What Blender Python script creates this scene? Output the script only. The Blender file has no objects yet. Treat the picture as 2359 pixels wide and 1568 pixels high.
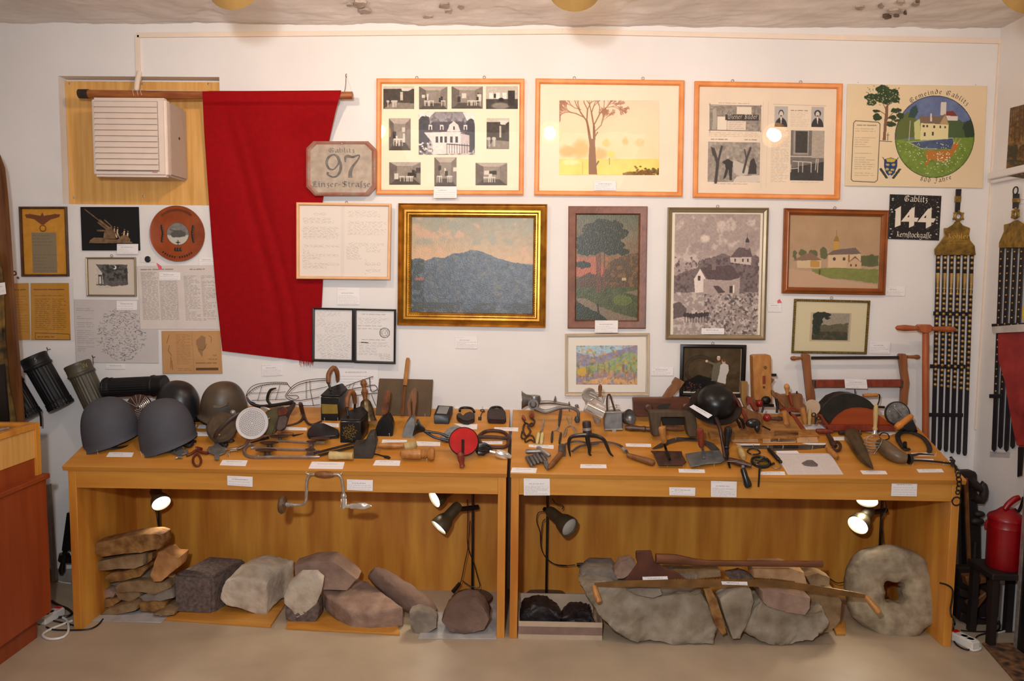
import bpy,bmesh,math,random
import numpy as np
from mathutils import Vector,Matrix,noise
V=Vector
random.seed(5)
S=bpy.context.scene
COL=S.collection
# ---------------------------------------------------------------- camera
IW,IH=2359,1568
FPX,PIT,YAW,ROL=1737.7,-.0826,-.0164,.0112
CAM=V((.0664,-3.9051,1.6553))
_f=V((math.sin(YAW)*math.cos(PIT),math.cos(YAW)*math.cos(PIT),math.sin(PIT)))
_r=_f.cross(V((0,0,1))).normalized()
_u=_r.cross(_f)
RT=_r*math.cos(ROL)+_u*math.sin(ROL)
UP=-_r*math.sin(ROL)+_u*math.cos(ROL)
cd=bpy.data.cameras.new('camera');co=bpy.data.objects.new('camera',cd);COL.objects.link(co)
cd.sensor_width=36;cd.lens=FPX/IW*36;cd.clip_start=.05
m=Matrix((RT,UP,-_f)).transposed().to_4x4();m.translation=CAM;co.matrix_world=m
S.camera=co
# ---------------------------------------------------------------- exposure, world, lights
S.view_settings.view_transform='Standard';S.view_settings.look='None'
S.view_settings.gamma=1;S.view_settings.use_curve_mapping=False;S.view_settings.exposure=-.14
wd=bpy.data.worlds.new('world');S.world=wd;wd.use_nodes=True
bg=wd.node_tree.nodes['Background'];bg.inputs[0].default_value=(1,.92,.86,1);bg.inputs[1].default_value=.1
def light(name,kind,loc,power,color,size=.05,aim=None,**k):
 d=bpy.data.lights.new(name,kind);o=bpy.data.objects.new(name,d);COL.objects.link(o)
 o.location=loc;d.energy=power;d.color=color
 if kind=='AREA':d.size=size
 else:d.shadow_soft_size=size
 for a,b in k.items():setattr(d,a,b)
 if aim is not None:o.rotation_euler=(V(aim)-V(loc)).to_track_quat('-Z','Y').to_euler()
 return o
WARM=(1,.77,.58)
LAMPS=[V((-3.0,-1.6,2.72)),V((-.93,-1.45,2.74)),V((.22,-1.5,2.74)),V((1.72,-1.5,2.74))]
LPOW=[17,7,6.6,3.4]
light('camera_flash','SPOT',CAM+V((-.22,-.02,.34)),215,(.86,.93,1),.05,(0.05,0,1.0),spot_size=2.1,spot_blend=.9)
light('ceiling_fill','SPOT',CAM+V((-.1,-.2,.2)),130,(.97,.96,1),.1,(-.3,-2.3,2.9),spot_size=1.9,spot_blend=.9)  # added fill light, brightens the ceiling and the room's corners
light('room_light','AREA',(0,-3.6,2.8),26,(1,.9,.82),2.2,(0,-3.2,0))
# ---------------------------------------------------------------- picture coordinates -> places in the room
def Zm(x0,y0,s):return lambda a:[(x0+a[i]/s,y0+a[i+1]/s)for i in range(0,len(a),2)]
A=Zm(0,440,3.41);B=Zm(0,780,3.92);C=Zm(440,780,3.92);D=Zm(840,780,4.355);E=Zm(1180,840,5.226)
F=Zm(1440,780,4.355);G=Zm(1780,780,3.921);H=Zm(2000,400,3.919);I=Zm(100,1100,3.92);J=Zm(600,1050,3.485)
K=Zm(1160,1080,3.563);L=Zm(1660,1080,3.563);MM=Zm(2060,1000,2.76);N=Zm(0,1000,2.762);O=Zm(2240,200,1.742)
P=Zm(0,340,2.306);Q=Zm(120,50,3.646);R=Zm(440,150,4.752);SS=Zm(850,160,4.9);T=Zm(1580,170,5.058)
U=Zm(1930,170,5.6);W=Zm(660,440,3.408);X=Zm(1280,450,3.336);Y=Zm(1800,460,4.237);ZZ=Zm(1220,170,5.226)
F2=Zm(1680,800,7.84);F1=Zm(1440,850,7.84);C2=Zm(540,900,8.71);H2=Zm(2160,400,4.356);R2=Zm(2180,1060,3.564)
L2=Zm(0,320,1.96);S2=Zm(380,980,13.1);G2=Zm(1880,960,7.37);ID=Zm(0,0,1)
def ray(p):return _f+RT*((p[0]-IW/2)/FPX)-UP*((p[1]-IH/2)/FPX)
def at(p,y=0.):
 d=ray(p);return CAM+d*((y-CAM.y)/d.y)
def fl(p,z=0.):
 d=ray(p);return CAM+d*((z-CAM.z)/d.z)
XR=2.413 # right wall
def sw(p,off=0.):
 d=ray(p);return CAM+d*((XR-off-CAM.x)/d.x)
TD=.551 # table depth
ZB=at((1178,941),0).z;ZF=at((1169,1086),-TD).z
_tv=V((0,-TD,ZF-ZB)).normalized()
TN=V((1,0,0)).cross(-_tv).normalized() # table top normal
if TN.z<0:TN=-TN
T0=V((0,0,ZB))
def tb(p,h=0.):
 d=ray(p);return CAM+d*((T0+TN*h-CAM).dot(TN)/d.dot(TN))
def vl(pts,y):return[at(p,y)for p in pts]
def tl(pts,h=0.):return[tb(p,h)for p in pts]
def ys(p):return tb(p).y # depth of a spot on the table top
# ---------------------------------------------------------------- materials
def s2l(c):return tuple((x/12.92 if x<=.04045 else((x+.055)/1.055)**2.4)for x in(v/255. for v in c))
MATS={}
def mat(name,col,rough=.6,metal=0.,var=.12,sc=14.,bump=.0,bsc=60.,spec=.5,stretch=(1,1,1),col2=None,coat=0.,emit=None,detail=4.):
 if name in MATS:return MATS[name]
 m=bpy.data.materials.new(name);m.use_nodes=True;nt=m.node_tree;b=nt.nodes['Principled BSDF']
 b.inputs['Roughness'].default_value=rough;b.inputs['Metallic'].default_value=metal
 b.inputs['Specular IOR Level'].default_value=spec;b.inputs['Coat Weight'].default_value=coat
 c=s2l(col)
 tc=nt.nodes.new('ShaderNodeTexCoord');mp=nt.nodes.new('ShaderNodeMapping');mp.inputs['Scale'].default_value=stretch
 nt.links.new(tc.outputs['Object'],mp.inputs[0])
 nz=nt.nodes.new('ShaderNodeTexNoise');nz.inputs['Scale'].default_value=sc;nz.inputs['Detail'].default_value=detail
 nt.links.new(mp.outputs[0],nz.inputs['Vector'])
 rp=nt.nodes.new('ShaderNodeValToRGB');rp.color_ramp.elements[0].position=.32;rp.color_ramp.elements[1].position=.7
 c2=s2l(col2)if col2 else tuple(x*(1-var*2)for x in c);c1=c if col2 else tuple(min(1,x*(1+var))for x in c)
 rp.color_ramp.elements[0].color=(*c2,1);rp.color_ramp.elements[1].color=(*c1,1)
 nt.links.new(nz.outputs['Fac'],rp.inputs[0]);nt.links.new(rp.outputs[0],b.inputs['Base Color'])
 if bump:
  n2=nt.nodes.new('ShaderNodeTexNoise');n2.inputs['Scale'].default_value=bsc;n2.inputs['Detail'].default_value=5
  nt.links.new(mp.outputs[0],n2.inputs['Vector'])
  bp=nt.nodes.new('ShaderNodeBump');bp.inputs['Strength'].default_value=1;bp.inputs['Distance'].default_value=bump
  nt.links.new(n2.outputs['Fac'],bp.inputs['Height']);nt.links.new(bp.outputs[0],b.inputs['Normal'])
 if emit:
  b.inputs['Emission Color'].default_value=(*emit[0],1);b.inputs['Emission Strength'].default_value=emit[1]
 MATS[name]=m;return m
def wood(name,c1,c2,rough=.45,dirx=(6,6,.6),sc=6.,bump=.0004,coat=0.):
 return mat(name,c1,rough,col2=c2,sc=sc,stretch=dirx,bump=bump,bsc=sc*3,detail=6.,coat=coat)
def paint_mat(name,rough,bump=0.,bsc=200.,coat=0.):
 m=bpy.data.materials.new(name);m.use_nodes=True;nt=m.node_tree;b=nt.nodes['Principled BSDF']
 a=nt.nodes.new('ShaderNodeAttribute');a.attribute_name='Col';nt.links.new(a.outputs['Color'],b.inputs['Base Color'])
 b.inputs['Roughness'].default_value=rough;b.inputs['Coat Weight'].default_value=coat
 if bump:
  tc=nt.nodes.new('ShaderNodeTexCoord');n2=nt.nodes.new('ShaderNodeTexNoise');n2.inputs['Scale'].default_value=bsc
  nt.links.new(tc.outputs['Object'],n2.inputs['Vector'])
  bp=nt.nodes.new('ShaderNodeBump');bp.inputs['Distance'].default_value=bump
  nt.links.new(n2.outputs['Fac'],bp.inputs['Height']);nt.links.new(bp.outputs[0],b.inputs['Normal'])
 MATS[name]=m;return m
PAPER=paint_mat('printed_paper',.8);OIL=paint_mat('oil_paint',.38,.0009,170.);GLOSSP=paint_mat('glossy_print',.3)
def glass_mat(name='pane_glass',tint=(1,1,1),rough=.0):
 m=bpy.data.materials.new(name);m.use_nodes=True;nt=m.node_tree
 for n in list(nt.nodes):
  if n.type!='OUTPUT_MATERIAL':nt.nodes.remove(n)
 out=[n for n in nt.nodes if n.type=='OUTPUT_MATERIAL'][0]
 tr=nt.nodes.new('ShaderNodeBsdfTransparent');tr.inputs[0].default_value=(*tint,1)
 gl=nt.nodes.new('ShaderNodeBsdfGlossy');gl.inputs['Roughness'].default_value=rough
 fr=nt.nodes.new('ShaderNodeFresnel');fr.inputs[0].default_value=1.45
 mx=nt.nodes.new('ShaderNodeMixShader')
 ge=nt.nodes.new('ShaderNodeNewGeometry');ml=nt.nodes.new('ShaderNodeMath');ml.operation='SUBTRACT';ml.use_clamp=True # only the outer face mirrors
 nt.links.new(fr.outputs[0],ml.inputs[0]);nt.links.new(ge.outputs['Backfacing'],ml.inputs[1]);nt.links.new(ml.outputs[0],mx.inputs[0]);nt.links.new(tr.outputs[0],mx.inputs[1]);nt.links.new(gl.outputs[0],mx.inputs[2])
 nt.links.new(mx.outputs[0],out.inputs[0]);MATS[name]=m;return m
GLASS=glass_mat();FOIL=glass_mat('clear_foil',(.985,.985,.985),.05)
# ---------------------------------------------------------------- objects
ORG={}
def meta(o,label=None,cat=None,group=None,kind=None):
 if label:o['label']=label
 if cat:o['category']=cat
 if group:o['group']=group
 if kind:o['kind']=kind
 return o
def thing(name,loc,label,cat,group=None):
 o=bpy.data.objects.new(name,None);o.empty_display_size=.05;COL.objects.link(o)
 o.location=loc;ORG[o]=V(loc);return meta(o,label,cat,group)
class M:
 """collects shapes for one mesh"""
 def __init__(s):s.v=[];s.f=[]
 def add(s,vs,fs):
  n=len(s.v);s.v+=[V(x)for x in vs];s.f+=[tuple(n+i for i in f)for f in fs];return s
 def ext(s,pts,off,cap=True): # polygon pts extruded by vector off
  n=len(pts);off=V(off);a=[V(p)for p in pts];b=[p+off for p in a]
  fs=[(i,(i+1)%n,n+(i+1)%n,n+i)for i in range(n)]
  if cap:fs+=[tuple(range(n))[::-1],tuple(range(n,2*n))]
  return s.add(a+b,fs)
 def box(s,lo,hi):
  x0,y0,z0=lo;x1,y1,z1=hi
  return s.ext([(x0,y0,z0),(x1,y0,z0),(x1,y1,z0),(x0,y1,z0)],(0,0,z1-z0))
 def loft(s,rings,caps=True,closed=False):
  n=len(rings[0]);vs=[p for r in rings for p in r];fs=[]
  k=len(rings)
  for j in range(k if closed else k-1):
   j2=(j+1)%k
   fs+=[(j*n+i,j*n+(i+1)%n,j2*n+(i+1)%n,j2*n+i)for i in range(n)]
  if caps and not closed:fs+=[tuple(range(n))[::-1],tuple(range((k-1)*n,k*n))]
  return s.add(vs,fs)
 def tube(s,pts,r,n=10,closed=False,sm=3,flat=None): # smooth tube; r = number or list; flat=(vector,ratio)
  pts=[V(p)for p in pts]
  rr=list(r)if isinstance(r,(list,tuple))else[r]*len(pts)
  if sm>1 and len(pts)>2:pts,rr=smooth(pts,rr,sm,closed)
  rings=[];k=len(pts);prev=None
  for i in range(k):
   a=pts[(i-1)%k]if(closed or i>0)else pts[i];b=pts[(i+1)%k]if(closed or i<k-1)else pts[i]
   t=(b-a).normalized()
   if prev is None:
    nn=V((0,0,1))if abs(t.z)<.9 else V((0,1,0));nn=(nn-t*nn.dot(t)).normalized()
   else:nn=(prev-t*prev.dot(t)).normalized()
   prev=nn;bn=t.cross(nn)
   ring=[]
   for j in range(n):
    q=2*math.pi*j/n;o=nn*(math.cos(q)*rr[i])+bn*(math.sin(q)*rr[i])
    if flat:
     fv,ra=flat;o=o-fv*(o.dot(fv)*(1-ra))
    ring.append(pts[i]+o)
   rings.append(ring)
  return s.loft(rings,True,closed)
 def lathe(s,p0,p1,prof,n=20,flute=0,fa=0.,cap=True): # prof [(t 0..1 along axis, radius)]
  p0,p1=V(p0),V(p1);ax=p1-p0;t=ax.normalized()
  nn=V((0,0,1))if abs(t.z)<.9 else V((0,1,0));nn=(nn-t*nn.dot(t)).normalized();bn=t.cross(nn)
  rings=[]
  for(q,r)in prof:
   c=p0+ax*q
   rings.append([c+(nn*math.cos(2*math.pi*j/n)+bn*math.sin(2*math.pi*j/n))*(r*(1+(fa*math.cos(flute*2*math.pi*j/n)if flute else 0)))for j in range(n)])
  return s.loft(rings,cap)
 def ball(s,c,r,n=14,k=9,R=None,sq=1.):
  c=V(c);r=(r,r,r)if isinstance(r,(int,float))else r
  vs=[];fs=[]
  for i in range(k+1):
   a=math.pi*i/k
   for j in range(n):
    b=2*math.pi*j/n;p=V((math.sin(a)*math.cos(b)*r[0],math.sin(a)*math.sin(b)*r[1],math.cos(a)*r[2]))
    vs.append(c+(R@p if R else p))
  for i in range(k):
   for j in range(n):fs.append((i*n+j,i*n+(j+1)%n,(i+1)*n+(j+1)%n,(i+1)*n+j))
  return s.add(vs,fs)
 def torus(s,c,nrm,r1,r2,n=24,k=8,e=1.,arc=1.,a0=0.):
  nrm=V(nrm).normalized();u=V((0,0,1))if abs(nrm.z)<.9 else V((1,0,0));u=(u-nrm*u.dot(nrm)).normalized();w=nrm.cross(u)
  pts=[V(c)+(w*math.cos(a0+2*math.pi*arc*i/n)+u*math.sin(a0+2*math.pi*arc*i/n)*e)*r1 for i in range(n+(0 if arc==1 else 1))]
  return s.tube(pts,r2,k,closed=(arc==1),sm=1)
 def slab(s,pts,T,mode='v',a=0.): # outline traced in the picture, standing at depth a ('v'), on the table ('t') or floor ('f')
  if mode=='v':return s.ext(vl(pts,a),(0,T,0))
  if mode=='t':return s.ext(tl(pts,a+T),-TN*T)
  return s.ext([fl(p,a+T)for p in pts],(0,0,-T))
def smooth(pts,rr,k,closed):
 n=len(pts);op=[];orr=[]
 g=(lambda i:i%n)if closed else(lambda i:max(0,min(n-1,i)))
 for i in range(n if closed else n-1):
  for j in range(k):
   t=j/k;a,b,c,d=(pts[g(i-1)],pts[g(i)],pts[g(i+1)],pts[g(i+2)])
   op.append(.5*((2*b)+(c-a)*t+(2*a-5*b+4*c-d)*t*t+(3*b-a-3*c+d)*t**3))
   orr.append(rr[g(i)]*(1-t)+rr[g(i+1)]*t)
 if not closed:op.append(pts[-1]);orr.append(rr[-1])
 return op,orr
def ob(name,mb,mt,parent=None,label=None,cat=None,group=None,kind=None,ang=35,bevel=0.,bseg=1,seg=None,post=None):
 me=bpy.data.meshes.new(name)
 if parent is not None:org=ORG[parent]
 else:
  zs=min(v.z for v in mb.v);c=sum(mb.v,V())/len(mb.v);org=V((c.x,c.y,zs))
 me.from_pydata([tuple(v-org)for v in mb.v],[],mb.f)
 bm=bmesh.new();bm.from_mesh(me)
 bmesh.ops.remove_doubles(bm,verts=bm.verts,dist=1e-6)
 bmesh.ops.recalc_face_normals(bm,faces=bm.faces)
 if bevel:
  ed=[e for e in bm.edges if len(e.link_faces)==2 and e.calc_face_angle(0)>.6]
  bmesh.ops.bevel(bm,geom=ed,offset=bevel,segments=bseg,affect='EDGES',clamp_overlap=True)
 if post:post(bm)
 bm.to_mesh(me);bm.free()
 for p in me.polygons:p.use_smooth=True
 me.set_sharp_from_angle(angle=math.radians(ang))
 o=bpy.data.objects.new(name,me);COL.objects.link(o);me.materials.append(mt if not isinstance(mt,str)else MATS[mt])
 o.location=org if parent is None else(0,0,0)
 if parent is not None:o.parent=parent
 ORG[o]=org
 return meta(o,label,cat,group,kind)
def struct(name,mb,mt,**k):return ob(name,mb,mt,kind='structure',**k)
def rough_up(amp,cuts=2,sc=9.,seed=0.,sm=1):
 def f(bm):
  bmesh.ops.triangulate(bm,faces=[x for x in bm.faces if len(x.verts)>4])
  for _ in range(cuts):
   bmesh.ops.subdivide_edges(bm,edges=bm.edges,cuts=1,use_grid_fill=True)
  for _ in range(sm):bmesh.ops.smooth_vert(bm,verts=bm.verts,factor=.5,use_axis_x=True,use_axis_y=True,use_axis_z=True)
  bm.normal_update()
  for v in bm.verts:
   p=v.co*sc+V((seed,seed*1.7,3))
   n=noise.noise(p)*.7+noise.noise(p*2.7)*.45+abs(noise.noise(p*6))*.5-.15+noise.noise(p*13)*.15
   v.co+=v.normal*(n*amp)
 return f
# ---------------------------------------------------------------- painted surfaces (colours of prints and paintings)
def fbm(h,w,sc,seed=0,oct=4):
 rs=np.random.RandomState(seed);out=np.zeros((h,w));amp=1.;tot=0
 for o in range(oct):
  gh=max(2,int(h/sc*2**o)+2);gw=max(2,int(w/sc*2**o)+2);g=rs.rand(gh,gw)
  y=np.linspace(0,gh-1.001,h);x=np.linspace(0,gw-1.001,w);yi=y.astype(int);xi=x.astype(int);fy=(y-yi)[:,None];fx=(x-xi)[None]
  fy=fy*fy*(3-2*fy);fx=fx*fx*(3-2*fx)
  out+=amp*((g[yi][:,xi]*(1-fx)+g[yi][:,xi+1]*fx)*(1-fy)+(g[yi+1][:,xi]*(1-fx)+g[yi+1][:,xi+1]*fx)*fy);tot+=amp;amp*=.55
 return out/tot
class Cv:
 """a raster of colours over the picture box x0,y0..x1,y1"""
 def __init__(s,x0,y0,x1,y1,res=1.0,col=(230,220,205)):
  s.b=(x0,y0,x1,y1);s.w=max(4,int((x1-x0)*res));s.h=max(4,int((y1-y0)*res));s.res=res
  s.a=np.empty((s.h,s.w,3));s.a[:]=col;s.seed=1
  s.yy,s.xx=np.mgrid[0:s.h,0:s.w];s.X=x0+(s.xx+.5)/res;s.Y=y0+(s.yy+.5)/res
 def mix(s,mask,col):
  mask=np.clip(mask,0,1)[...,None];s.a=s.a*(1-mask)+np.array(col,float)*mask;return s
 def rect(s,p,col,al=1.):
  (x0,y0),(x1,y1)=p;return s.mix(((s.X>=x0)&(s.X<x1)&(s.Y>=y0)&(s.Y<y1))*al,col)
 def grad(s,c0,c1,p=None):
  y0,y1=(s.b[1],s.b[3])if p is None else(p[0][1],p[1][1]);t=np.clip((s.Y-y0)/(y1-y0),0,1)[...,None]
  g=np.array(c0,float)*(1-t)+np.array(c1,float)*t
  m=np.ones((s.h,s.w))if p is None else((s.X>=p[0][0])&(s.X<p[1][0])&(s.Y>=y0)&(s.Y<y1)).astype(float)
  s.a=s.a*(1-m[...,None])+g*m[...,None];return s
 def inpoly(s,pts,j=0.):
  X,Y=s.X,s.Y
  if j:
   s.seed+=1;X=X+(fbm(s.h,s.w,9,s.seed)-.5)*j*2;Y=Y+(fbm(s.h,s.w,9,s.seed+50)-.5)*j*2
  ins=np.zeros((s.h,s.w),bool);n=len(pts)
  for i in range(n):
   x1,y1=pts[i];x2,y2=pts[(i+1)%n]
   if y1==y2:continue
   ins^=((y1>Y)!=(y2>Y))&(X<(x2-x1)*(Y-y1)/(y2-y1)+x1)
  return ins
 def poly(s,pts,col,j=0.,al=1.):return s.mix(s.inpoly(pts,j)*al,col)
 def ell(s,p,rx,ry,col,j=0.,al=1.,soft=0.):
  X,Y=s.X,s.Y
  if j:
   s.seed+=1;X=X+(fbm(s.h,s.w,7,s.seed)-.5)*j*2;Y=Y+(fbm(s.h,s.w,7,s.seed+50)-.5)*j*2
  d=np.sqrt(((X-p[0])/rx)**2+((Y-p[1])/ry)**2)
  return s.mix((np.clip((1-d)/soft,0,1)if soft else(d<1))*al,col)
 def line(s,pts,w,col,al=1.):
  m=np.zeros((s.h,s.w))
  for(x1,y1),(x2,y2)in zip(pts,pts[1:]):
   dx,dy=x2-x1,y2-y1;L2=dx*dx+dy*dy+1e-9;t=np.clip(((s.X-x1)*dx+(s.Y-y1)*dy)/L2,0,1)
   d=np.hypot(s.X-x1-t*dx,s.Y-y1-t*dy);m=np.maximum(m,np.clip((w/2-d)*s.res+.5,0,1))
  return s.mix(m*al,col)
 def noise(s,amp,sc=20,p=None,mask=None):
  s.seed+=1;n=(fbm(s.h,s.w,sc*s.res,s.seed)-.5)*2*amp
  if p is not None:n=n*((s.X>=p[0][0])&(s.X<p[1][0])&(s.Y>=p[0][1])&(s.Y<p[1][1]))
  if mask is not None:n=n*mask
  s.a=np.clip(s.a+n[...,None],0,255);return s
 def tint(s,mask,col,sc=12,lo=.5,al=1.): # patchy colour inside mask
  s.seed+=1;n=fbm(s.h,s.w,sc*s.res,s.seed);return s.mix(mask*np.clip((n-lo)*8,0,1)*al,col)
 def script(s,p,rows,col=(60,55,55),al=.7,wd=.8,hand=0.,fill=.85,word=9,seed=3):
  (x0,y0),(x1,y1)=p;r=random.Random(seed);dy=(y1-y0)/rows
  m=np.zeros((s.h,s.w))
  for i in range(rows):
   yb=y0+(i+.5)*dy;x=x0+r.random()*4*hand;end=x1-(r.random()**3)*(x1-x0)*(1-fill)*3
   while x<end:
    L=word*(.4+r.random());xe=min(x+L,end);ix0=int((x-s.b[0])*s.res);ix1=int((xe-s.b[0])*s.res)+1
    xs=np.arange(max(0,ix0),min(s.w,ix1));ph=r.random()*9
    off=(np.sin(xs*2.1+ph)+.5*np.sin(xs*3.7+ph*2))*dy*(.10+.22*hand)
    iy=((yb+off-s.b[1])*s.res).astype(int);ok=(iy>=0)&(iy<s.h);m[iy[ok],xs[ok]]=.6+.4*r.random()
    if wd>1:
     ok2=(iy+1>=0)&(iy+1<s.h);m[(iy+1)[ok2],xs[ok2]]=.7
    x=xe+2.2+r.random()*2
  return s.mix(m*al,col)
 def lin(s):
  c=np.clip(s.a/255.,0,1);return np.where(c<=.04045,c/12.92,((c+.055)/1.055)**2.4)
def sheet(name,cv,q,th,mt,parent=None,bulge=None,**k):
 """painted slab: q = TL,TR,BR,BL world corners, th thickness to the back"""
 h,w=cv.h,cv.w;q=[np.array(x)for x in q]
 s=np.linspace(0,1,w);t=np.linspace(0,1,h);Sg,Tg=np.meshgrid(s,t)
 Pn=(q[0]*((1-Sg)*(1-Tg))[...,None]+q[1]*(Sg*(1-Tg))[...,None]+q[2]*(Sg*Tg)[...,None]+q[3]*((1-Sg)*Tg)[...,None])
 nrm=np.cross(q[3]-q[0],q[1]-q[0]);nrm=nrm/np.linalg.norm(nrm)
 if bulge is not None:Pn=Pn+nrm*bulge(Sg,Tg)[...,None]
 org=np.array(ORG[parent])if parent is not None else np.array((q[2]+q[3])/2)
 co_=(Pn-org).reshape(-1,3)
 idx=np.arange(h*w).reshape(h,w)
 fs=np.stack([idx[:-1,:-1],idx[1:,:-1],idx[1:,1:],idx[:-1,1:]],-1).reshape(-1,4)
 border=np.concatenate([idx[0,:],idx[1:,-1],idx[-1,-2::-1],idx[-2:0:-1,0]])
 nb=len(border);bco=co_[border]-nrm*th;co_=np.concatenate([co_,bco]);bi=np.arange(nb)+h*w
 sd=np.stack([border,np.roll(border,-1),np.roll(bi,-1),bi],-1);fs=np.concatenate([fs,sd])
 me=bpy.data.meshes.new(name);nf=len(fs)
 me.vertices.add(len(co_));me.vertices.foreach_set('co',co_.astype(np.float32).ravel())
 me.loops.add(nf*4+nb);me.polygons.add(nf+1)
 me.loops.foreach_set('vertex_index',np.concatenate([fs.ravel(),bi[::-1]]).astype(np.int32))
 me.polygons.foreach_set('loop_start',(np.arange(nf+1)*4).astype(np.int32))
 me.update(calc_edges=True)
 c=cv.lin().reshape(-1,3);c=np.concatenate([c,c[border]]);c=np.concatenate([c,np.ones((len(c),1))],1)
 ca=me.color_attributes.new('Col','FLOAT_COLOR','POINT');ca.data.foreach_set('color',c.astype(np.float32).ravel())
 me.validate();me.materials.append(mt)
 o=bpy.data.objects.new(name,me);COL.objects.link(o);o.location=org if parent is None else(0,0,0)
 if parent is not None:o.parent=parent
 ORG[o]=V(org);return meta(o,**k)
# ---------------------------------------------------------------- broad-nib lettering (blackletter) as thin raised strokes
GL={
'a':(.75,'.1,.85 .35,1 .6,.88|.6,.95 .6,.15 .75,0|.58,.5 .2,.45 .1,.2 .3,0 .58,.18'),'b':(.75,'.1,1.5 .1,.2 .35,0 .62,.2 .62,.75 .4,1 .1,.8'),
'c':(.62,'.55,.85 .35,1 .1,.75 .1,.25 .35,0 .55,.12'),'d':(.75,'.3,1.5 .62,1.05 .62,.25 .38,0 .1,.22 .1,.72 .38,1 .6,.8'),'e':(.62,'.1,.5 .52,.68 .36,1 .1,.75 .1,.25 .32,0 .55,.14'),
'f':(.5,'.5,1.45 .3,1.5 .2,1.2 .2,-.3|.05,.95 .45,.95'),'g':(.75,'.6,.9 .3,1 .1,.7 .1,.3 .35,.1 .6,.3|.62,1 .62,-.2 .35,-.5 .1,-.35'),'h':(.75,'.1,1.5 .1,0|.1,.8 .4,1 .62,.75 .62,.1 .45,-.3'),
'i':(.36,'.1,1 .15,.9 .15,.15 .28,0|.12,1.35 .2,1.3'),'k':(.66,'.12,1.5 .12,0|.12,.8 .4,1 .5,.8 .2,.55|.25,.55 .6,0'),'l':(.34,'.12,1.5 .12,.15 .26,0'),'m':(1.1,'.1,1 .1,0|.1,.8 .35,1 .5,.8 .5,0|.5,.8 .8,1 .95,.8 .95,.1 1.05,0'),
'n':(.75,'.1,1 .1,0|.1,.8 .4,1 .58,.8 .58,.1 .7,0'),'o':(.7,'.1,.75 .1,.25 .35,0 .6,.25 .6,.75 .35,1 .1,.75'),'r':(.5,'.12,1 .12,.1|.12,.8 .32,1 .48,.88'),'s':(.55,'.5,.9 .28,1 .1,.75 .48,.4 .3,0 .08,.12'),
't':(.42,'.16,1.3 .16,.15 .34,0|.02,.98 .36,.98'),'u':(.75,'.1,1 .1,.2 .3,0 .58,.2|.58,1 .58,.1 .7,0'),'z':(.55,'.1,.95 .45,.95 .2,.55 .45,.4 .4,-.15 .1,-.35'),'ſ':(.36,'.42,1.45 .25,1.5 .16,1.2 .16,-.25'),
'G':(1.1,'.95,1.2 .7,1.5 .3,1.35 .12,.9 .12,.4 .4,0 .8,.1 .95,.45 .7,.7|.5,1.3 .45,.3|.7,1.05 1.0,1.3'),'L':(.95,'.7,1.35 .4,1.5 .2,1.25 .35,.9 .3,.3 .1,.05 .5,.12 .9,.05|.55,1.3 .5,.4'),
'S':(.95,'.85,1.25 .5,1.5 .15,1.2 .3,.85 .75,.6 .8,.2 .45,0 .1,.2|.5,1.35 .5,.15'),'W':(1.35,'.1,1.3 .3,1.45 .35,.2 .6,0 .75,.3 .75,1.3|.35,.9 .6,1.4|.75,.9 1.0,1.45 1.2,1.1 1.2,.3 .95,0 .75,.1'),
'B':(1.0,'.1,1.3 .35,1.5 .35,.1|.35,1.3 .7,1.45 .8,1.1 .4,.8 .8,.6 .85,.2 .5,0 .15,.15'),'J':(.85,'.2,1.35 .6,1.5 .7,1.2 .6,.3 .35,-.3 .1,-.1|.3,.8 .75,.85'),'K':(.95,'.15,1.3 .4,1.5 .35,.1 .15,0|.4,.8 .75,1.35|.4,.8 .7,.2 .9,.05'),
'8':(.75,'.35,.8 .12,1.1 .35,1.4 .6,1.15 .35,.8 .1,.4 .35,0 .62,.35 .35,.8'),'0':(.72,'.1,1 .1,.35 .35,0 .6,.35 .6,1 .35,1.4 .1,1'),'-':(.5,'.08,.6 .4,.6'),' ':(.45,''),
'N':(1.,'.12,0 .12,1.4 .8,0 .8,1.4'),'R':(.9,'.12,0 .12,1.4 .6,1.3 .6,.85 .12,.75 .7,0'),'E':(.8,'.65,1.4 .12,1.4 .12,0 .65,0|.12,.75 .5,.75'),'T':(.8,'.05,1.4 .75,1.4|.4,1.4 .4,0'),'D':(.85,'.12,0 .12,1.4 .7,1 .7,.35 .12,0'),
'2':(.75,'.1,1.1 .35,1.4 .6,1.1 .1,0 .65,0'),'5':(.75,'.6,1.4 .15,1.4 .12,.8 .5,.85 .62,.4 .35,0 .1,.1'),'4':(.8,'.5,0 .5,1.4 .08,.45 .68,.45'),'ö':(.7,'.1,.75 .1,.25 .35,0 .6,.25 .6,.75 .35,1 .1,.75|.18,1.35 .22,1.3|.5,1.35 .54,1.3'),
}
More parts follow.
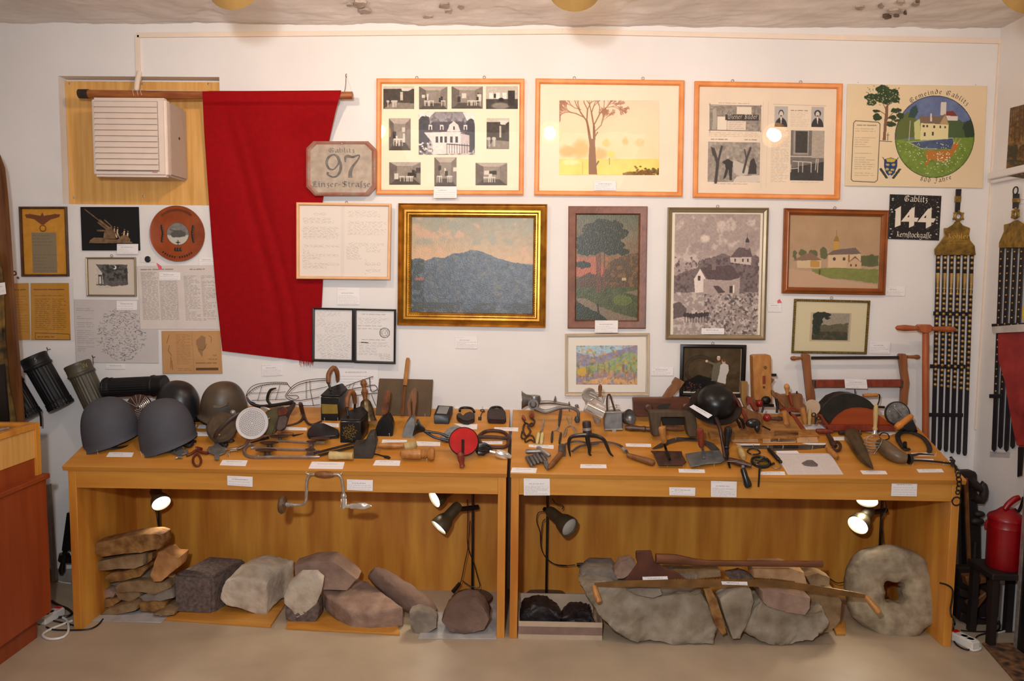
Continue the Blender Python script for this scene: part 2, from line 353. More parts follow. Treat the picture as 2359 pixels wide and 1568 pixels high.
def lettering(mb,txt,pos,hgt,off,nib=.1,ang=40,sp=.12,total=None):
 """pos(s,t)->world point, s = distance along the line, t = height (same unit as hgt); off = raise vector"""
 wd=sum(GL[c][0]+sp for c in txt)-sp;k=hgt;sx=k if total is None else total/wd
 x=0;off=V(off);kk_=0;a=math.radians(ang);nv=(math.cos(a)*nib,math.sin(a)*nib)
 for c in txt:
  adv,st=GL[c]
  for stroke in(st.split('|')if st else[]):
   pts=[tuple(map(float,q.split(',')))for q in stroke.split()]
   for(x1,y1),(x2,y2)in zip(pts,pts[1:]):
    d=math.hypot(x2-x1,y2-y1);e=.02/(d+1e-6);x1b,y1b=x1-(x2-x1)*e,y1-(y2-y1)*e;x2b,y2b=x2+(x2-x1)*e,y2+(y2-y1)*e
    nx,ny=nv
    if abs((x2-x1)*ny-(y2-y1)*nx)<.035*d:nx,ny=ny*-.35,nx*.35
    q=[(x1b-nx,y1b-ny),(x1b+nx,y1b+ny),(x2b+nx,y2b+ny),(x2b-nx,y2b-ny)]
    w=[pos((x+u)*sx,v*k)for u,v in q]
    kk_+=1;mb.ext(w,off*(1+.22*(kk_%4)))
  x+=adv+sp
# ================================================================ materials used all over
def xp(p,X0):
 d=ray(p);return CAM+d*((X0-CAM.x)/d.x)
WALLM=mat('wall_paint',(230,225,221),.9,var=.03,sc=2.2,bump=.0022,bsc=9.)
CEILM=mat('ceiling_plaster',(226,216,208),.95,var=.08,sc=2.5,bump=.006,bsc=11.)
FLOORM=mat('linoleum',(184,164,138),.45,var=.06,sc=5.,bump=.0003,bsc=60.)
BEECH=wood('beech_veneer',(206,146,62),(190,124,44),.42,(.5,6,6),5.)
BEECHV=wood('beech_veneer_upright',(222,156,62),(180,106,32),.42,(4,4,.45),3.0)
BEECHT=wood('beech_veneer_top',(204,142,62),(186,120,42),.38,(.45,5,5),4.)
REDW=wood('red_brown_veneer',(160,72,30),(138,56,22),.45,(6,6,.5),3.)
OAKW=wood('light_panel_wood',(232,180,104),(212,154,78),.5,(9,9,.5),5.)
PINE=wood('pine_frame_wood',(232,150,82),(214,130,62),.42,(3,3,3),5.)
DKW=wood('dark_walnut',(92,56,34),(62,36,22),.4,(4,4,1.5),10.)
MIDW=wood('old_brown_wood',(138,88,44),(104,62,30),.5,(4,4,1.5),12.)
TANW=wood('honey_wood',(190,132,68),(158,100,44),.42,(4,4,1.5),10.)
PALEW=wood('pale_wood',(204,178,120),(180,150,92),.5,(4,4,1.5),10.)
REDH=wood('red_stained_wood',(142,58,34),(108,38,22),.38,(4,4,1.5),10.)
BLACK=mat('black_enamel',(22,20,20),.28,var=.1,spec=.6)
IRON=mat('dark_iron',(54,50,48),.42,.75,var=.25,sc=30,bump=.0003,bsc=140)
RUST=mat('rusty_iron',(96,60,46),.6,.4,col2=(62,44,38),sc=30,bump=.0005,bsc=120)
STEEL=mat('worn_steel',(178,170,162),.38,.6,var=.15,sc=40)
CHROME=mat('bright_chrome',(230,226,220),.2,.8,var=.04)
ZINC=mat('grey_zinc',(140,140,140),.45,.7,var=.15,sc=30,bump=.0003)
BRASS=mat('old_brass',(148,116,54),.36,.5,var=.25,sc=40)
LEATH=mat('dark_leather',(58,38,30),.5,var=.2,sc=30,bump=.0004)
RLEATH=mat('red_brown_leather',(104,44,26),.45,var=.2,sc=30,bump=.0004)
BKLEA=mat('black_leather',(24,19,20),.4,var=.1,bump=.0003)
NAILM=mat('bright_nail',(235,232,226),.2,.6,var=.02)
CABLE=mat('black_cable',(20,18,18),.45,var=.02)
WHITEP=mat('white_plastic',(232,226,218),.35,var=.02)
# ================================================================ the room
CZ=2.915
rec0=at((134,178),0);rec1=at((505,172),0);rz0=at((150,470),0).z;rz1=at((300,176),0).z
xa,xb=rec0.x,rec1.x+.0;RD=.055
mb=M()
def quad(a,b,c,d):mb.add([a,b,c,d],[(0,1,2,3)])
def wallrect(x0,x1,z0,z1):mb.box((x0,0,z0),(x1,.12,z1))
wallrect(-2.95,xa,-.02,CZ+.1);wallrect(xb,XR,-.02,CZ+.1);wallrect(xa,xb,-.02,rz0);wallrect(xa,xb,rz1,CZ+.1)
mb.box((xa-.01,RD+.022,rz0-.01),(xb+.01,.12,rz1+.01))
struct('wall_back',mb,WALLM)
# right wall with its window niche ledge
lz=sw((2300,412)).z
mb=M();mb.box((XR,-4.6,-.02),(XR+.12,.12,CZ+.1))
struct('wall_right',mb,WALLM)
mb=M();mb.box((XR-.035,-.9,lz),(XR,-.03,lz+.035));mb.box((XR-.02,-.9,lz-.02),(XR,-.03,lz))
struct('trim_1',mb,WALLM,bevel=.004)
mb=M();mb.box((-2.97,-4.6,-.02),(-2.85,.12,CZ+.1));struct('wall_left',mb,WALLM)
mb=M();mb.box((-2.97,-4.75,-.02),(XR+.12,-4.6,CZ+.1));struct('wall_front',mb,WALLM)
mb=M();mb.box((-2.97,-4.75,-.08),(XR+.12,.12,0));struct('floor',mb,FLOORM)
# uneven plaster ceiling, sagging into a soft cove along the wall
mb=M();nx,ny=260,130;vs=[];fs=[]
for j in range(ny+1):
 for i in range(nx+1):
  x=-2.9+(XR+2.9+.05)*i/nx;y=.02-4.7*(j/ny)**1.8
  z=CZ+.009*noise.noise(V((x*5,y*7,0)))+.007*abs(noise.noise(V((x*9,y*26,4))))+.003*noise.noise(V((x*25,y*30,7)))
  k=noise.noise(V((x*2.3+3,y*3,9)))
  if k>.28:z+=.006
  vs.append((x,y,z))
for j in range(ny):
 for i in range(nx):
  a=j*(nx+1)+i;fs.append((a,a+1,a+nx+2,a+nx+1))
mb.add(vs,fs);mb.box((-2.95,-4.7,CZ+.03),(XR+.05,.05,CZ+.1))
struct('ceiling',mb,CEILM,ang=60)
# flaked patches of plaster on the ceiling
FLK=mat('bare_plaster',(176,160,148),.95,var=.2,sc=20,bump=.003,bsc=40)
DRK=mat('dark_damp_hole',(110,90,72),.95,var=.3,sc=30,bump=.003,bsc=40)
rs=random.Random(4);mb=M();mb2=M()
def flake(mbx,px,py,rx,ry):
 n=12;pts=[fl((px+rx*math.cos(2*math.pi*i/n)*(.6+.6*rs.random()),py+ry*math.sin(2*math.pi*i/n)*(.6+.6*rs.random())),CZ-.0065)for i in range(n)]
 mbx.ext(pts,(0,0,.02))
for q in((828,12,18,8),(840,28,14,6),(1025,15,16,8),(1035,27,10,5),(1062,18,8,6),(1980,20,14,5),(2030,15,8,5),(2075,8,9,5),(805,13,8,3),(2060,28,20,5),(2110,12,10,4),(985,40,12,4)):flake(mb,*q)
for q in((2043,41,10,3.5),(2085,32,4,3.5),(2115,5,6,2.5),(2065,38,7,2)):flake(mb2,*q)
o=struct('trim_2',mb,FLK)
o=struct('trim_3',mb2,DRK)
# cable trunking along the top of the wall
a,b,c=at((318,82),0),at((1300,74),0),at((2305,96),0)
mb=M()
for p,q in((a,b),(b,c)):
 mb.ext([p+V((0,-.012,-.012)),q+V((0,-.012,-.012)),q+V((0,-.012,.012)),p+V((0,-.012,.012))],(0,.012,0))
mb.box((a.x-.011,-.012,rz1-.02),(a.x+.011,0,a.z));mb.box((c.x-.012,-.01,.9),(c.x,0,c.z))
mb.tube([(b.x-.01,-.0125,b.z-.012),(b.x-.01,-.0125,b.z+.012)],.0012,6)
TRK=mat('painted_trunking',(232,214,196),.5,var=.02)
struct('trim_4',mb,TRK,bevel=.002)
mb=M();mb.tube([(a.x+.005,-.006,rz1+.02),(a.x+.007,-.04,rz1-.05),(a.x+.009,-.05,rz1-.115)],.013,12)
struct('trim_5',mb,TRK)
mb=M();mb.box((-2.85,-.012,0),(-2.0,0,.07));mb.box((2.04,-.012,0),(XR,0,.07))
struct('baseboard_back',mb,mat('grey_skirting',(150,140,130),.6),bevel=.002)
# board that closes the window opening
PB=thing('window_cover_board',V(((xa+xb)/2,RD,rz0)),'light brown wood-grain board closing the recessed opening behind the fan unit','wooden board')
mb=M();mb.box((xa+.002,RD,rz0+.004),(xb-.004,RD+.02,rz1-.012));ob('panel',mb,OAKW,PB)
for(x,y)in((480,193),(330,452),(480,370),(160,192),(170,455),(328,193)):
 mb=M();c=at((x,y),RD);mb.ball(c,(.006,.002,.006),10,6);ob('screw',mb,STEEL,PB)
# ceiling spot lamps turned to the wall (only their lower rims reach into the photo)
TANM=mat('tan_lampshade',(196,150,84),.45,var=.05)
for i,p in enumerate(LAMPS):
 c=V((p.x,-1.33 if i else-1.5,2.645));LAMPS[i]=c
 lab=['tan cup-shaped ceiling spotlight beyond the left edge','tan ceiling spotlight, leftmost at the top edge of the photo','tan ceiling spotlight at the top edge above the tree picture','tan ceiling spotlight at the top right near the damaged plaster'][i]
 t=thing('ceiling_spotlight',V((c.x,c.y-.03,CZ)),lab,'ceiling light','ceiling spotlights')
 ax=V((0,.8,-.32)).normalized();mb=M()
 pr=[(0,.004),(.02,.03),(.14,.052),(.3,.058),(.62,.074),(1,.088),(1,.083),(.6,.068),(.3,.05),(.1,.03)]
 mb.lathe(c-ax*.10,c+ax*.06,pr,28,cap=False);ob('lamp_shade',mb,TANM,t)
 mb=M();mb.ball(c-ax*.005,.036,20,12);ob('bulb',mb,mat('lit_bulb',(255,250,240),.4,var=0,emit=((1,.87,.68),110)),t)
 mb=M();mb.tube([c-ax*.09,c-ax*.1+V((0,-.02,.1)),(c.x,c.y-.03,CZ-.01)],.01,10);mb.lathe((c.x,c.y-.03,CZ-.025),(c.x,c.y-.03,CZ),[(0,.045),(1,.05)]);ob('bracket',mb,TANM,t)
 light('ceiling_spot_light','SPOT',c+ax*.065,LPOW[i]*3.2,WARM,.04,c+ax*1.2+V((0,0,-.08)),spot_size=2.75,spot_blend=.7)
# ================================================================ the two display tables (sloping tops)
def table(x0,x1,lab):
 t=thing('display_table',V(((x0+x1)/2,-TD/2,0)),lab,'table','display tables')
 f0,f1=at((149 if x0<-1 else 1173,1072 if x0<-1 else 1092),-TD),0
 zf=ZF;th=.024
 P4=[V((x0,-TD-.012,0)),V((x1,-TD-.012,0)),V((x1,-.0105,0)),V((x0,-.0105,0))]
 tp=[V((p.x,p.y,ZB+(p.y)*(ZB-ZF)/TD))for p in P4]
 mb=M();mb.add([p for p in tp]+[p-TN*th for p in tp],[(0,1,2,3),(7,6,5,4),(0,4,5,1),(1,5,6,2),(2,6,7,3),(3,7,4,0)])
 ob('tabletop',mb,BEECHT,t,bevel=.0015)
 zs=lambda y:ZB+y*(ZB-ZF)/TD-th*1.08
 e0,e1=(.020,.004)if x0<-1 else(.004,.020)
 for xx,ww in((x0+e0,.036),(x1-e1-.036,.036)):
  mb=M();mb.ext([(xx,-TD,0),(xx,-.004,0),(xx,-.004,zs(-.004)),(xx,-TD,zs(-TD))],(ww,0,0));ob('side_panel',mb,BEECHV,t,bevel=.001)
 mb=M();mb.box((x0+e0+.0365,-TD+.001,.676),(x1-e1-.0365,-TD+.024,zs(-TD)));ob('apron',mb,BEECH,t,bevel=.001)
 mb=M();mb.box((x0+e0+.0365,-.03,.0),(x1-e1-.0365,-.008,zs(-.03)));ob('back_panel',mb,BEECHV,t)
 return t
table(-2.034,-.0045,'left sloping-topped beech veneer display table carrying helmets, irons and skates')
table(.0105,2.052,'right sloping-topped beech veneer display table carrying planes, mincers and farm tools')
# ================================================================ white caption cards
NC=[0]
def card(kind,q,label,rows=3,center=True,group=None,y=None,dark=(90,90,95),name='caption_card',col=(236,230,228)):
 """q: TL,TR,BR,BL picture points"""
 NC[0]+=1
 pts=q if kind=='w' else q
 x0=0;y0=0
 if kind=='t':c3=tl(pts,.0012);off=TN
 elif kind=='f':c3=vl(pts,-TD-.0025)
 elif kind=='p':c3=pts
 else:c3=vl(pts,-.0025 if y is None else y)
 w=(c3[1]-c3[0]).length*900;h=(c3[3]-c3[0]).length*900
 cv=Cv(0,0,w,h,min(1.,130/max(w,1)),col)
 if rows:
  m_=w*.06;cv.script([(m_,h*.06),(w*.45,h*.06+h*.8/(rows+1))],1,dark,.5,word=14,seed=NC[0])
  ins=w*.2 if center else w*.05
  cv.script([(ins,h*.22),(w-ins,h*.22+h*.18)],1,dark,.9,seed=NC[0]+7,wd=1.5)
  cv.script([(w*.06,h*.42),(w*.94,h*.95)],max(1,rows-1),dark,.75,seed=NC[0]+3,fill=.8)
 return sheet(name,cv,c3,.0009,PAPER,label=label,cat='caption card',group=group)
# ================================================================ framed pictures on the wall
def inset(c4,d):
 """move the four corners (TL,TR,BR,BL) inwards by d"""
 out=[]
 for i in range(4):
  a=(c4[(i+1)%4]-c4[i]).normalized();b=(c4[(i-1)%4]-c4[i]).normalized();out.append(c4[i]+(a+b)*d)
 return out
def frame(px,prof,fm,name,label,cat,tilt=0.0,lift=.0):
 """px TL,TR,BR,BL of the outer edge; prof: [(inset m, height m)]"""
 dmax=max(h for d,h in prof);c4=vl(px,-dmax*.5)
 c4=[V((p.x,-.001-lift,p.z))for p in c4]
 base=(c4[2]+c4[3])/2
 t=thing(name,base,label,cat)
 rings=[]
 for d,h in[(0,0)]+list(prof)+[(prof[-1][0],0)]:
  r=inset(c4,d);rings.append([p+V((0,-h,0))for p in r])
 mb=M();mb.loft(rings+[rings[0]],False)
 ob('frame',mb,fm,t,ang=25)
 return t,c4,prof[-1][0]
def inside(c4,d,h):return[p+V((0,-h,0))for p in inset(c4,d)]
def pane(t,c4,d,h,mt=None,name='glass_pane'):
 q=inside(c4,d+.001,h);mb=M();mb.ext(q,(0,.0015,0));return ob(name,mb,mt or GLASS,t)
def hooks(t,pts,z=0):
 for p in pts:
  mb=M();c=at(p,-.006);mb.torus(c,(0,1,0),.0065,.0013,14,6);ob('hanging_hook',mb,BRASS,t)
def bbox(px):return(min(p[0]for p in px),min(p[1]for p in px),max(p[0]for p in px),max(p[1]for p in px))
def cvq(c4,px,d,h,res=1.,col=(240,225,205)):
 x0,y0,x1,y1=bbox(px);k=d/((c4[1]-c4[0]).length)*(x1-x0)
 return Cv(x0+k,y0+k,x1-k,y1-k,res,col),inside(c4,d,h)
# ---- frame with eleven photographs of a villa
px=SS([88,105,1755,108,1745,1418,82,1412])
t,c4,d=frame(px,[(.0,.018),(.006,.021),(.018,.019),(.024,.012)],PINE,'photo_collage','wide pine frame holding eleven black and white photographs of a villa','picture')
cv,q=cvq(c4,px,d,.004,1.,(246,228,200));cv.noise(5,60)
sheet('mount_board',cv,q,.003,PAPER,t)
def photo(z,a,kind,seed,res=1.,par=None,name='photograph'):
 a2=z(a);x0,y0=a2[0];x1,y1=a2[1]
 c=Cv(x0,y0,x1,y1,res,(150,138,125));w,h=x1-x0,y1-y0;r=random.Random(seed)
 fx=lambda u:x0+u*w
 fy=lambda u:y0+u*h
 if kind=='room':
  c.rect([(x0,y0),(x1,fy(.18))],(186,172,158));c.poly([(x0,y0),(fx(.25),fy(.18)),(fx(.25),fy(.72)),(x0,y1)],(112,100,90));c.poly([(x1,y0),(fx(.75),fy(.18)),(fx(.75),fy(.72)),(x1,y1)],(132,120,108))
  c.poly([(x0,y1),(fx(.25),fy(.72)),(fx(.75),fy(.72)),(x1,y1)],(84,74,66))
  for k in range(5):
   u=.1+.75*r.random();v=.25+.3*r.random();c.rect([(fx(u),fy(v)),(fx(u+.06+.1*r.random()),fy(v+.12+.16*r.random()))],(60,52,46)if r.random()<.6 else(215,205,190))
  for k in range(4):
   u=.1+.7*r.random();c.rect([(fx(u),fy(.62)),(fx(u+.16),fy(.66))],(225,215,200));c.line([(fx(u+.02),fy(.66)),(fx(u+.02),fy(.84))],1.3,(225,215,200));c.line([(fx(u+.14),fy(.66)),(fx(u+.14),fy(.84))],1.3,(225,215,200))
 elif kind=='dark':
  c.rect([(x0,y0),(x1,y1)],(74,64,56));c.rect([(x0,y0),(x1,fy(.12))],(205,195,178));c.poly([(x0,y1),(fx(.3),fy(.7)),(x1,fy(.75)),(x1,y1)],(140,128,114))
  c.poly([(fx(.58),fy(.08)),(fx(.95),fy(.1)),(fx(.8),fy(.22)),(fx(.6),fy(.2))],(225,216,200));c.rect([(fx(.55),fy(.25)),(fx(.63),fy(.62))],(200,190,170))
  for k in range(6):
   u=.05+.4*r.random();c.line([(fx(u),fy(.65)),(fx(u),fy(.9))],1.5,(215,205,190));c.ell((fx(u),fy(.66)),w*.05,h*.05,(200,190,176))
 elif kind=='windows':
  c.rect([(x0,y0),(x1,y1)],(196,184,168));c.rect([(x0,fy(.55)),(x1,y1)],(70,62,56));c.ell((fx(.45),fy(.85)),w*.32,h*.16,(170,158,146),al=.7,soft=.3)
  for u in(.1,.32,.52):c.rect([(fx(u),fy(.28)),(fx(u+.12),fy(.56))],(238,228,212))
  c.ell((fx(.28),fy(.42)),w*.04,h*.1,(40,36,34));c.rect([(fx(.68),fy(.2)),(fx(.9),fy(.85))],(54,48,44));c.ell((fx(.47),fy(.58)),w*.08,h*.08,(40,36,34))
 elif kind=='villa':
  c.grad((150,144,148),(215,200,195));c.tint(np.ones_like(c.X),(110,104,108),9,.45,.8);c.poly([(x0,y0),(fx(.3),y0),(fx(.12),fy(.22)),(x0,fy(.2))],(240,226,215),2)
  c.poly([(fx(.78),y0),(x1,y0),(x1,fy(.3)),(fx(.85),fy(.2))],(240,226,215),2)
  for u,v,a_,b_ in((.08,.5,.12,.4),(.92,.55,.1,.4),(.14,.25,.06,.15)):c.ell((fx(u),fy(v)),w*a_,h*b_,(74,72,78),5)
  c.poly([(fx(.1),fy(.48)),(fx(.74),fy(.46)),(fx(.74),fy(.95)),(fx(.26),fy(.98)),(fx(.24),fy(.7))],(238,220,212));c.poly([(fx(.74),fy(.5)),(fx(.9),fy(.54)),(fx(.9),fy(.9)),(fx(.74),fy(.95))],(205,190,186))
  c.poly([(fx(.1),fy(.47)),(fx(.24),fy(.24)),(fx(.8),fy(.22)),(fx(.88),fy(.5)),(fx(.74),fy(.46))],(92,84,92),1.5)
  c.poly([(fx(.5),fy(.46)),(fx(.55),fy(.3)),(fx(.62),fy(.22)),(fx(.7),fy(.3)),(fx(.74),fy(.46))],(235,218,212),.8)
  for u in(.18,.38,.6,.8):c.rect([(fx(u),fy(.3)),(fx(u+.06),fy(.42))],(238,225,216));c.rect([(fx(u+.015),fy(.33)),(fx(u+.045),fy(.42))],(80,72,80))
  for u in(.3,.38,.46,.56,.65):c.rect([(fx(u),fy(.57)),(fx(u+.045),fy(.71))],(72,66,74))
  c.line([(fx(.5),fy(.74)),(fx(.9),fy(.78))],2,(60,56,64))
  for k in range(9):c.line([(fx(.5+.045*k),fy(.74)),(fx(.5+.045*k),fy(.95))],1.2,(70,64,72))
  for k in range(26):c.ell((fx(r.random()*.25),fy(.7+.3*r.random())),2.4,2,(105,100,102)if k%2 else(225,214,205),1)
 c.noise(16,6);c.noise(10,2.5)
 cc=vl([(x0,y0),(x1,y0),(x1,y1),(x0,y1)],-.0062);cc=[V((p.x,-.0062-PHL[0],p.z))for p in cc]
 return sheet(name,c,cc,.0006,PAPER,par)
PHL=[0.]
PH=[([162,190,510,445],'dark'),([565,192,885,448],'room'),([932,190,1285,442],'room'),([1322,190,1680,445],'windows'),([225,550,470,912],'room'),([562,478,1195,962],'villa'),
([1328,550,1582,898],'dark'),([228,1045,583,1300],'room'),([738,990,988,1318],'room'),([1203,1052,1560,1306],'room')]
for i,(a,k)in enumerate(PH):photo(SS,a,k,20+i,1.,t)
pane(t,c4,d,.010);hooks(t,SS([540,92,1302,88]))
card('w',SS([733,1322,992,1325,990,1450,728,1450]),'cream caption card stuck over the lower edge of the villa photographs frame',4,y=-.0225)
# ---- watercolour tree in a pine frame
px=ZZ([72,60,1862,82,1836,1480,55,1462])
t,c4,d=frame(px,[(.0,.018),(.006,.021),(.018,.019),(.024,.012)],PINE,'tree_picture','pine frame with a sepia watercolour of a bare tree over a misty yellow landscape','picture')
cv,q=cvq(c4,px,d,.004,1.,(244,226,200));cv.noise(4,60);sheet('mount_board',cv,q,.003,PAPER,t)
a2=ZZ([358,320,1558,1218]);c=Cv(a2[0][0],a2[0][1],a2[1][0],a2[1][1],1.15,(248,220,180));z=lambda a:ZZ(a)
c.grad((246,214,184),(250,226,176));c.noise(8,50)
for(x,y,rx,ry,cl)in((620,900,130,150,(240,180,110)),(450,930,130,90,(240,176,110)),(850,960,110,90,(240,178,110)),(920,830,60,60,(244,200,120)),(1150,810,50,60,(240,190,120)),(1320,820,70,60,(244,200,140)),(1460,1080,110,80,(240,186,90)),(980,960,60,60,(248,216,100)),(1250,1160,150,60,(240,190,100))):
 p=z([x,y])[0];c.ell(p,rx/5.2,ry/5.2,cl,4,.75,.5)
c.grad((248,214,120),(248,222,120),z([358,1020,1558,1215]));c.noise(14,22,z([358,1000,1558,1215]))
p=z([500,1060])[0];c.ell(p,25,8,(250,236,190),2,.7,.5)
TRK2=(150,108,78)
c.poly(z([712,1205,715,960,722,860,690,620,675,560,700,560,722,650,745,780,762,780,762,600,785,590,795,700,790,850,795,940,815,1205]),TRK2,.4)
r_=random.Random(8)
def branch(x,y,a,L,w):
 if L<13 or y<320:return
 x2,y2=x+math.cos(a)*L,y-math.sin(a)*L;c.line(z([x,y,x2,y2]),max(.7,w/5.2),TRK2 if w>6 else(168,120,94),.95)
 for k in range(2 if w>9 else 3):branch(x2,y2,a+r_.uniform(-.6,.6),L*r_.uniform(.62,.85),w*.68)
for(x,y,a,LL,w)in((685,560,2.2,120,16),(690,560,1.5,130,16),(770,600,1.75,130,18),(785,600,1.1,120,14),(800,680,.8,90,10),(650,520,2.7,100,12),(620,430,2.9,80,8),(850,470,.7,100,10)):branch(x,y,a,LL,w)
c.line(z([790,750,820,700]),2.5,TRK2);c.line(z([805,1090,830,1050]),4,TRK2);c.line(z([962,1085,962,1010]),1.3,TRK2);c.line(z([640,1200,640,1060]),1.2,(220,160,110))
for x in(1200,1300,1380,1450,1520):c.ell(z([x,1200-(x-1200)*.1])[0],16,5,(130,100,50),2,.8)
for k in range(60):c.ell(z([1250+r_.random()*300,1215-r_.random()*r_.random()*110])[0],3,2,(90+r_.random()*60,84,40),1,.8)
cc=[V((p.x,-.0062,p.z))for p in vl([a2[0],(a2[1][0],a2[0][1]),a2[1],(a2[0][0],a2[1][1])],-.006)]
sheet('watercolour',c,cc,.0006,PAPER,t)
pane(t,c4,d,.010);hooks(t,ZZ([540,50,1365,55]))
card('p',[V((p.x,-.0115,p.z))for p in vl(ZZ([778,1285,1042,1288,1040,1405,776,1402]),-.011)],'cream caption card inside the bottom of the bare tree picture',5)
# ---- newspaper spread
px=T([102,88,1822,118,1788,1466,82,1442])
t,c4,d=frame(px,[(.0,.018),(.006,.021),(.018,.019),(.024,.012)],PINE,'framed_newspaper','pine frame holding an illustrated old newspaper spread headed Wiener Bilder','picture')
cv,q=cvq(c4,px,d,.004,1.1,(234,214,190));cv.noise(5,50);z=T
c=cv;IK=(84,76,72)
c.script(z([375,325,760,345]),1,IK,.8);c.rect(z([275,365,870,655]),(150,138,126));c.noise(34,4,z([275,365,870,655]));c.noise(20,9,z([275,365,870,655]))
c.rect(z([590,375,765,460]),(228,212,190));c.rect(z([365,495,475,650]),(232,216,194));c.poly(z([300,420,345,390,360,520,350,650,300,650,310,520]),(176,164,150));c.rect(z([480,545,700,650]),(226,206,186));c.script(z([500,550,690,640]),4,IK,.5)
c.rect(z([455,465,850,535]),(66,60,58))
for a in([265,358,885,362],[272,340,275,680],[872,350,878,670],[262,658,880,660]):c.line(z(a),1.,IK)
c.script(z([265,675,880,735]),3,(150,120,105),.7);c.script(z([295,745,500,778]),1,IK,.9,wd=2);c.script(z([690,745,840,778]),1,IK,.9,wd=2)
bx=z([260,795,875,1272]);c.rect(bx,(158,146,134));c.noise(30,5,bx);c.noise(26,12,bx);c.poly(z([560,1000,735,1080,735,1180,640,1200,560,1150]),(196,184,170),1);c.poly(z([560,1272,600,1200,875,1180,875,1272]),(214,200,184),2)
for a,w in(([355,1272,375,1050,320,880],7),([375,1050,420,850],5),([300,860,320,950],3),([680,1150,720,980,760,860],5),([715,1000,690,880],3)):c.line(z(a),w,(78,70,66))
c.ell(z([495,975])[0],3,4,(190,176,160));c.poly(z([440,1020,495,990,555,1030,550,1110,545,1250,520,1250,505,1120,470,1220,440,1240,470,1110,465,1060,430,1040]),(62,56,54),.6);c.poly(z([735,1170,760,1010,800,975,835,1060,835,1170]),(66,60,58),1.)
c.script(z([330,1280,780,1302]),1,IK,.9)
for bxx,hair in(([1037,362,1190,605],0),([1467,360,1617,598],1)):
 bb=z(bxx);c.rect(bb,(182,176,168));cx=(bb[0][0]+bb[1][0])/2;y0=bb[0][1];hh=bb[1][1]-y0;ww=bb[1][0]-bb[0][0]
 c.ell((cx,bb[1][1]),ww*.48,hh*.46,(58,54,52));c.rect([(bb[0][0]-3,bb[1][1]),(bb[1][0]+3,bb[1][1]+hh*.5)],(234,214,190))
 c.ell((cx,y0+hh*.33),ww*(.27 if hair else .2),hh*.17,(56,52,50));c.ell((cx,y0+hh*.38),ww*.15,hh*.15,(212,200,184));c.ell((cx,y0+hh*.46),ww*.1,hh*.03,(70,64,60));c.poly([(cx-2,y0+hh*.55),(cx+2,y0+hh*.55),(cx,y0+hh*.9)],(225,214,200))
c.script(z([1228,400,1440,412]),1,IK,.9,wd=2);c.script(z([1228,425,1440,600]),9,(150,138,128),.6);c.script(z([1005,640,1215,1265]),34,(130,120,112),.6);c.line(z([1020,338,1640,348]),.8,(170,155,140))
bb=z([1235,640,1630,1238]);c.rect(bb,(118,110,102));c.rect(z([1480,640,1630,970]),(176,162,146));c.rect(z([1265,640,1445,930]),(160,150,138));c.rect(z([1290,650,1430,910]),(66,62,58));c.poly(z([1235,1090,1630,1010,1630,1238,1235,1238]),(62,58,55));c.rect(z([1235,945,1480,960]),(196,186,172))
for a in([1260,1010,1480,1020],[1330,1020,1330,1140],[1380,1020,1380,1140],[1480,1020,1480,1140],[1240,1100,1330,1090],[1240,1050,1240,1140],[1540,980,1530,1110],[1560,980,1555,1140]):c.line(z(a),1.5,(220,212,198))
c.noise(14,4,bb);c.script(z([1250,1250,1600,1270]),1,(140,130,120),.7)
for x in(900,960):c.line(z([x,300,x-10,1330]),.6,(206,186,164))
sheet('newspaper',cv,q,.003,PAPER,t)
INK=mat('printing_ink',(44,40,38),.7,var=.02);WINK=mat('white_lettering',(226,214,196),.7,var=.04)
def wline(z,a,y,yoff=0):p=[V((v.x,y,v.z))for v in vl(z(a),y)];return p
def straight(mb,txt,z,a,hgt_px,y,nib,total=True,sp=.12,ang=40):
 p0,p1=wline(z,a,y);dx=(p1-p0);L_=dx.length;dx.normalize();up=V((0,0,1));up=(up-dx*up.dot(dx)).normalized()
 lettering(mb,txt,lambda s,t_:p0+dx*s+up*t_,hgt_px*.00225,(0,-.0004,0),nib,ang,sp,L_ if total else None)
mb=M();straight(mb,'Wiener Bilder',T,[480,524,832,526],7.,-.0052,.07);ob('newspaper_title',mb,WINK,t)
pane(t,c4,d,.010);hooks(t,T([545,82,1338,95]))
# ---- anniversary board with round landscape
px=U([130,130,1928,158,1870,1472,100,1442])
c4=[V((p.x,-.012,p.z))for p in vl(px,-.012)]
t=thing('anniversary_board',(c4[2]+c4[3])/2,'cream anniversary board with a round painted village scene, pine tree, list and crest','sign')
x0,y0,x1,y1=bbox(px);c=Cv(x0,y0,x1,y1,1.15,(226,204,168));c.noise(3,60);z=U
cx,cy=z([1262,805])[0];RR=515/5.6
circ=((c.X-cx)**2+((c.Y-cy)/1.03)**2<RR*RR).astype(float)
c.mix(((c.X-cx)**2+((c.Y-cy)/1.03)**2<(RR+1.6)**2),(34,40,44));c.mix(circ,(98,112,152));c.noise(16,12,mask=circ)
def cm(m_):return m_*circ
def cp(a,col,j=0.):c.mix(cm(c.inpoly(z(a),j)),col)
cp([750,600,900,480,1000,560,1060,800,750,860],(92,104,52),3);cp([900,560,930,440,1000,390,1035,470,990,560],(48,74,72),3);cp([1400,590,1560,570,1700,620,1780,700,1780,900,1400,860],(70,92,54),3)
cp([1620,640,1720,560,1780,640,1780,900,1660,800],(40,60,44),4);cp([740,850,1100,830,1780,800,1780,1350,740,1350],(112,136,52),2);c.noise(22,9,mask=cm(c.Y>z([0,850])[0][1]))
cp([960,880,1500,815,1530,960,1100,965],(70,84,116),2);c.noise(16,5,mask=cm(c.inpoly(z([960,880,1500,815,1530,960,1100,965]))))
for a in([900,880,1100,860,1500,815],[930,890,1090,960,1300,960]):c.line(z(a),1.6,(176,178,170))
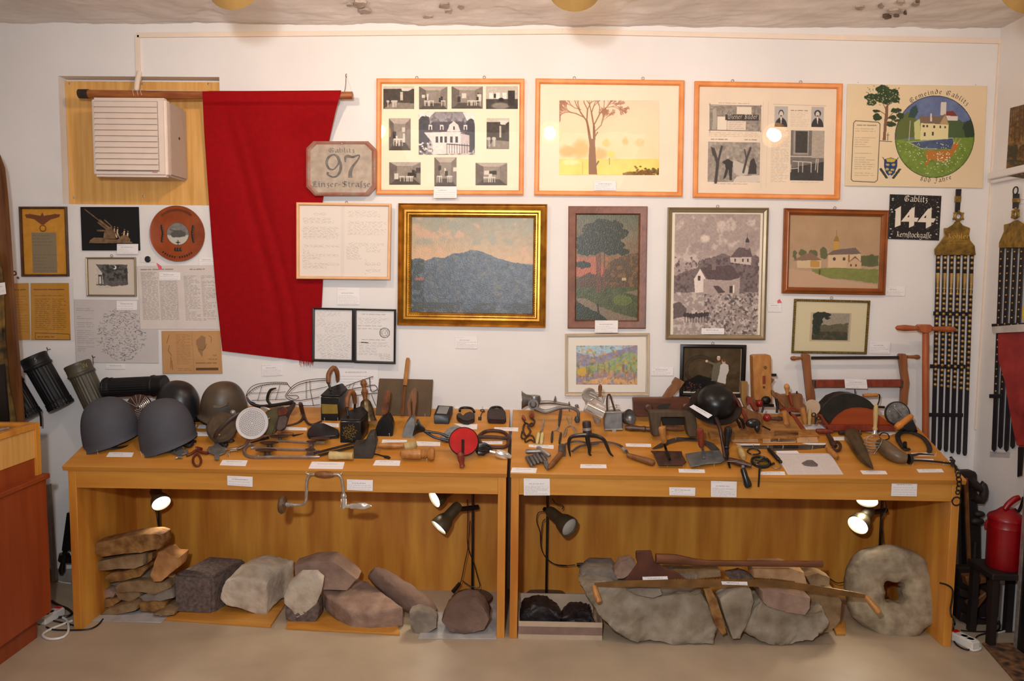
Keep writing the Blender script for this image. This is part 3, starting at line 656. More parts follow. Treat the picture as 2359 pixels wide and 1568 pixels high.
cp([1330,350,1400,350,1400,520,1325,520],(208,200,190));cp([1400,470,1490,460,1555,530,1400,530],(120,54,44));cp([1400,525,1558,530,1555,590,1410,590],(214,204,196))
cp([985,620,1060,570,1080,840,1000,840],(196,196,130));cp([1075,620,1440,640,1440,830,1075,850],(222,210,158));cp([1050,540,1330,535,1390,500,1445,640,1075,628],(122,100,82));cp([1320,640,1385,515,1445,645],(176,150,108))
for a in([1100,650,1128,680],[1145,650,1170,680],[1240,655,1262,688],[1320,655,1340,690],[1385,660,1405,692],[1225,740,1248,785],[1120,750,1140,795]):c.rect(z(a),(64,60,50))
cp([1195,500,1215,500,1220,600,1195,600],(220,206,190));c.line(z([935,600,925,860]),1.5,(190,190,176))
cp([1150,1010,1200,980,1280,990,1380,970,1480,980,1500,900,1560,860,1590,900,1560,960,1480,1080,1400,1130,1290,1110,1230,1100,1160,1190,1140,1180,1180,1100,1150,1060],(176,112,44),1.)
for a in([1530,880,1500,820],[1540,870,1545,810],[1565,880,1610,820]):c.line(z(a),1.,(200,180,130))
rr=random.Random(3)
for k in range(130):
 p=z([760+rr.random()*980,880+rr.random()*430])[0]
 if(p[0]-cx)**2+(p[1]-cy)**2<(RR-3)**2:c.ell(p,1.,.9,(226,226,196))
for k in range(45):p=z([1300+rr.random()*180,1000+rr.random()*190])[0];c.ell(p,1.1,1.,(232,226,205))
# pine
for(x,y,rx,ry)in((560,200,90,55),(680,240,100,55),(420,300,95,45),(540,300,110,60),(720,320,75,50),(420,370,65,38),(620,350,90,40),(490,480,50,22),(500,560,60,45),(740,470,70,35),(800,540,50,40),(700,560,60,28),(680,650,70,35),(760,600,40,20)):
 c.ell(z([x,y])[0],rx/5.6,ry/5.6,(46,66,40),3.4)
for k in range(120):
 x=350+rr.random()*450;y=150+rr.random()*260;c.ell(z([x,y])[0],1.6,1.2,(84,104,62)if rr.random()<.5 else(226,204,168),.8,.7)
c.poly(z([580,860,590,640,605,420,640,380,640,520,625,700,620,860]),(128,92,70),.7)
for a in([600,520,520,470],[620,600,700,500,800,480],[610,460,560,360],[630,420,680,330],[620,660,700,600,780,600]):c.line(z(a),1.5,(104,78,60))
c.line(z([545,870,700,876]),1.4,(60,60,44));c.line(z([647,765,645,860]),1.3,(60,60,50));c.line(z([630,790,665,790]),1.,(60,60,50))
# list
bd=z([215,610,515,625,540,650,525,1385,490,1415,200,1405,175,1380,190,640,215,610]);c.line(bd,1.5,(50,46,40));c.script(z([235,650,510,680]),1,(60,54,46),.9,wd=2,word=16)
c.script(z([215,700,480,1370]),23,(96,84,66),.8,word=16,fill=.3,seed=9)
# crest
for s_ in(-1,1):
 c.line(z([690+s_*70,1150,690+s_*95,1090]),1.3,(90,66,54));c.line(z([690+s_*88,1110,690+s_*110,1080]),1.,(90,66,54))
 for k in range(9):c.ell(z([690+s_*(125-k*10),1240+k*14])[0],3.4,2.4,(52,66,48),1)
c.poly(z([605,1110,690,1085,780,1110,782,1200,750,1290,690,1345,635,1290,605,1200]),(40,62,108),.4);c.poly(z([630,1110,690,1095,760,1110,740,1145,650,1145]),(196,176,60),.4)
for(x,y)in((655,1180),(730,1180),(650,1240),(720,1245),(690,1280)):c.ell(z([x,y])[0],4.2,2.8,(184,168,84),1.2)
c.ell(z([690,1345])[0],3.6,6,(206,196,184))
sheet('board',c,c4,.010,GLOSSP,t)
mb=M()
def arc(mb,txt,cxp,cyp,rp,a0,a1,h,nib,y,inner=False):
 cc=at((cxp,cyp),y);k=(at((cxp+rp,cyp),y)-cc).length;tot=abs(a1-a0)*k
 def pos(s,t_):
  if not inner:a=a0-(s/tot)*(a0-a1);r=k+t_;return V((cc.x+r*math.cos(a),y,cc.z+r*math.sin(a)))
  a=a0+(s/tot)*(a1-a0);r=k-t_;return V((cc.x+r*math.cos(a),y,cc.z+r*math.sin(a)))
 lettering(mb,txt,pos,h,(0,-.0004,0),nib,40,.3,tot)
arc(mb,'Gemeinde Gablitz',cx,cy,96,math.radians(129),math.radians(46),.0155,.075,-.0125)
arc(mb,'800 Jahre',cx,cy,106,math.radians(-107),math.radians(-66),.0155,.075,-.0125,True)
ob('lettering',mb,INK,t)
for p in U([262,112,1778,142]):
 mb=M();mb.tube([at(p,-.003),at(p,-.016)],.0016,8);ob('nail',mb,IRON,t)
# ---- old metal house number 97
px=R([1340,832,1940,832,2025,915,2025,1340,1945,1428,1355,1428,1262,1330,1262,910])
t=thing('house_number_sign',at((785,450),-.045),'weathered grey metal house number sign 97 with cut corners and rusty red rim','sign')
SGN=mat('weathered_sign_enamel',(176,160,142),.5,col2=(148,132,116),sc=25,bump=.0004);RIM=mat('rusty_sign_rim',(150,126,112),.55,col2=(150,84,62),sc=22,bump=.0006)
mb=M();p=vl(px,-.049);mb.ext(p,(0,.003,0));ob('plate',mb,SGN,t,bevel=.001)
cen=sum(p,V())/8;inn=[cen+(v-cen)*.88 for v in p];mid=[cen+(v-cen)*.94+V((0,-.006,0))for v in p]
mb=M();mb.loft([[v+V((0,-.0005,0))for v in p],[v+V((0,-.001,0))for v in mid],[v+V((0,-.0005,0))for v in inn],[v+V((0,.001,0))for v in inn],[v+V((0,.001,0))for v in p]],False);ob('rim',mb,RIM,t)
FAD=mat('faded_grey_lettering',(70,66,66),.6,col2=(120,112,104),sc=35)
mb=M();straight(mb,'Gablitz',R,[1505,955,1790,955],6.6,-.0495,.09);straight(mb,'Linzer-Straſze',R,[1325,1332,1965,1332],8.3,-.0495,.1)
ob('lettering',mb,FAD,t)
mb=M()
def fat(mb,z,pts,ws,y):
 pp=vl(z(pts),y);pp=[V((v.x,y,v.z))for v in pp];mb.tube(pp,[w*.0022 for w in ws],10,sm=4,flat=(V((0,1,0)),.06))
fat(mb,R,[1630,1080,1610,1010,1560,980,1505,1010,1485,1070,1510,1130,1560,1140,1600,1100,1632,1060,1640,1130,1610,1200,1560,1225,1500,1200,1500,1170],[3.4,3.6,1.8,3.,3.4,2.6,1.5,2.,3.,3.6,2.6,1.6,2.2,3.4],-.0502)
fat(mb,R,[1690,1060,1690,1010,1720,995,1770,1005,1840,985,1830,1030,1770,1110,1745,1170,1745,1230],[1.2,3.,3.6,2.6,1.6,2.,3.2,4.4,5.2],-.0502)
ob('number',mb,FAD,t)
for q in R([1650,858,2005,1130,1645,1410,1280,1135]):
 mb=M();mb.ball(at(q,-.053),(.004,.002,.004),10,6);ob('screw',mb,STEEL,t)
# ---- black house number 144
px=H([198,185,662,200,640,602,182,588]);c4=[V((p.x,-.006,p.z))for p in vl(px,-.006)]
t=thing('house_number_sign',(c4[2]+c4[3])/2,'black enamel street sign with white number 144 and speckled wear','sign')
x0,y0,x1,y1=bbox(px);c=Cv(x0,y0,x1,y1,1.2,(22,19,20));rr=random.Random(2)
for k in range(150):c.ell((x0+rr.random()*(x1-x0),y0+(rr.random()**1.)*(y1-y0)),.6+rr.random()*.5,.6,(176,168,160),.5,.8)
for k in range(14):e=rr.random();c.ell((x0+4+rr.random()*4 if k%2 else x1-7-rr.random()*6,y0+rr.random()*(y1-y0)),2.2,1.4,(190,182,172),1.4)
sheet('plate',c,c4,.004,GLOSSP,t)
mb=M();straight(mb,'Gablitz',H,[325,248,535,258],8.8,-.0065,.1);straight(mb,'Kernſtockgaſſe',H,[250,568,570,582],8.2,-.0065,.085,sp=.06)
for a in([232,325,292,290,292,462,245,482,245,330],[415,300,415,462,370,488,370,432,295,432],[565,308,568,470,522,494,522,440,445,440]):
 pass
for a in([238,326,296,292,292,464,240,484,248,336],[296,432,398,304,404,330,352,392,455,398,440,434],[372,330,420,298,414,466,368,488],[444,436,545,312,552,340,500,398,610,404,590,440],[524,336,572,302,568,470,520,494]):
 mb.ext([V((v.x,-.0065,v.z))for v in vl(H(a),-.0065)],(0,-.0006-.00012*(a[0]%7),0))
ob('lettering',mb,WINK,t)
# ---- handwritten letter in light frame
px=W([97,95,832,104,822,695,97,688]);LF=mat('light_ash_frame',(226,176,128),.4,var=.05)
t,c4,d=frame(px,[(.0,.016),(.004,.018),(.01,.017),(.014,.008)],LF,'framed_letter','thin light wooden frame holding a double-page handwritten letter','picture',lift=.036)
c,q=cvq(c4,px,d,.004,1.1,(226,214,202));z=W;c.rect(z([440,100,470,700]),(214,202,192),.5)
c.script(z([225,170,330,195]),1,(90,84,84),.6,hand=1);c.script(z([140,210,430,610]),17,(90,84,84),.75,hand=1,fill=.5);c.script(z([490,150,790,430]),10,(90,84,84),.7,hand=1,fill=.5);c.script(z([480,430,600,540]),5,(90,84,84),.7,hand=1);c.script(z([630,430,760,660]),9,(90,84,84),.7,hand=1,fill=.4)
sheet('letter',c,q,.003,PAPER,t);pane(t,c4,d,.007);hooks(t,W([472,90]))
# ---- two black framed documents
for k,(a,lab)in enumerate((([215,912,538,918,535,1338,212,1330],'narrow black frame with a handwritten note, left of the pair'),([540,918,866,925,862,1352,540,1342],'narrow black frame with a stamped certificate, right of the pair'))):
 px=W(a);t,c4,d=frame(px,[(.0,.014),(.003,.015),(.009,.013),(.011,.006)],BLACK,'framed_document',lab,'picture',lift=.022)
 c,q=cvq(c4,px,d,.003,1.15,(226,220,216));z=W
 if k==0:c.script(z([240,940,500,1060]),3,(60,60,66),.85,hand=1.2,fill=.4,word=16);c.script(z([300,1060,480,1110]),2,(60,60,66),.8,hand=1);c.script(z([240,1120,515,1260]),4,(50,50,56),.9,hand=1.1,word=16);c.script(z([270,1265,500,1310]),2,(50,50,56),.9,hand=1.2)
 else:
  c.script(z([600,955,790,975]),1,(50,50,54),.9);c.script(z([570,990,830,1040]),2,(60,60,66),.85,hand=1.2);c.script(z([570,1045,770,1090]),2,(60,60,66),.8)
  cc_=z([775,1108])[0]
  for rr_ in(11.5,10.2,7):c.mix((np.abs(np.hypot(c.X-cc_[0],c.Y-cc_[1])-rr_)<.5)*.8,(50,50,56))
  c.script(z([750,1095,800,1120]),3,(60,60,60),.8,word=3);c.script(z([600,1155,790,1175]),1,(50,50,54),.9);c.line(z([595,1188,645,1190]),2,(30,30,34));c.script(z([570,1180,820,1290]),5,(60,60,66),.8,hand=.8);c.script(z([730,1285,820,1320]),2,(50,50,56),.9,hand=1.2)
 sheet('document',c,q,.002,PAPER,t);pane(t,c4,d,.0065)
# ---- gold framed mountain painting
px=W([878,95,2048,103,2034,1072,870,1052]);GOLD=mat('gilt_frame',(196,142,52),.3,.8,var=.12,sc=18,col2=(150,100,34))
t,c4,d=frame(px,[(.0,.02),(.004,.026),(.010,.018),(.02,.022),(.034,.034),(.044,.034),(.05,.024),(.056,.024),(.062,.018),(.068,.013)],GOLD,'mountain_painting','heavy gilt frame with an oil painting of a dark blue wooded mountain under orange clouds','painting')
q4=inset(c4,.059);mb=M()
for i in range(4):
 a,b=q4[i],q4[(i+1)%4];n=int((b-a).length/.009)
 for k in range(n):mb.ball(a+(b-a)*(k+.5)/n+V((0,-.024,0)),.0034,6,4)
ob('beading',mb,GOLD,t,kind='stuff')
c,q=cvq(c4,px,d,.006,1.,(150,140,108));z=W
c.grad((136,132,108),(196,158,112),z([960,190,1950,560]));c.noise(10,8);c.tint((c.Y<z([0,560])[0][1]).astype(float),(204,154,118),22,.54,.6);c.tint((c.Y<z([0,420])[0][1]).astype(float),(140,140,120),20,.52,.7)
mt_=c.inpoly(z([940,545,1040,525,1090,545,1160,520,1240,525,1300,490,1390,480,1450,455,1530,470,1600,500,1700,535,1800,555,1950,575,1960,1000,940,1000]),2).astype(float)
c.mix(mt_,(76,84,92));c.noise(20,10,mask=mt_);c.noise(26,3,mask=mt_);c.tint(mt_*(c.X<z([1080,0])[0][0]),(44,52,44),10,.42,.8);c.mix(c.inpoly(z([1010,685,1080,680,1075,705,1010,705]))*.8,(168,92,70));c.tint(mt_,(118,108,88),8,.6,.6);c.tint(mt_*(c.Y>z([0,880])[0][1]),(58,56,46),16,.4,.7)
sheet('canvas',c,q,.004,OIL,t)
# ---- tall pine painting in brown frame
px=X([98,82,707,84,692,1024,92,1022]);BF=wood('brown_painting_frame',(134,82,54),(108,64,44),.35,(3,3,3),9.)
t,c4,d=frame(px,[(.0,.012),(.006,.022),(.036,.018),(.042,.008)],BF,'pine_tree_painting','flat brown wooden frame with a dark oil painting of tall pines at sunset','painting')
c,q=cvq(c4,px,d,.004,1.1,(96,96,70));z=X
c.grad((88,92,70),(150,104,70),z([150,140,645,620]));c.noise(14,30);c.tint(((c.Y>z([0,470])[0][1])&(c.Y<z([0,620])[0][1])).astype(float),(176,92,62),30,.4,.8)
c.poly(z([155,640,260,590,360,620,420,500,520,460,640,440,640,740,155,740]),(84,62,34),4);c.tint(c.inpoly(z([380,500,640,440,640,700,380,700])).astype(float),(120,84,36),9,.5,.9)
c.rect(z([150,700,645,965]),(72,76,36));c.noise(16,12,z([150,700,645,965]));c.poly(z([155,785,240,790,340,850,480,900,640,940,640,965,340,965,200,850]),(122,104,82),1.5);c.poly(z([155,800,230,850,340,900,420,965,155,965]),(44,48,26),2);c.poly(z([540,740,640,720,640,770]),(116,100,76),1)
c.ell(z([520,800])[0],22,13,(94,104,40),4,.9)
for a in([320,740,318,470,300,400],[346,740,345,440],[375,740,378,440],[332,740,330,480,350,400]):c.line(z(a),3.2,(104,64,44))
for(x,y,rx,ry)in((360,230,90,55),(290,260,90,50),(440,240,80,45),(380,300,150,60),(250,330,90,45),(500,290,60,40),(220,390,70,40),(330,380,130,50),(450,380,90,45),(250,430,90,30),(420,430,60,25),(520,430,50,28),(210,530,60,28)):
 c.ell(z([x,y])[0],rx/3.34,ry/3.34,(44,46,26),4.5)
for k in range(160):
 a=rr.random()*6.28;r0=rr.random()**.5;c.ell(z([350+math.cos(a)*r0*190,320+math.sin(a)*r0*130])[0],1.8,1.3,(66,66,36)if rr.random()<.6 else(100,98,66),.8,.6)
c.rect(z([515,628,548,650]),(180,160,110));c.line(z([325,830,345,940]),3.5,(44,36,28));c.noise(12,3)
sheet('canvas',c,q,.004,OIL,t)
card('w',X([303,960,480,960,478,1055,302,1055]),'white caption card overlapping the bottom of the tall pine painting',5,y=-.0245)
# ---- small spring watercolour
px=X([72,1062,722,1056,718,1538,70,1538]);CF=mat('cream_frame',(210,190,160),.35,.2,var=.05)
t,c4,d=frame(px,[(.0,.012),(.003,.016),(.008,.014),(.010,.016),(.013,.008)],CF,'watercolour_picture','slim cream frame with a pastel watercolour of a wooded valley in spring','picture')
c,q=cvq(c4,px,d,.004,1.1,(226,218,204));z=X;bb=z([158,1150,630,1452]);c.rect(bb,(176,180,190));inb=((c.X>bb[0][0])&(c.X<bb[1][0])&(c.Y>bb[0][1])&(c.Y<bb[1][1])).astype(float)
c.rect(z([158,1150,520,1210]),(170,196,206));c.mix(inb*c.inpoly(z([158,1200,300,1240,420,1200,630,1150,630,1330,158,1310]),3),(146,140,158));c.mix(inb*c.inpoly(z([158,1320,350,1290,450,1250,560,1200,630,1230,630,1400,158,1400]),3),(150,166,112));c.mix(inb*c.inpoly(z([158,1370,400,1350,630,1360,630,1452,158,1452]),3),(160,140,140));c.mix(inb*c.inpoly(z([250,1420,420,1390,560,1420,630,1410,630,1450,158,1440]),2),(214,166,116))
c.tint(inb,(206,160,96),7,.58,.8);c.tint(inb,(126,140,176),7,.6,.8);c.tint(inb,(196,120,104),5,.64,.7);c.tint(inb,(110,130,80),6,.62,.7);c.noise(18,4,mask=inb)
for k in range(26):x=170+rr.random()*450;y=1330+rr.random()*100;c.line(z([x,y,x+rr.uniform(-4,4),y-30-rr.random()*40]),.9,(120,84,80))
c.ell(z([205,1350])[0],11,10,(214,170,70),3,.8);c.line(z([555,1445,560,1380,590,1320]),2,(190,130,110));c.line(z([560,1380,540,1330]),1.4,(190,130,110))
sheet('painting',c,q,.003,PAPER,t)
q4=inside(c4,d+.004,.0046);mb=M();mb.tube([v+V((0,-.0004,0))for v in q4],.0011,6,closed=True,sm=1);ob('inner_line',mb,mat('dark_red_line',(110,56,36),.5),t)
# ---- engraving of church and mill
px=X([862,92,1636,96,1608,1110,845,1106]);GF=mat('olive_bronze_frame',(140,122,92),.35,.35,var=.06)
t,c4,d=frame(px,[(.0,.018),(.006,.022),(.010,.016),(.022,.012),(.024,.008)],GF,'engraving_picture','tall olive bronze frame with a sepia print of a farmhouse below a hilltop church','picture')
c,q=cvq(c4,px,d,.004,1.1,(232,218,196));z=X;bb=z([908,142,1578,1068]);c.rect(bb,(168,150,142));inb=((c.X>bb[0][0])&(c.X<bb[1][0])&(c.Y>bb[0][1])&(c.Y<bb[1][1])).astype(float)
sky=inb*(c.Y<z([0,580])[0][1]);c.tint(sky,(206,190,178),26,.5,.8);c.tint(sky,(148,132,128),30,.55,.5);c.ell(z([1150,330])[0],14,11,(226,208,192),3,.8,.5)
c.mix(inb*c.inpoly(z([905,620,1010,570,1080,560,1130,490,1220,470,1300,440,1360,470,1570,460,1570,760,905,760]),4),(120,104,102));c.tint(inb*(c.Y>z([0,470])[0][1]),(84,70,72),6,.55,.8);c.mix(inb*c.inpoly(z([905,750,1100,740,1570,740,1570,1068,905,1068])),(160,144,138));c.tint(inb*(c.Y>z([0,740])[0][1]),(206,192,182),7,.5,.8);c.tint(inb*(c.Y>z([0,740])[0][1])*(c.X>z([1150,0])[0][0]),(88,76,74),5,.52,.85)
c.poly(z([905,830,960,815,1010,870,1000,930,905,950]),(104,90,88),2)
for k in range(9):x=1000+k*22;c.ell(z([x,920+rr.uniform(-12,12)])[0],4.2,6,(70,58,58),1);c.line(z([x,930,x,975]),1.4,(70,58,58))
c.poly(z([1065,640,1112,560,1160,640,1160,740,1075,745]),(224,208,196));c.poly(z([1140,640,1370,640,1430,620,1425,755,1140,755]),(172,154,146));c.poly(z([1110,550,1200,545,1360,530,1430,625,1350,650,1175,640]),(94,78,78),.8)
c.rect(z([1205,520,1235,570]),(130,112,108));c.poly(z([1215,690,1260,690,1315,740,1260,750]),(90,74,74));c.rect(z([1345,690,1372,745]),(70,58,58));c.rect(z([1375,685,1385,745]),(226,214,202));c.rect(z([1095,615,1115,650]),(80,66,66))
c.poly(z([1345,470,1400,460,1515,465,1510,530,1350,510]),(196,180,168));c.poly(z([1345,472,1410,395,1500,400,1520,468]),(104,88,88),.6);c.rect(z([1464,350,1492,412]),(150,134,128));c.poly(z([1462,355,1466,335,1478,315,1492,340,1494,358]),(70,58,60));c.line(z([1477,320,1476,290]),1,(70,58,60))
for x in(1380,1440,1480):c.rect(z([x,480,x+12,505]),(80,66,66))
c.noise(16,3,mask=inb);sheet('print',c,q,.003,PAPER,t);hooks(t,X([1245,84]))
card('w',X([1122,1020,1296,1020,1296,1066,1122,1066]),'white caption strip on the lower middle of the sepia church print',2,y=-.0125)
# ---- black framed photo of two people
px=X([960,1142,1465,1148,1450,1553,950,1546])
t,c4,d=frame(px,[(.0,.014),(.012,.017),(.016,.014),(.02,.008)],BLACK,'photo_of_two_people','black framed colour photograph of two people in light clothes pointing in a cellar vault','picture')
c,q=cvq(c4,px,d,.004,1.1,(74,58,36));z=X
for i,r0 in enumerate((120,100)):c.mix((np.abs(np.hypot((c.X-z([1110,0])[0][0]),(c.Y-z([0,1340])[0][1])*1.1)-r0/3.34)<2)*.5,(40,32,22))
c.noise(22,14);c.poly(z([990,1430,1100,1380,1200,1400,1250,1460,1250,1530,990,1530]),(18,15,14),3)
c.poly(z([1155,1262,1180,1272,1230,1290,1262,1276,1282,1300,1262,1360,1245,1425,1200,1425,1205,1340,1212,1302,1165,1282]),(104,96,76),.6);c.ell(z([1252,1250])[0],4,5.5,(196,160,130));c.rect(z([1240,1232,1264,1243]),(216,210,200));c.ell(z([1160,1272])[0],3,3,(214,176,146))
c.poly(z([1268,1300,1295,1285,1328,1300,1335,1340,1318,1380,1312,1448,1245,1430,1262,1360]),(196,190,182),.6);c.ell(z([1292,1272])[0],4.5,6,(204,160,130));c.ell(z([1296,1264])[0],5,4,(100,66,44))
c.rect(z([975,1510,1450,1520]),(214,206,184));c.rect(z([988,1172,1430,1176]),(150,140,118));c.rect(z([1424,1172,1430,1520]),(150,140,118))
for k in range(40):c.ell(z([1010+rr.random()*120,1440+rr.random()*70])[0],2,1.4,(120,60,40)if k%3==0 else(60,54,50),1,.8)
sheet('photograph',c,q,.003,GLOSSP,t);hooks(t,X([1208,1136]))
# ---- church painting in brown and gold frame
px=Y([28,82,1046,104,1010,930,5,912]);CB=mat('brown_gold_frame',(150,84,40),.28,.25,var=.12,sc=10)
t,c4,d=frame(px,[(.0,.016),(.004,.02),(.008,.016),(.010,.018),(.02,.022),(.026,.014),(.032,.01)],CB,'church_painting','brown and gold frame with a painting of a village church with onion spire','painting')
c,q=cvq(c4,px,d,.004,1.1,(176,144,112));z=Y
c.grad((172,140,104),(176,148,122));c.noise(9,30);c.poly(z([780,540,970,530,970,640,780,640]),(92,96,60),3);c.poly(z([300,680,560,660,970,670,970,815,760,790,480,765,320,720]),(124,128,68),2);c.noise(10,6,z([300,660,970,815]));c.poly(z([60,680,300,700,480,770,970,830,970,880,60,880]),(190,156,126),1.5)
for(x,y,rx,ry)in((130,545,20,45),(210,520,40,30),(310,530,50,40),(420,520,40,60),(900,580,40,60)):c.ell(z([x,y])[0],rx/4.2,ry/4.2,(84,90,56),3,.85)
c.poly(z([150,590,400,590,395,670,160,670]),(204,178,140),1);c.poly(z([110,600,200,545,290,515,400,590]),(132,104,84),1.2);c.poly(z([290,590,380,600,380,660,290,660]),(186,140,70),1)
c.poly(z([465,540,790,520,795,665,465,660]),(206,176,140),.6);c.poly(z([455,535,520,485,735,458,795,520]),(112,96,88),.8);c.poly(z([515,400,565,400,565,480,515,490]),(190,146,62),.3);c.poly(z([512,400,520,375,530,350,543,340,556,352,566,375,568,400]),(150,112,60),.3);c.line(z([541,345,541,288]),1.1,(120,96,66))
for(x,y)in((527,575),(625,572)):c.ell(z([x,y])[0],3.5,4,(84,66,54))
c.poly(z([655,620,735,545,800,605,800,665,655,665]),(196,164,128),.5);c.poly(z([655,620,735,540,805,608,735,560]),(110,90,80));c.rect(z([665,530,680,600]),(150,100,60))
for x in(690,740):c.rect(z([x,622,x+14,645]),(84,66,54))
c.ell(z([385,710])[0],2,7,(90,70,50));sheet('canvas',c,q,.004,OIL,t);hooks(t,Y([522,80]))
# ---- small landscape with wide cream mount
px=Y([126,966,868,984,832,1508,98,1496]);BG=mat('beaded_gold_frame',(126,108,58),.35,.6,var=.3,sc=120)
t,c4,d=frame(px,[(.0,.008),(.003,.012),(.009,.012),(.012,.007)],BG,'landscape_print','narrow beaded gold frame with a small dark landscape in a wide cream mount','picture')
mb=M();q4=inset(c4,.006)
for i in range(4):
 a,b=q4[i],q4[(i+1)%4];n=int((b-a).length/.011)
 for k in range(n):mb.ball(a+(b-a)*(k+.5)/n+V((0,-.012,0)),.0036,6,4)
ob('beading',mb,BRASS,t,kind='stuff')
c,q=cvq(c4,px,d,.003,1.15,(208,196,160));z=Y;c.rect(z([275,1095,690,1385]),(186,168,140));c.rect(z([300,1103,670,1370]),(150,140,124));bb=z([300,1103,665,1368]);inb=((c.X>bb[0][0])&(c.X<bb[1][0])&(c.Y>bb[0][1])&(c.Y<bb[1][1])).astype(float)
c.mix(inb*c.inpoly(z([300,1230,660,1200,660,1370,300,1370]),3),(92,88,66));c.mix(inb*c.inpoly(z([300,1290,500,1280,660,1290,660,1370,300,1370]),2),(60,62,46));c.tint(inb*(c.Y>z([0,1250])[0][1]),(104,74,56),6,.55,.7)
for(x,y,rx,ry)in((360,1130,60,40),(420,1120,60,25),(350,1190,50,50),(340,1260,40,60),(450,1150,30,14)):c.ell(z([x,y])[0],rx/4.24,ry/4.24,(44,48,38),2.5)
c.noise(14,3,mask=inb);sheet('print',c,q,.002,PAPER,t);hooks(t,Y([490,958]))
# ---- left group: order certificate, gun relief, small drawing, plate
px=A([150,122,524,122,542,670,172,672])
t,c4,d=frame(px,[(.0,.012),(.003,.015),(.009,.013),(.012,.006)],DKW,'framed_certificate','dark narrow frame with an orange certificate showing a spread-winged eagle above grey text','picture')
c,q=cvq(c4,px,d,.003,1.15,(200,138,42));z=A;c.noise(12,12);EG=(112,62,30)
c.poly(z([190,185,230,180,320,195,335,168,348,195,440,180,482,185,470,205,400,225,370,245,345,262,322,262,300,245,270,222,205,210]),EG,.5)
cc_=z([335,292])[0];c.mix((np.abs(np.hypot(c.X-cc_[0],c.Y-cc_[1])-7)<1.3),EG)
c.rect(z([240,325,442,640]),(134,118,92));c.script(z([248,335,438,635]),12,(84,70,54),.8,fill=.6)
sheet('certificate',c,q,.002,PAPER,t)
px=A([630,124,1085,124,1097,466,643,466]);c4=[V((p.x,-.010,p.z))for p in vl(px,-.010)]
t=thing('relief_plaque',(c4[2]+c4[3])/2,'black velvet board with a bronze relief of an anti-aircraft gun and crew','plaque')
mb=M();mb.ext(c4,(0,.009,0));ob('backing_board',mb,mat('black_velvet',(12,11,12),.9,var=.05),t,bevel=.001)
RELF=mat('tarnished_bronze_relief',(150,122,92),.4,.6,var=.25,sc=40);mb=M()
def rp(a):return[V((v.x,-.0105,v.z))for v in vl(A(a),-.0105)]
def bar(a,w):p,q_=rp(a);mb.tube([p,q_],w*.0011,8,sm=1)
bar([665,142,790,240],3.);bar([780,230,870,300],7);bar([770,245,840,300],5);bar([820,225,880,280],3);bar([765,310,830,312],5)
mb.ext(rp([705,410,715,385,745,365,820,368,850,378,1000,385,1040,398,1045,410]),(0,-.008,0));mb.ext(rp([820,375,825,330,850,290,885,280,905,330,915,375]),(0,-.01,0));mb.ext(rp([925,385,960,350,1000,345,1030,385]),(0,-.006,0))
for(x,y)in((900,300),(925,305),(978,320),(1005,335)):
 p=rp([x,y-18])[0];mb.ball(p,.0045,8,6);a,b=rp([x,y-8,x-4,y+30]);mb.tube([a,b],[.0052,.006],8);a,b=rp([x-4,y+28,x-8,y+62]);mb.tube([a,b],.0032,6);a,b=rp([x+2,y+28,x+12,y+60]);mb.tube([a,b],.0032,6);a,b=rp([x,y,x-22,y+16]);mb.tube([a,b],.0026,6)
ob('gun_relief',mb,RELF,t)
px=A([675,520,1066,520,1073,828,684,826])
t,c4,d=frame(px,[(.0,.010),(.003,.012),(.007,.010),(.009,.005)],GF,'drawing_picture','small bronze frame with a black and white drawing of a house under trees','picture')
c,q=cvq(c4,px,d,.003,1.2,(204,192,176));z=A;bb=z([745,572,1002,740]);c.poly(z([752,575,1000,578,1002,735,900,745,748,735]),(92,88,84),2);c.tint(c.inpoly(bb and z([800,580,1000,580,1000,700,800,700])).astype(float),(50,48,46),6,.45,.9);c.poly(z([750,575,800,640,808,730,750,730]),(198,188,176),1);c.rect(z([768,655,800,730]),(70,66,62));c.rect(z([775,670,790,728]),(200,190,178));c.mix(((np.hypot(c.X-z([900,600])[0][0],c.Y-z([900,600])[0][1])<4.2)&(np.hypot(c.X-z([892,597])[0][0],c.Y-z([892,597])[0][1])>3.4)),(230,224,214));c.noise(22,4,z([745,572,1002,740]));c.script(z([760,745,890,760]),1,(90,84,80),.8,hand=1)
sheet('drawing',c,q,.002,PAPER,t);hooks(t,A([877,508]))
# decorated wooden plate
cen=at(A([1397,335])[0],-.012);rad=(at(A([1614,335])[0],-.012)-cen).length
t=thing('wooden_plate',cen-V((0,0,rad)),'round reddish-brown wooden wall plate with lettering and a central tank picture','plate')
PLW=wood('red_plate_wood',(156,74,32),(130,54,22),.25,(2,2,2),6.,coat=.4);mb=M()
mb.lathe(cen+V((0,.011,0)),cen+V((0,-.012,0)),[(0,rad*.6),(.5,rad*.97),(.8,rad),(1.,rad*.99),(.86,rad*.93),(.62,rad*.72),(.5,rad*.66),(.45,rad*.3),(.45,.001)],48);ob('plate_body',mb,PLW,t)
c=Cv(0,0,60,60,1.2,(190,184,172));m_=((c.X-30)**2+(c.Y-30)**2>29.5**2)
c.rect([(0,0),(60,34)],(120,116,112));c.noise(24,6,[(0,0),(60,40)]);c.poly([(8,30),(20,22),(40,20),(52,28),(50,38),(14,40)],(84,82,78),1.5);c.line([(28,24),(8,18)],2,(80,78,74));c.line([(30,48),(30,58)],2.6,(30,28,26));c.line([(25,53),(35,53)],2.6,(30,28,26));c.mix(m_,(60,30,18))
q=[cen+V((sx*rad*.385,-.0025,sz*rad*.385))for sx,sz in((-1,1),(1,1),(1,-1),(-1,-1))]
n=40;ringp=M();disc=[cen+V((math.cos(6.2832*i/n)*rad*.4,-.0021,math.sin(6.2832*i/n)*rad*.4))for i in range(n)]
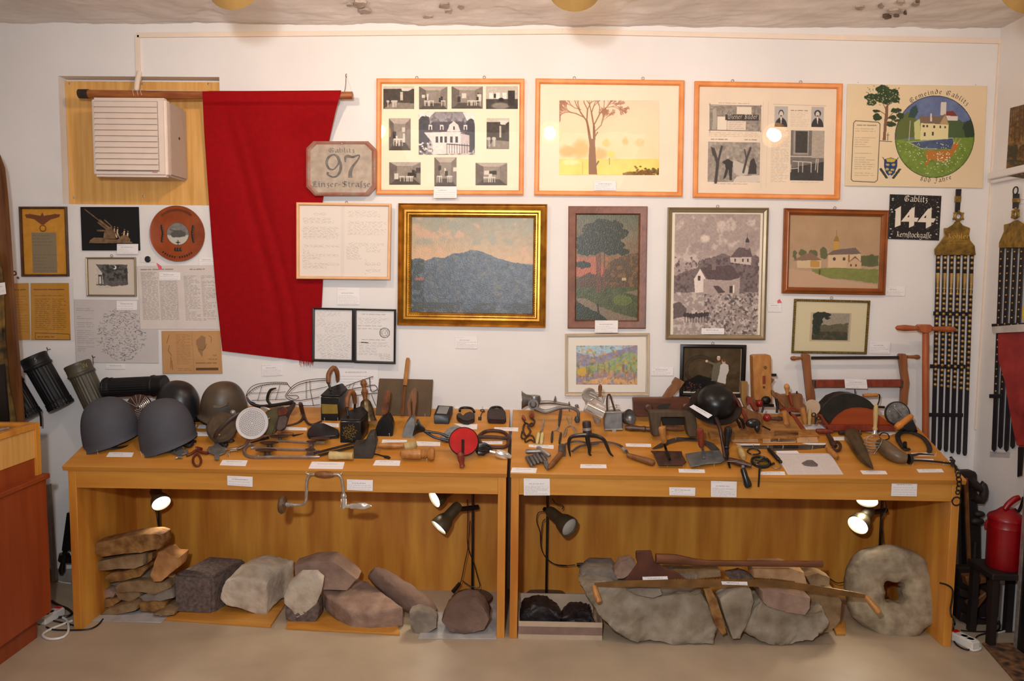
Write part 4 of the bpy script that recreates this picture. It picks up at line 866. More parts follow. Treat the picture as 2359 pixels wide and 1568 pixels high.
# round picture: radial grid keeps a true circle
def round_sheet(name,cv,cen,r,y,mt,par):
 nr,na=26,72;vs=[];cols=[];fs=[];lin=cv.lin();ww=cv.w
 for i in range(nr+1):
  for j in range(na):
   a=2*math.pi*j/na;u=math.cos(a)*i/nr;v_=math.sin(a)*i/nr;vs.append((cen.x+u*r,y,cen.z+v_*r));cols.append(lin[min(cv.h-1,int((1-v_)*.5*cv.h)),min(ww-1,int((u+1)*.5*ww))])
 for i in range(nr):
  for j in range(na):fs.append((i*na+j,(i+1)*na+j,(i+1)*na+(j+1)%na,i*na+(j+1)%na))
 k=len(vs);back=[(x,y+.0015,z_)for x,_,z_ in vs[nr*na:(nr+1)*na]];vs+=back;cols+=[cols[-1]]*na
 for j in range(na):fs.append((nr*na+j,k+j,k+(j+1)%na,nr*na+(j+1)%na))
 org=ORG[par];me=bpy.data.meshes.new(name);me.from_pydata([tuple(V(v)-org)for v in vs],[],fs);ca=me.color_attributes.new('Col','FLOAT_COLOR','POINT')
 for i,cl in enumerate(cols):ca.data[i].color=(*cl,1)
 me.materials.append(mt);o=bpy.data.objects.new(name,me);COL.objects.link(o);o.parent=par;ORG[o]=org;return o
round_sheet('tank_picture',c,cen,rad*.4,cen.y-.0008,GLOSSP,t)
mb=M();DG=mat('dark_painted_decor',(38,30,20),.5)
rng=random.Random(6);kk=rad*.84
for i in range(15):
 a=math.radians(128-i*5.4);p=cen+V((math.cos(a)*kk,-.0085,math.sin(a)*kk));w=V((-math.sin(a),0,math.cos(a)));u=V((math.cos(a),0,math.sin(a)))
 for s_ in(-1,1):mb.ext([p+w*s_*.003-u*.006,p+w*(s_*.003+.0016)-u*.006,p+w*(s_*.003+.0016)+u*(.004+rng.random()*.004),p+w*s_*.003+u*.006],(0,-.001,0))
for i in range(13):
 if i==6:continue
 a=math.radians(-128+i*6.2);p=cen+V((math.cos(a)*kk,-.0085,math.sin(a)*kk));w=V((-math.sin(a),0,math.cos(a)));u=V((math.cos(a),0,math.sin(a)))
 mb.ext([p-w*.0035-u*.005,p+w*.0035-u*.004,p+w*.002+u*.005,p-w*.003+u*.006],(0,-.001,0))
for s_ in(-1,1):
 for k in range(7):p=cen+V((s_*rad*(.55+.02*math.cos(k)),-.004,(k-3)*rad*.085));mb.ball(p,(.006,.002,.009),8,5)
for(dz,rr_)in((-.56,.010),):
 for s_ in(-1,0,1):mb.ball(cen+V((s_*.013,-.003,dz*rad)),(rr_*.7,.002,rr_),8,5)
ob('painted_decoration',mb,DG,t)
# ---- pinned and framed papers at the left
def paper(a,z,label,col,fn=None,y=-.004,name='document',cat='document',mt=PAPER,th=.0008,res=1.15):
 px=z(a);c4=[V((p.x,y,p.z))for p in vl(px,y)];x0,y0,x1,y1=bbox(px);c=Cv(x0,y0,x1,y1,res,col)
 if fn:fn(c,z)
 return sheet(name,c,c4,th,mt,label=label,cat=cat)
def f1_(c,z):
 c.noise(8,30);K_=(60,56,54);c.script(z([1105,600,1395,618]),1,K_,.9,wd=2,word=20);c.script(z([1510,605,1640,618]),1,K_,.9,wd=2)
 c.script(z([1105,630,1245,690]),6,K_,.7);c.script(z([1108,695,1240,1010]),34,K_,.62,fill=1);c.script(z([1255,700,1400,1010]),34,K_,.62,fill=1);c.script(z([1455,660,1585,1015]),34,K_,.62,fill=.7);c.script(z([1598,660,1710,1015]),34,K_,.62,fill=.6)
paper([1078,588,1695,580,1728,1086,1102,1084],A,'large printed sheet with four text columns beside the red cloth',(212,200,192),f1_)
def f2_(c,z):
 c.noise(5,30);K_=(96,90,88);c.script(z([600,915,735,1265]),22,K_,.75,fill=.5,word=14)
 cx_,cy_=z([950,1125])[0];r_=random.Random(12)
 for k in range(520):
  a_=r_.random()*6.283;q=r_.random()**.45;x=cx_+math.cos(a_)*q*56;y_=cy_+math.sin(a_)*q*62;d_=r_.random()*6.283;l_=2.5+r_.random()*5
  c0=[(x,y_),(x+math.cos(d_)*l_,y_+math.sin(d_)*l_*.5)];x0_,x1_=sorted((c0[0][0],c0[1][0]))
  for s_ in range(5):
   u=s_/4;ix=int((c0[0][0]*(1-u)+c0[1][0]*u-c.b[0])*c.res);iy=int((c0[0][1]*(1-u)+c0[1][1]*u-c.b[1])*c.res)
   if 0<=ix<c.w and 0<=iy<c.h:c.a[iy,ix]=(88,82,84)
paper([580,850,1240,856,1248,1352,597,1345],A,'grey laminated map sheet with a dense round cluster of lines and a list',(198,190,186),f2_,y=-.0035,name='map',cat='map')
def f3_(c,z):
 c.noise(6,30);K_=(110,76,44);c.script(z([1385,1120,1500,1360]),20,K_,.7);c.script(z([1390,1385,1500,1410]),2,K_,.8)
 c.poly(z([1550,1170,1590,1130,1620,1150,1625,1230,1600,1250,1590,1300,1560,1250,1545,1200]),(150,112,76),2);c.line(z([1560,1240,1600,1250,1630,1200]),1,K_);c.line(z([1650,1135,1670,1150,1665,1190]),1,K_)
 for a in([1330,1130,1310,1190],[1330,1210,1320,1250,1345,1290],[1340,1300,1335,1390],[1345,1330,1350,1400]):c.line(z(a),1.2,K_)
 c.rect(z([1535,1385,1712,1405]),(92,64,40));c.script(z([1680,1275,1712,1300]),1,K_,.9,wd=2);c.script(z([1640,1305,1712,1330]),1,K_,.9,wd=2);c.script(z([1535,1335,1712,1360]),1,(90,60,36),1.,wd=2,word=30)
 c.line(z([1515,1120,1520,1425]),.7,(150,112,76))
paper([1268,1098,1730,1095,1748,1432,1278,1435],A,'brown folded leaflet with gas mask drawings, left of the red cloth hem',(190,142,92),f3_,y=-.006,name='leaflet',th=.0015)
t=thing('document_sleeve',at((95,785),-.004),'two orange printed notices inside a clear plastic sleeve on the wall','document')
def f4_(c,z):
 c.noise(8,20);K_=(58,34,8);c.script(z([265,760,535,785]),1,K_,.95,wd=2,word=26);c.script(z([270,812,525,830]),1,K_,.9);c.script(z([275,840,405,1090]),16,K_,.75);c.script(z([415,840,520,1090]),16,K_,.75);c.line(z([275,1110,545,1120,548,1165,275,1160,275,1110]),1,K_);c.script(z([290,1130,430,1150]),1,K_,.95,wd=2)
 c.script(z([110,765,222,780]),1,K_,.9,wd=2);c.script(z([110,815,222,1110]),14,K_,.5)
for a in([240,722,540,722,555,1170,245,1170],[85,725,225,722,238,1168,95,1168]):
 px=A(a);x0,y0,x1,y1=bbox(px);c=Cv(x0,y0,x1,y1,1.1,(196,138,46));f4_(c,A);sheet('notice',c,[V((p.x,-.003,p.z))for p in vl(px,-.003)],.001,PAPER,t)
mb=M();mb.ext(vl(A([75,692,575,688,590,1182,100,1186]),-.006),(0,.0008,0));ob('plastic_sleeve',mb,FOIL,t)
# small badge on card with pink marker
t=thing('badge_card',at(A([1160,560])[0],-.004),'small white card with a dark round badge below the wooden plate','badge')
mb=M();mb.ext(vl(A([1105,498,1220,498,1220,558,1105,560]),-.004),(0,.0015,0));ob('backing_card',mb,WHITEP,t)
mb=M();p=at(A([1160,535])[0],-.008);mb.lathe(p+V((0,.004,0)),p-V((0,.002,0)),[(0,.015),(.6,.0165),(1,.013),(1,.001)],24);ob('badge',mb,mat('blue_black_enamel',(34,40,50),.3),t)
PK=mat('pink_paper',(226,96,108),.6,var=.04)
for a,z,lab in(([1228,562,1268,590,1272,615,1248,617],A,'small pink triangular marker stuck under the dark round badge'),([1705,808,1722,795,1740,825,1705,828],X,'small pink triangular marker right of the sepia church print')):
 mb=M();mb.ext(vl(z(a),-.005),(0,.0012,0));ob('paper_marker',mb,PK,label=lab,cat='marker')
# ---- captions on the wall
WC=[(A,[918,415,1085,415,1085,495,918,495],'small caption card at the lower right corner of the gun relief board',4,-.012),
(A,[1562,520,1690,520,1690,580,1562,582],'faint caption card between the wooden plate and the red cloth',3,-.0035),
(A,[1250,635,1415,638,1415,700,1250,700],'caption card stuck on the top left of the large printed sheet',3,-.006),
(A,[915,862,1075,862,1075,935,915,935],'caption card stuck on the top of the round map sheet',3,-.006),
(A,[832,1360,985,1360,985,1398,832,1398],'narrow caption strip under the round map sheet',2,-.0035),
(C,[640,230,830,228,828,330,642,340],'white caption card on the wall below the red cloth hem',6,-.0035),
(W,[398,758,572,758,572,892,400,892],'white caption card below the handwritten letter frame',7,-.0035),
(W,[1325,1138,1500,1140,1498,1238,1325,1235],'white caption card below the gilt mountain painting',6,-.0035),
(W,[395,1358,720,1358,720,1560,395,1560],'large caption sheet below the two black framed documents',6,-.0035),
(X,[735,1318,905,1318,905,1385,735,1385],'white caption card right of the spring watercolour',4,-.0035),
(X,[1632,820,1735,825,1735,895,1632,895],'white caption card right of the tall sepia print',4,-.0035),
(Y,[1020,842,1213,845,1208,940,1015,938],'white caption card right of the church painting corner',5,-.0035),
(Y,[862,1384,1068,1384,1060,1505,862,1500],'white caption card right of the small beaded-frame landscape',5,-.0035)]
for z,a,lab,rows,y in WC:card('w',z(a),lab,rows,y=y)
# ---- wooden pole with the red cloth
t=thing('flag_pole',at((500,215),-.09),'long wooden pole hung across the top carrying the red cloth','pole')
p0,p1=at((183,216),-.10),at((812,220),-.10)
mb=M();mb.tube([p0,p0+(p1-p0)*.3+V((0,0,-.004)),p0+(p1-p0)*.6,p1],[.021,.022,.019,.019],14);ob('pole',mb,wood('rough_branch_wood',(168,104,48),(126,62,30),.5,(1,6,6),8),t)
mb=M();mb.tube([p0+(p1-p0)*-.001,p0+(p1-p0)*.035],[.0226,.0232],14,sm=1);ob('charred_end',mb,mat('charred_wood',(52,40,28),.7,var=.3,sc=40),t)
STR=mat('white_string',(214,206,196),.8);mb=M()
for x in(312,322,330):p=at((x,216),-.10);mb.torus(p,(1,0,.2),.0235,.0012,16,5)
a,b=at((312,205),-.04),at((322,216),-.12);mb.tube([a+V((0,.03,.02)),a,b],.0014,6);a=at((335,208),-.12);b=at((480,210),-.12);mb.tube([a,b],.001,6)
ob('string',mb,STR,t)
mb=M();a=at((796,208),-.10);b=at((797,176),-.012);mb.tube([a+V((0,-.02,-.01)),a+V((0,0,.02)),b],.0016,6);mb.tube([b+V((0,.012,.0)),b+V((0,-.006,.002)),b+V((.004,-.008,.012))],.0018,6);ob('hanging_wire',mb,IRON,t)
# red cloth
ng,nh=90,120;vs=[];fs=[]
LE=[(466,210),(470,300),(478,420),(488,560),(498,680),(507,760),(512,808)]
RE=[(786,208),(772,260),(760,315),(757,330),(748,430),(742,470),(744,560),(744,640),(740,720),(726,790),(722,834)]
def ep(E_,t):
 s=t*(len(E_)-1);i=min(int(s),len(E_)-2);f=s-i;return(E_[i][0]*(1-f)+E_[i+1][0]*f,E_[i][1]*(1-f)+E_[i+1][1]*f)
YR=[(v[1]-208)/(834-208)for v in RE];YL=[(v[1]-210)/(808-210)for v in LE]
def ey(E_,Yk,t):
 for i in range(len(E_)-1):
  if t<=Yk[i+1]+1e-9:f=(t-Yk[i])/(Yk[i+1]-Yk[i]);return(E_[i][0]*(1-f)+E_[i+1][0]*f,E_[i][1]*(1-f)+E_[i+1][1]*f)
 return E_[-1]
for j in range(nh+1):
 tt=j/nh;l=ey(LE,YL,tt);r=ey(RE,YR,tt)
 for i in range(ng+1):
  s=i/ng;px_,py_=l[0]*(1-s)+r[0]*s,l[1]*(1-s)+r[1]*s
  yb=-.108*(1-tt)**3.5-.020
  y=yb+.007*math.sin((s*9-tt*5.5))*math.sin(math.pi*min(1,tt*1.6+.05))*(1-.3*s)+.010*math.exp(-((s-.12-tt*.55)/.05)**2)*min(1,tt*4)+.008*math.exp(-((s-.22-tt*.62)/.04)**2)*min(1,tt*3)
  y-=.014*math.exp(-((s-.95)/.12)**2-((tt-.2)/.06)**2)
  if tt<.05:y=min(y,-.126)
  sm_=lambda a_,b_,v_:(lambda k_:k_*k_*(3-2*k_))(max(0,min(1,(v_-a_)/(b_-a_))))
  w_=sm_(.5,.78,s)*sm_(.06,.24,tt);y=y*(1-w_)+max(y,-.031)*w_
  vs.append(at((px_,py_),min(y,-.012)))
n0=len(vs);vs+=[v+V((0,.0022,0))for v in vs]
for j in range(nh):
 for i in range(ng):
  a=j*(ng+1)+i;b=a+ng+1;fs.append((a,b,b+1,a+1));fs.append((n0+a,n0+a+1,n0+b+1,n0+b))
bor=[i for i in range(ng+1)]+[(j+1)*(ng+1)-1 for j in range(1,nh+1)]+[nh*(ng+1)+i for i in range(ng-1,-1,-1)]+[j*(ng+1)for j in range(nh-1,0,-1)]
for k in range(len(bor)):a,b=bor[k],bor[(k+1)%len(bor)];fs.append((a,b,n0+b,n0+a))
RED=mat('red_cotton',(142,4,11),.85,var=.05,sc=40,bump=.0002,bsc=600,spec=.15)
t=thing('red_cloth',at((620,210),-.1),'large plain red cloth hanging from the wooden pole','cloth')
mb=M();mb.add(vs,fs);ob('cloth',mb,RED,t,ang=80)
mb=M()
for k in range(14):
 x=690+k*2.4;b=at((x,830+k*.2),-.03);L_=.01+rng.random()*.022;mb.tube([b+V((0,0,.006)),b+V((rng.uniform(-.004,.004),0,-L_))],[.0018,.0006],5)
ob('fringe',mb,RED,t)
# ---- fan heater / ventilator
t=thing('ventilator_unit',at((310,410),-.1),'white louvred wall ventilator on the wooden board under the pole','ventilator')
yf=-.185
f4=Q([322,632,935,632,945,1302,340,1300]);fr=vl(f4,yf)
x0_=(fr[0].x+fr[3].x)/2;x1_=(fr[1].x+fr[2].x)/2+.012;z1_=fr[0].z;z0_=fr[2].z
FANM=mat('cream_white_plastic',(226,208,194),.4,var=.02)
mb=M();mb.box((x0_,yf,z0_),(x1_,yf+.05,z1_));ob('front_frame',mb,FANM,t,bevel=.012,bseg=3)
mb=M();mb.box((x0_+.01,yf+.045,z0_+.008),(x1_-.004,RD-.001,z1_-.008));ob('housing',mb,mat('greyish_plastic',(190,170,158),.45,var=.02),t,bevel=.01,bseg=2)
lx0,lx1=x0_+.022,x1_-.04;lz0,lz1=z0_+.028,z1_-.022;n=12;dz=(lz1-lz0)/n
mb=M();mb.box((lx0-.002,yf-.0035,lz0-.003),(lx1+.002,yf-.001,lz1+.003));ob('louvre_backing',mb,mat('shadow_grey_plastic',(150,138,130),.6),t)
for k in range(n):
 mb=M();za=lz0+k*dz;mb.ext([(lx0,yf-.016,za+.002),(lx0,yf-.004,za+dz*1.02),(lx0,yf-.0035,za+dz*.9),(lx0,yf-.0035,za+.002)],(lx1-lx0,0,0));ob('louvre',mb,FANM,t)
mb=M();p=at(Q([1010,980])[0],0);xs=x1_-.004;mb.ball((xs+.001,-.04,at(Q([1010,980])[0],-.04).z),(.003,.007,.007),12,8);ob('screw',mb,RUST,t)
mb=M();p=at(Q([862,1265])[0],yf);mb.box((p.x-.012,yf-.0008,p.z-.0015),(p.x+.014,yf,p.z+.0015));ob('red_mark',mb,mat('red_print',(206,70,50),.5),t,label='thin red maker mark')
# ================================================================ things on the left table
def base(z,x,y,h=0.):return tb(z([x,y])[0],h)
def t3(z,a,h=0.):return tl(z(a),h)
def av(z,a,y):return vl(z(a),y)
PX=.00212
NN=[0]
def nail(z,x,y,what,h=.018,lean=0):
 """bright nail in the sloping top, holding something"""
 p=base(z,x,y);mb=M();mb.tube([p-TN*.002,p+TN*h],.0011,6,sm=1);mb.lathe(p+TN*h,p+TN*(h+.0014),[(0,.0022),(1,.0026)],8)
 ob('nail',mb,NAILM,label='small bright nail in the table top holding '+what,cat='nail',group='nails holding '+what)
def dome(mb,c,a,b,h,R,n=40,k=16,lip=.0,rimf=None,pw=.82,lipz=.35,th=.004):
 """helmet shell: c rim centre, a,b half axes, h height, R rotation; rimf(theta)->rim drop; lip flare"""
 def sh(sc):
  rings=[]
  for i in range(k+1):
   ph=math.pi/2*(1-i/k) # top -> rim
   ring=[]
   for j in range(n):
    q=2*math.pi*j/n;rr_=(1-min(1,math.sin(ph))**2.7)**.42 if pw<.8 else math.cos(ph)**pw;dz=rimf(q)*(1-math.sin(ph))**2 if rimf else 0
    ring.append(c+R@V((a*sc*rr_*math.cos(q),b*sc*rr_*math.sin(q),h*sc*math.sin(ph)+dz)))
   rings.append(ring)
  if lip:
   for s_,e in((.5,.6),(1,1)):
    ring=[]
    for j in range(n):
     q=2*math.pi*j/n;L_=lip(q);dz=rimf(q)if rimf else 0
     ring.append(c+R@V(((a*sc+L_*s_)*math.cos(q),(b*sc+L_*s_)*math.sin(q),dz-L_*lipz*e)))
    rings.append(ring)
  return rings
 mb.loft(sh(1)+sh(1-th/a)[::-1],False)
def Rz(a,tx=0.,ty=0.):return Matrix.Rotation(ty,3,'Y')@Matrix.Rotation(tx,3,'X')@Matrix.Rotation(a,3,'Z')
GH=mat('matte_grey_helmet_paint',(72,72,79),.75,var=.08,sc=8,bump=.0003,bsc=200)
for(bx,by,w,lab)in((940,900,126,'matte grey round steel helmet at the left end of the table'),(1460,905,132,'matte grey round steel helmet beside the small metal skate plates')):
 c=base(B,bx,985 if bx<1000 else 1015)+V((0,.07,.035));t=thing('steel_helmet',c-V((0,0,.05)),lab,'helmet','grey steel helmets');mb=M()
 dome(mb,c,.128,.124,.2 if bx<1000 else .207,Rz(0,.12,-.1),44,16,lambda q:.005+.017*max(0,-math.cos(q-.75))**2,lambda q:-.008-.017*max(0,-math.cos(q-.8))**2+.020*max(0,math.cos(q-.5)),.74,.55);ob('helmet_shell',mb,GH,t,ang=70)
 mb=M();e=c+V((0,0,-.012));mb.torus(e,Rz(0,.1,.14)@V((0,0,1)),.112,.006,36,6);ob('inner_band',mb,BKLEA,t)
DH=mat('black_helmet_paint',(30,29,32),.38,var=.15,sc=12);BH=mat('worn_brown_helmet_paint',(52,44,38),.45,col2=(86,70,52),sc=7)
def skirt(q):return-.052*(abs(math.sin((q+math.pi)/2))**.5)*(1-.75*max(0,-math.cos(q))**3)-.01
for(z,x,y,rot,m_,lab,sc)in((B,1600,640,-.5,DH,'glossy black flared steel helmet behind the two grey ones',1.),(C,300,640,.7,BH,'worn brown-black flared steel helmet with winged badge',.97)):
 p=at(z([x,y])[0],-.17 if z is B else-.19);c=p+V((0,0,.012));t=thing('steel_helmet',c-V((0,0,.06)),lab,'helmet','flared steel helmets');mb=M()
 Rm=Matrix.Rotation(.12,3,'X')@Matrix.Rotation(rot+(math.pi if z is B else 0),3,'Z')
 if z is B:Rm=Matrix.Rotation(.18,3,'Y')@Rm
 dome(mb,c,.118*sc,.104*sc,.135*sc,Rm,44,16,lambda q:.010+.012*abs(math.sin(q))+.010*max(0,-math.cos(q)),skirt,.8,.75);ob('helmet_shell',mb,m_,t,ang=70)
 mb=M();pts=[]
 for j in range(40):q=2*math.pi*j/40;L_=.010+.012*abs(math.sin(q))+.010*max(0,-math.cos(q));pts.append(c+Rm@V(((.118*sc+L_)*math.cos(q),(.104*sc+L_)*math.sin(q),skirt(q)-L_*.75)))
 mb.tube(pts,.0026,6,True,1);ob('rolled_rim',mb,IRON,t)
 if z is C:
  mb=M();cc=c+V((-.035,0,.005))
  def onh(u,v_): # place on the dome front
   q=at(C([u,v_])[0],c.y-.1*math.sqrt(max(.05,1-((u-300)/215)**2))-.016);return q
  mb.ext([onh(*p_)for p_ in((130,575),(160,590),(230,605),(280,598),(328,575),(322,600),(260,625),(190,625),(150,610))],(0,.012,0));ob('winged_badge',mb,mat('faded_pale_badge',(120,106,84),.6),t)
# gas mask canisters
def canister(name,p0,p1,r,m_,lab,num=None,par=None):
 t=thing(name,min((p0,p1),key=lambda v:v.z)-V((0,0,r)),lab,'canister','fluted metal gas mask canisters');ax=(p1-p0)
 mb=M();mb.lathe(p0+ax*.2,p1,[(0,r*.93),(.03,r*.95),(.05,r*.9)]+[(.08+.72*i/8,r*.92)for i in range(9)]+[(.83,r*.9),(.85,r*.95),(.99,r*.97),(1,r*.9),(1,.001)],120,26,.022);ob('canister_body',mb,m_,t)
 mb=M();mb.lathe(p0,p0+ax*.215,[(0,.001),(0,r*.93),(.06,r*1.0),(.3,r*1.0),(.34,r*.98),(.8,r*.99),(.86,r*1.05),(1,r*1.03)],40);ob('lid',mb,m_,t)
 mb=M();mb.torus(p1-ax*.04,ax,r*.985,.003,36,6);mb.torus(p1-ax*.12,ax,r*.96,.002,36,6);ob('raised_band',mb,m_,t)
 return t,ax
BC=mat('black_canister_paint',(20,18,20),.5,spec=.35,var=.15,sc=20);OC=mat('olive_black_canister_paint',(56,52,42),.48,col2=(84,76,58),sc=16)
p0,p1=av(B,[292,155,522,622],-.10);p1.y+=.03
t,ax=canister('gas_mask_canister',p0,p1,.066,BC,'black fluted gas mask canister numbered 5 hanging on the wall');WH=mat('white_paint_number',(206,196,176),.6)
mb=M();straight(mb,'5',B,[318,212,342,206],6.5,-.172,.1,False);ob('painted_number',mb,WH,t)
a,b=av(B,[445,95,452,160],-.01);mb=M();mb.tube([a+V((0,.01,0)),a+V((0,-.015,0)),a+V((0,-.02,.012))],.002,6);mb.tube([a+V((0,-.014,.004)),b+V((0,-.04,0)),p0+V((.05,.02,.0))],.0014,5);ob('hanging_wire',mb,RUST,t)
p0,p1=av(B,[692,222,905,700],-.10);p1.y+=.01
t,ax=canister('gas_mask_canister',p0,p1,.064,OC,'olive-black fluted gas mask canister with faded yellow numbers hanging on the wall')
mb=M();straight(mb,'204',B,[725,265,785,258],7,-.170,.1,False);ob('painted_number',mb,mat('yellow_paint_number',(160,148,92),.6),t)
a=at(B([852,165])[0],-.01);mb=M();mb.tube([a+V((0,.01,0)),a+V((0,-.015,0)),a+V((0,-.02,.012))],.002,6);mb.tube([a+V((0,-.014,.004)),at(B([840,235])[0],-.07)],.0014,5);ob('hanging_wire',mb,RUST,t)
p1,p0=av(B,[945,445,1495,420],-.12)
canister('gas_mask_canister',p0,p1,.053,BC,'black fluted gas mask canister lying on its side behind the helmets')
p0,p1=av(B,[63,340,278,705],-.14)
t,ax=canister('gas_mask_canister',p0,p1,.058,BC,'dark canister hanging at far left, half hidden by the brown wooden board')
mb=M();mb.tube(av(B,[355,640,368,700,372,790],-.13),.006,8,flat=(V((0,1,0)),.3));ob('strap',mb,BKLEA,t)
# perforated metal lids
def disc(mb,c,nrm,r,T,n=48):mb.lathe(c+nrm*T,c,[(0,r),(1,r)],n)
c=at(B([1248,622])[0],-.27);nrm=V((-.08,-1,.22)).normalized();t=thing('perforated_disc',c-V((0,0,.065)),'brown-backed round lid with rings of bright holes between the grey helmets','lid');r=.066
mb=M();disc(mb,c,-nrm,r,.012);ob('lid_body',mb,RUST,t)
u=V((1,-.08,0)).normalized();w=nrm.cross(u).normalized();mb=M()
for k in range(7):mb.torus(c+nrm*.001,nrm,r*(.16+.13*k),.0012,40,5,arc=.55,a0=2.2)
for a_ in range(7):
 q=.2+a_*.42
 for k in range(12):mb.ball(c+nrm*.001+(u*math.cos(q)+w*math.sin(q))*r*(.12+.075*k),.0018,6,4)
ob('bright_perforation',mb,NAILM,t)
# canteen with strap
c=base(C,280,905)+TN*.045+V((0,.03,.055));c=at(C([280,800])[0],-.36);nrm=V((0,-1,.35)).normalized()
t=thing('canteen',c-V((0,0,.07)),'round brown felt-covered canteen with dark strap below the winged helmet','canteen');mb=M()
mb.lathe(c-nrm*.025,c+nrm*.02,[(0,.055),(.3,.073),(.7,.073),(.95,.06),(1,.035),(1,.001)],36);ob('canteen_body',mb,mat('brown_felt',(84,66,46),.95,var=.15,sc=30,bump=.0008,bsc=300),t)
mb=M();p=av(C,[205,905,235,840,330,745,410,685],-.42);p=[p[0]+V((0,.01,0)),p[1]+V((0,.0,0)),p[2]+V((0,.01,0)),p[3]+V((0,.035,0))];mb.tube(p,.008,8,flat=(V((0,1,.3)).normalized(),.3));ob('strap',mb,LEATH,t)
mb=M();a=at(C([378,664])[0],-.38);mb.ball(a,.0125,16,10);mb.lathe(a,a+V((.004,.02,-.02)),[(0,.009),(1,.011)],14);ob('stopper',mb,STEEL,t)
mb=M();a=at(C([255,868])[0],-.43);mb.ball(a,(.006,.003,.006));ob('strap_button',mb,BRASS,t)
# bright perforated disc with handle
c=at(C([552,762])[0],-.395);nrm=V((.05,-1,.25)).normalized();r=.0765
t=thing('perforated_strainer',c-V((0,0,.075)),'shiny round perforated metal strainer disc standing in front of the canteen','strainer')
mb=M();mb.lathe(c-nrm*.014,c+nrm*.004,[(0,r*.97),(.8,r),(1,r*.985),(1,r*.92),(.7,r*.9),(.7,.001)],56);ob('disc',mb,mat('bright_aluminium',(226,222,220),.3,.35,var=.03),t)
u=V((1,.05,0)).normalized();w=nrm.cross(u).normalized();mb=M();mb2=M();HOLE=mat('dark_hole',(84,76,72),.7)
for k in range(1,8):
 n=int(6*k)
 for j in range(n):
  q=2*math.pi*j/n+k;rr_=r*.108*k;p=c+nrm*.0018+(u*math.cos(q)+w*math.sin(q))*rr_;mb.ball(p,(.0019,.0012,.0019),6,4)
  q+=math.pi/n;p=c+nrm*.0015+(u*math.cos(q)+w*math.sin(q))*(rr_+r*.045);mb2.ball(p,.0016,6,4)
ob('holes',mb,HOLE,t,kind='stuff');ob('raised_dots',mb2,NAILM,t,kind='stuff')
mb=M();a,b=av(C,[625,640,705,625],-.38);mb.ball((a+b)/2+V((.002,.005,0)),(.024,.004,.008),18,8,Rz(0,0,.2));mb.tube(av(C,[680,735,712,715],-.38),.003,8);ob('side_lug',mb,STEEL,t)
# pouch, holster, straps behind
t=thing('cloth_pouch',base(C,710,870),'olive green cloth pouch leaning behind the shiny strainer','pouch');mb=M()
mb.ext(av(C,[640,690,700,640,790,615,850,640,800,740,740,870,650,870,600,890,640,800],-.34),(0,.05,0));ob('pouch_body',mb,mat('olive_canvas',(92,80,50),.9,var=.15,sc=20,bump=.0006),t,bevel=.008,bseg=2)
t=thing('leather_holster',base(C,800,860),'dark brown leather pistol holster with flap leaning left of the Y-shaped straps','holster');mb=M()
mb.ext(av(C,[760,830,745,800,790,700,770,640,800,620,860,625,935,575,925,620,880,700,850,800,830,840],-.37),(0,.03,0));ob('holster_body',mb,LEATH,t,bevel=.006,bseg=2)
mb=M();mb.ext(av(C,[800,700,850,690,870,720,850,800,800,835,770,815,785,740],-.376),(0,.006,0));ob('flap',mb,mat('worn_grey_leather',(88,72,66),.5,var=.2),t,bevel=.002)
mb=M();mb.ext(av(C,[775,640,850,620,880,650,860,690,790,700],-.378),(0,.008,0));ob('upper_flap',mb,RLEATH,t,bevel=.003)
t=thing('leather_strap',base(C,1000,760),'dark Y-shaped leather strap lying on the table between holster and irons','strap');mb=M()
mb.tube([at(C([985,585])[0],-.14)]+t3(C,[1000,650,1015,710,960,760,850,788],.008),[.009,.009,.008,.005,.004],8);mb.tube([at(C([992,585])[0],-.14)]+t3(C,[1015,680,1050,755,1100,775,1180,742],.008),[.009,.009,.006,.006,.005],8);ob('strap_body',mb,LEATH,t)
t=thing('leather_harness',base(C,740,620),'black knotted leather harness lying along the back behind the holster','harness');mb=M()
mb.tube(av(C,[505,530,540,580,620,610,720,605,820,590,925,575],-.11),[.004,.008,.009,.010,.009,.012],8);mb.tube(av(C,[930,575,905,620,925,585],-.12),.010,8);ob('strap_body',mb,BKLEA,t)
mb=M();mb.tube(av(C,[770,446,720,462,695,510,692,560,725,598],-.11),[.003,.007,.0075,.0075,.006],10);ob('curved_hook',mb,IRON,t)
# wire muzzles
WI=mat('thin_black_wire',(38,32,32),.5)
def wires(t,nm,lines,y,r=.0017,z=C,dy=0):
 mb=M()
 for a in lines:mb.tube(av(z,a,y),r,6)
 ob(nm,mb,WI,t)
t=thing('wire_mesh_guard',at(C([650,600])[0],-.07),'black wire mesh frame with ladder-like double rim behind the flared brown helmet','wire frame')
wires(t,'rim_wire',([497,518,515,470,560,425,640,402,760,392,865,396],[497,518,530,480,580,442,650,420,760,408,875,412],[865,396,880,420,905,450],[497,520,530,560,580,580]),-.07)
wires(t,'mesh_wire',([525,490,700,488,855,480],[545,555,700,552,860,545],[640,428,620,490,600,560],[802,418,785,480,762,555]),-.07,.0012)
mb=M()
for k in range(22):u_=k/21;x=505+u_*360;f=lambda x:396+124*max(0,(1-(x-497)/260))**2.4;y=f(x);mb.tube(av(C,[x,y,x+8,y+16],-.07),.0009,5)
ob('rim_coil',mb,WI,t)
t=thing('wire_mesh_guard',at(C([1050,600])[0],-.08),'black wire mesh frame with pointed joined end between harness and irons','wire frame')
wires(t,'rim_wire',([850,517,890,455,960,400,1080,368,1225,360],[862,515,905,462,980,412,1100,385,1225,376],[850,520,900,555,1000,555,1160,526],[905,560,950,590,1050,605,1165,595],[870,515,950,512,970,530,940,548,880,528]),-.08)
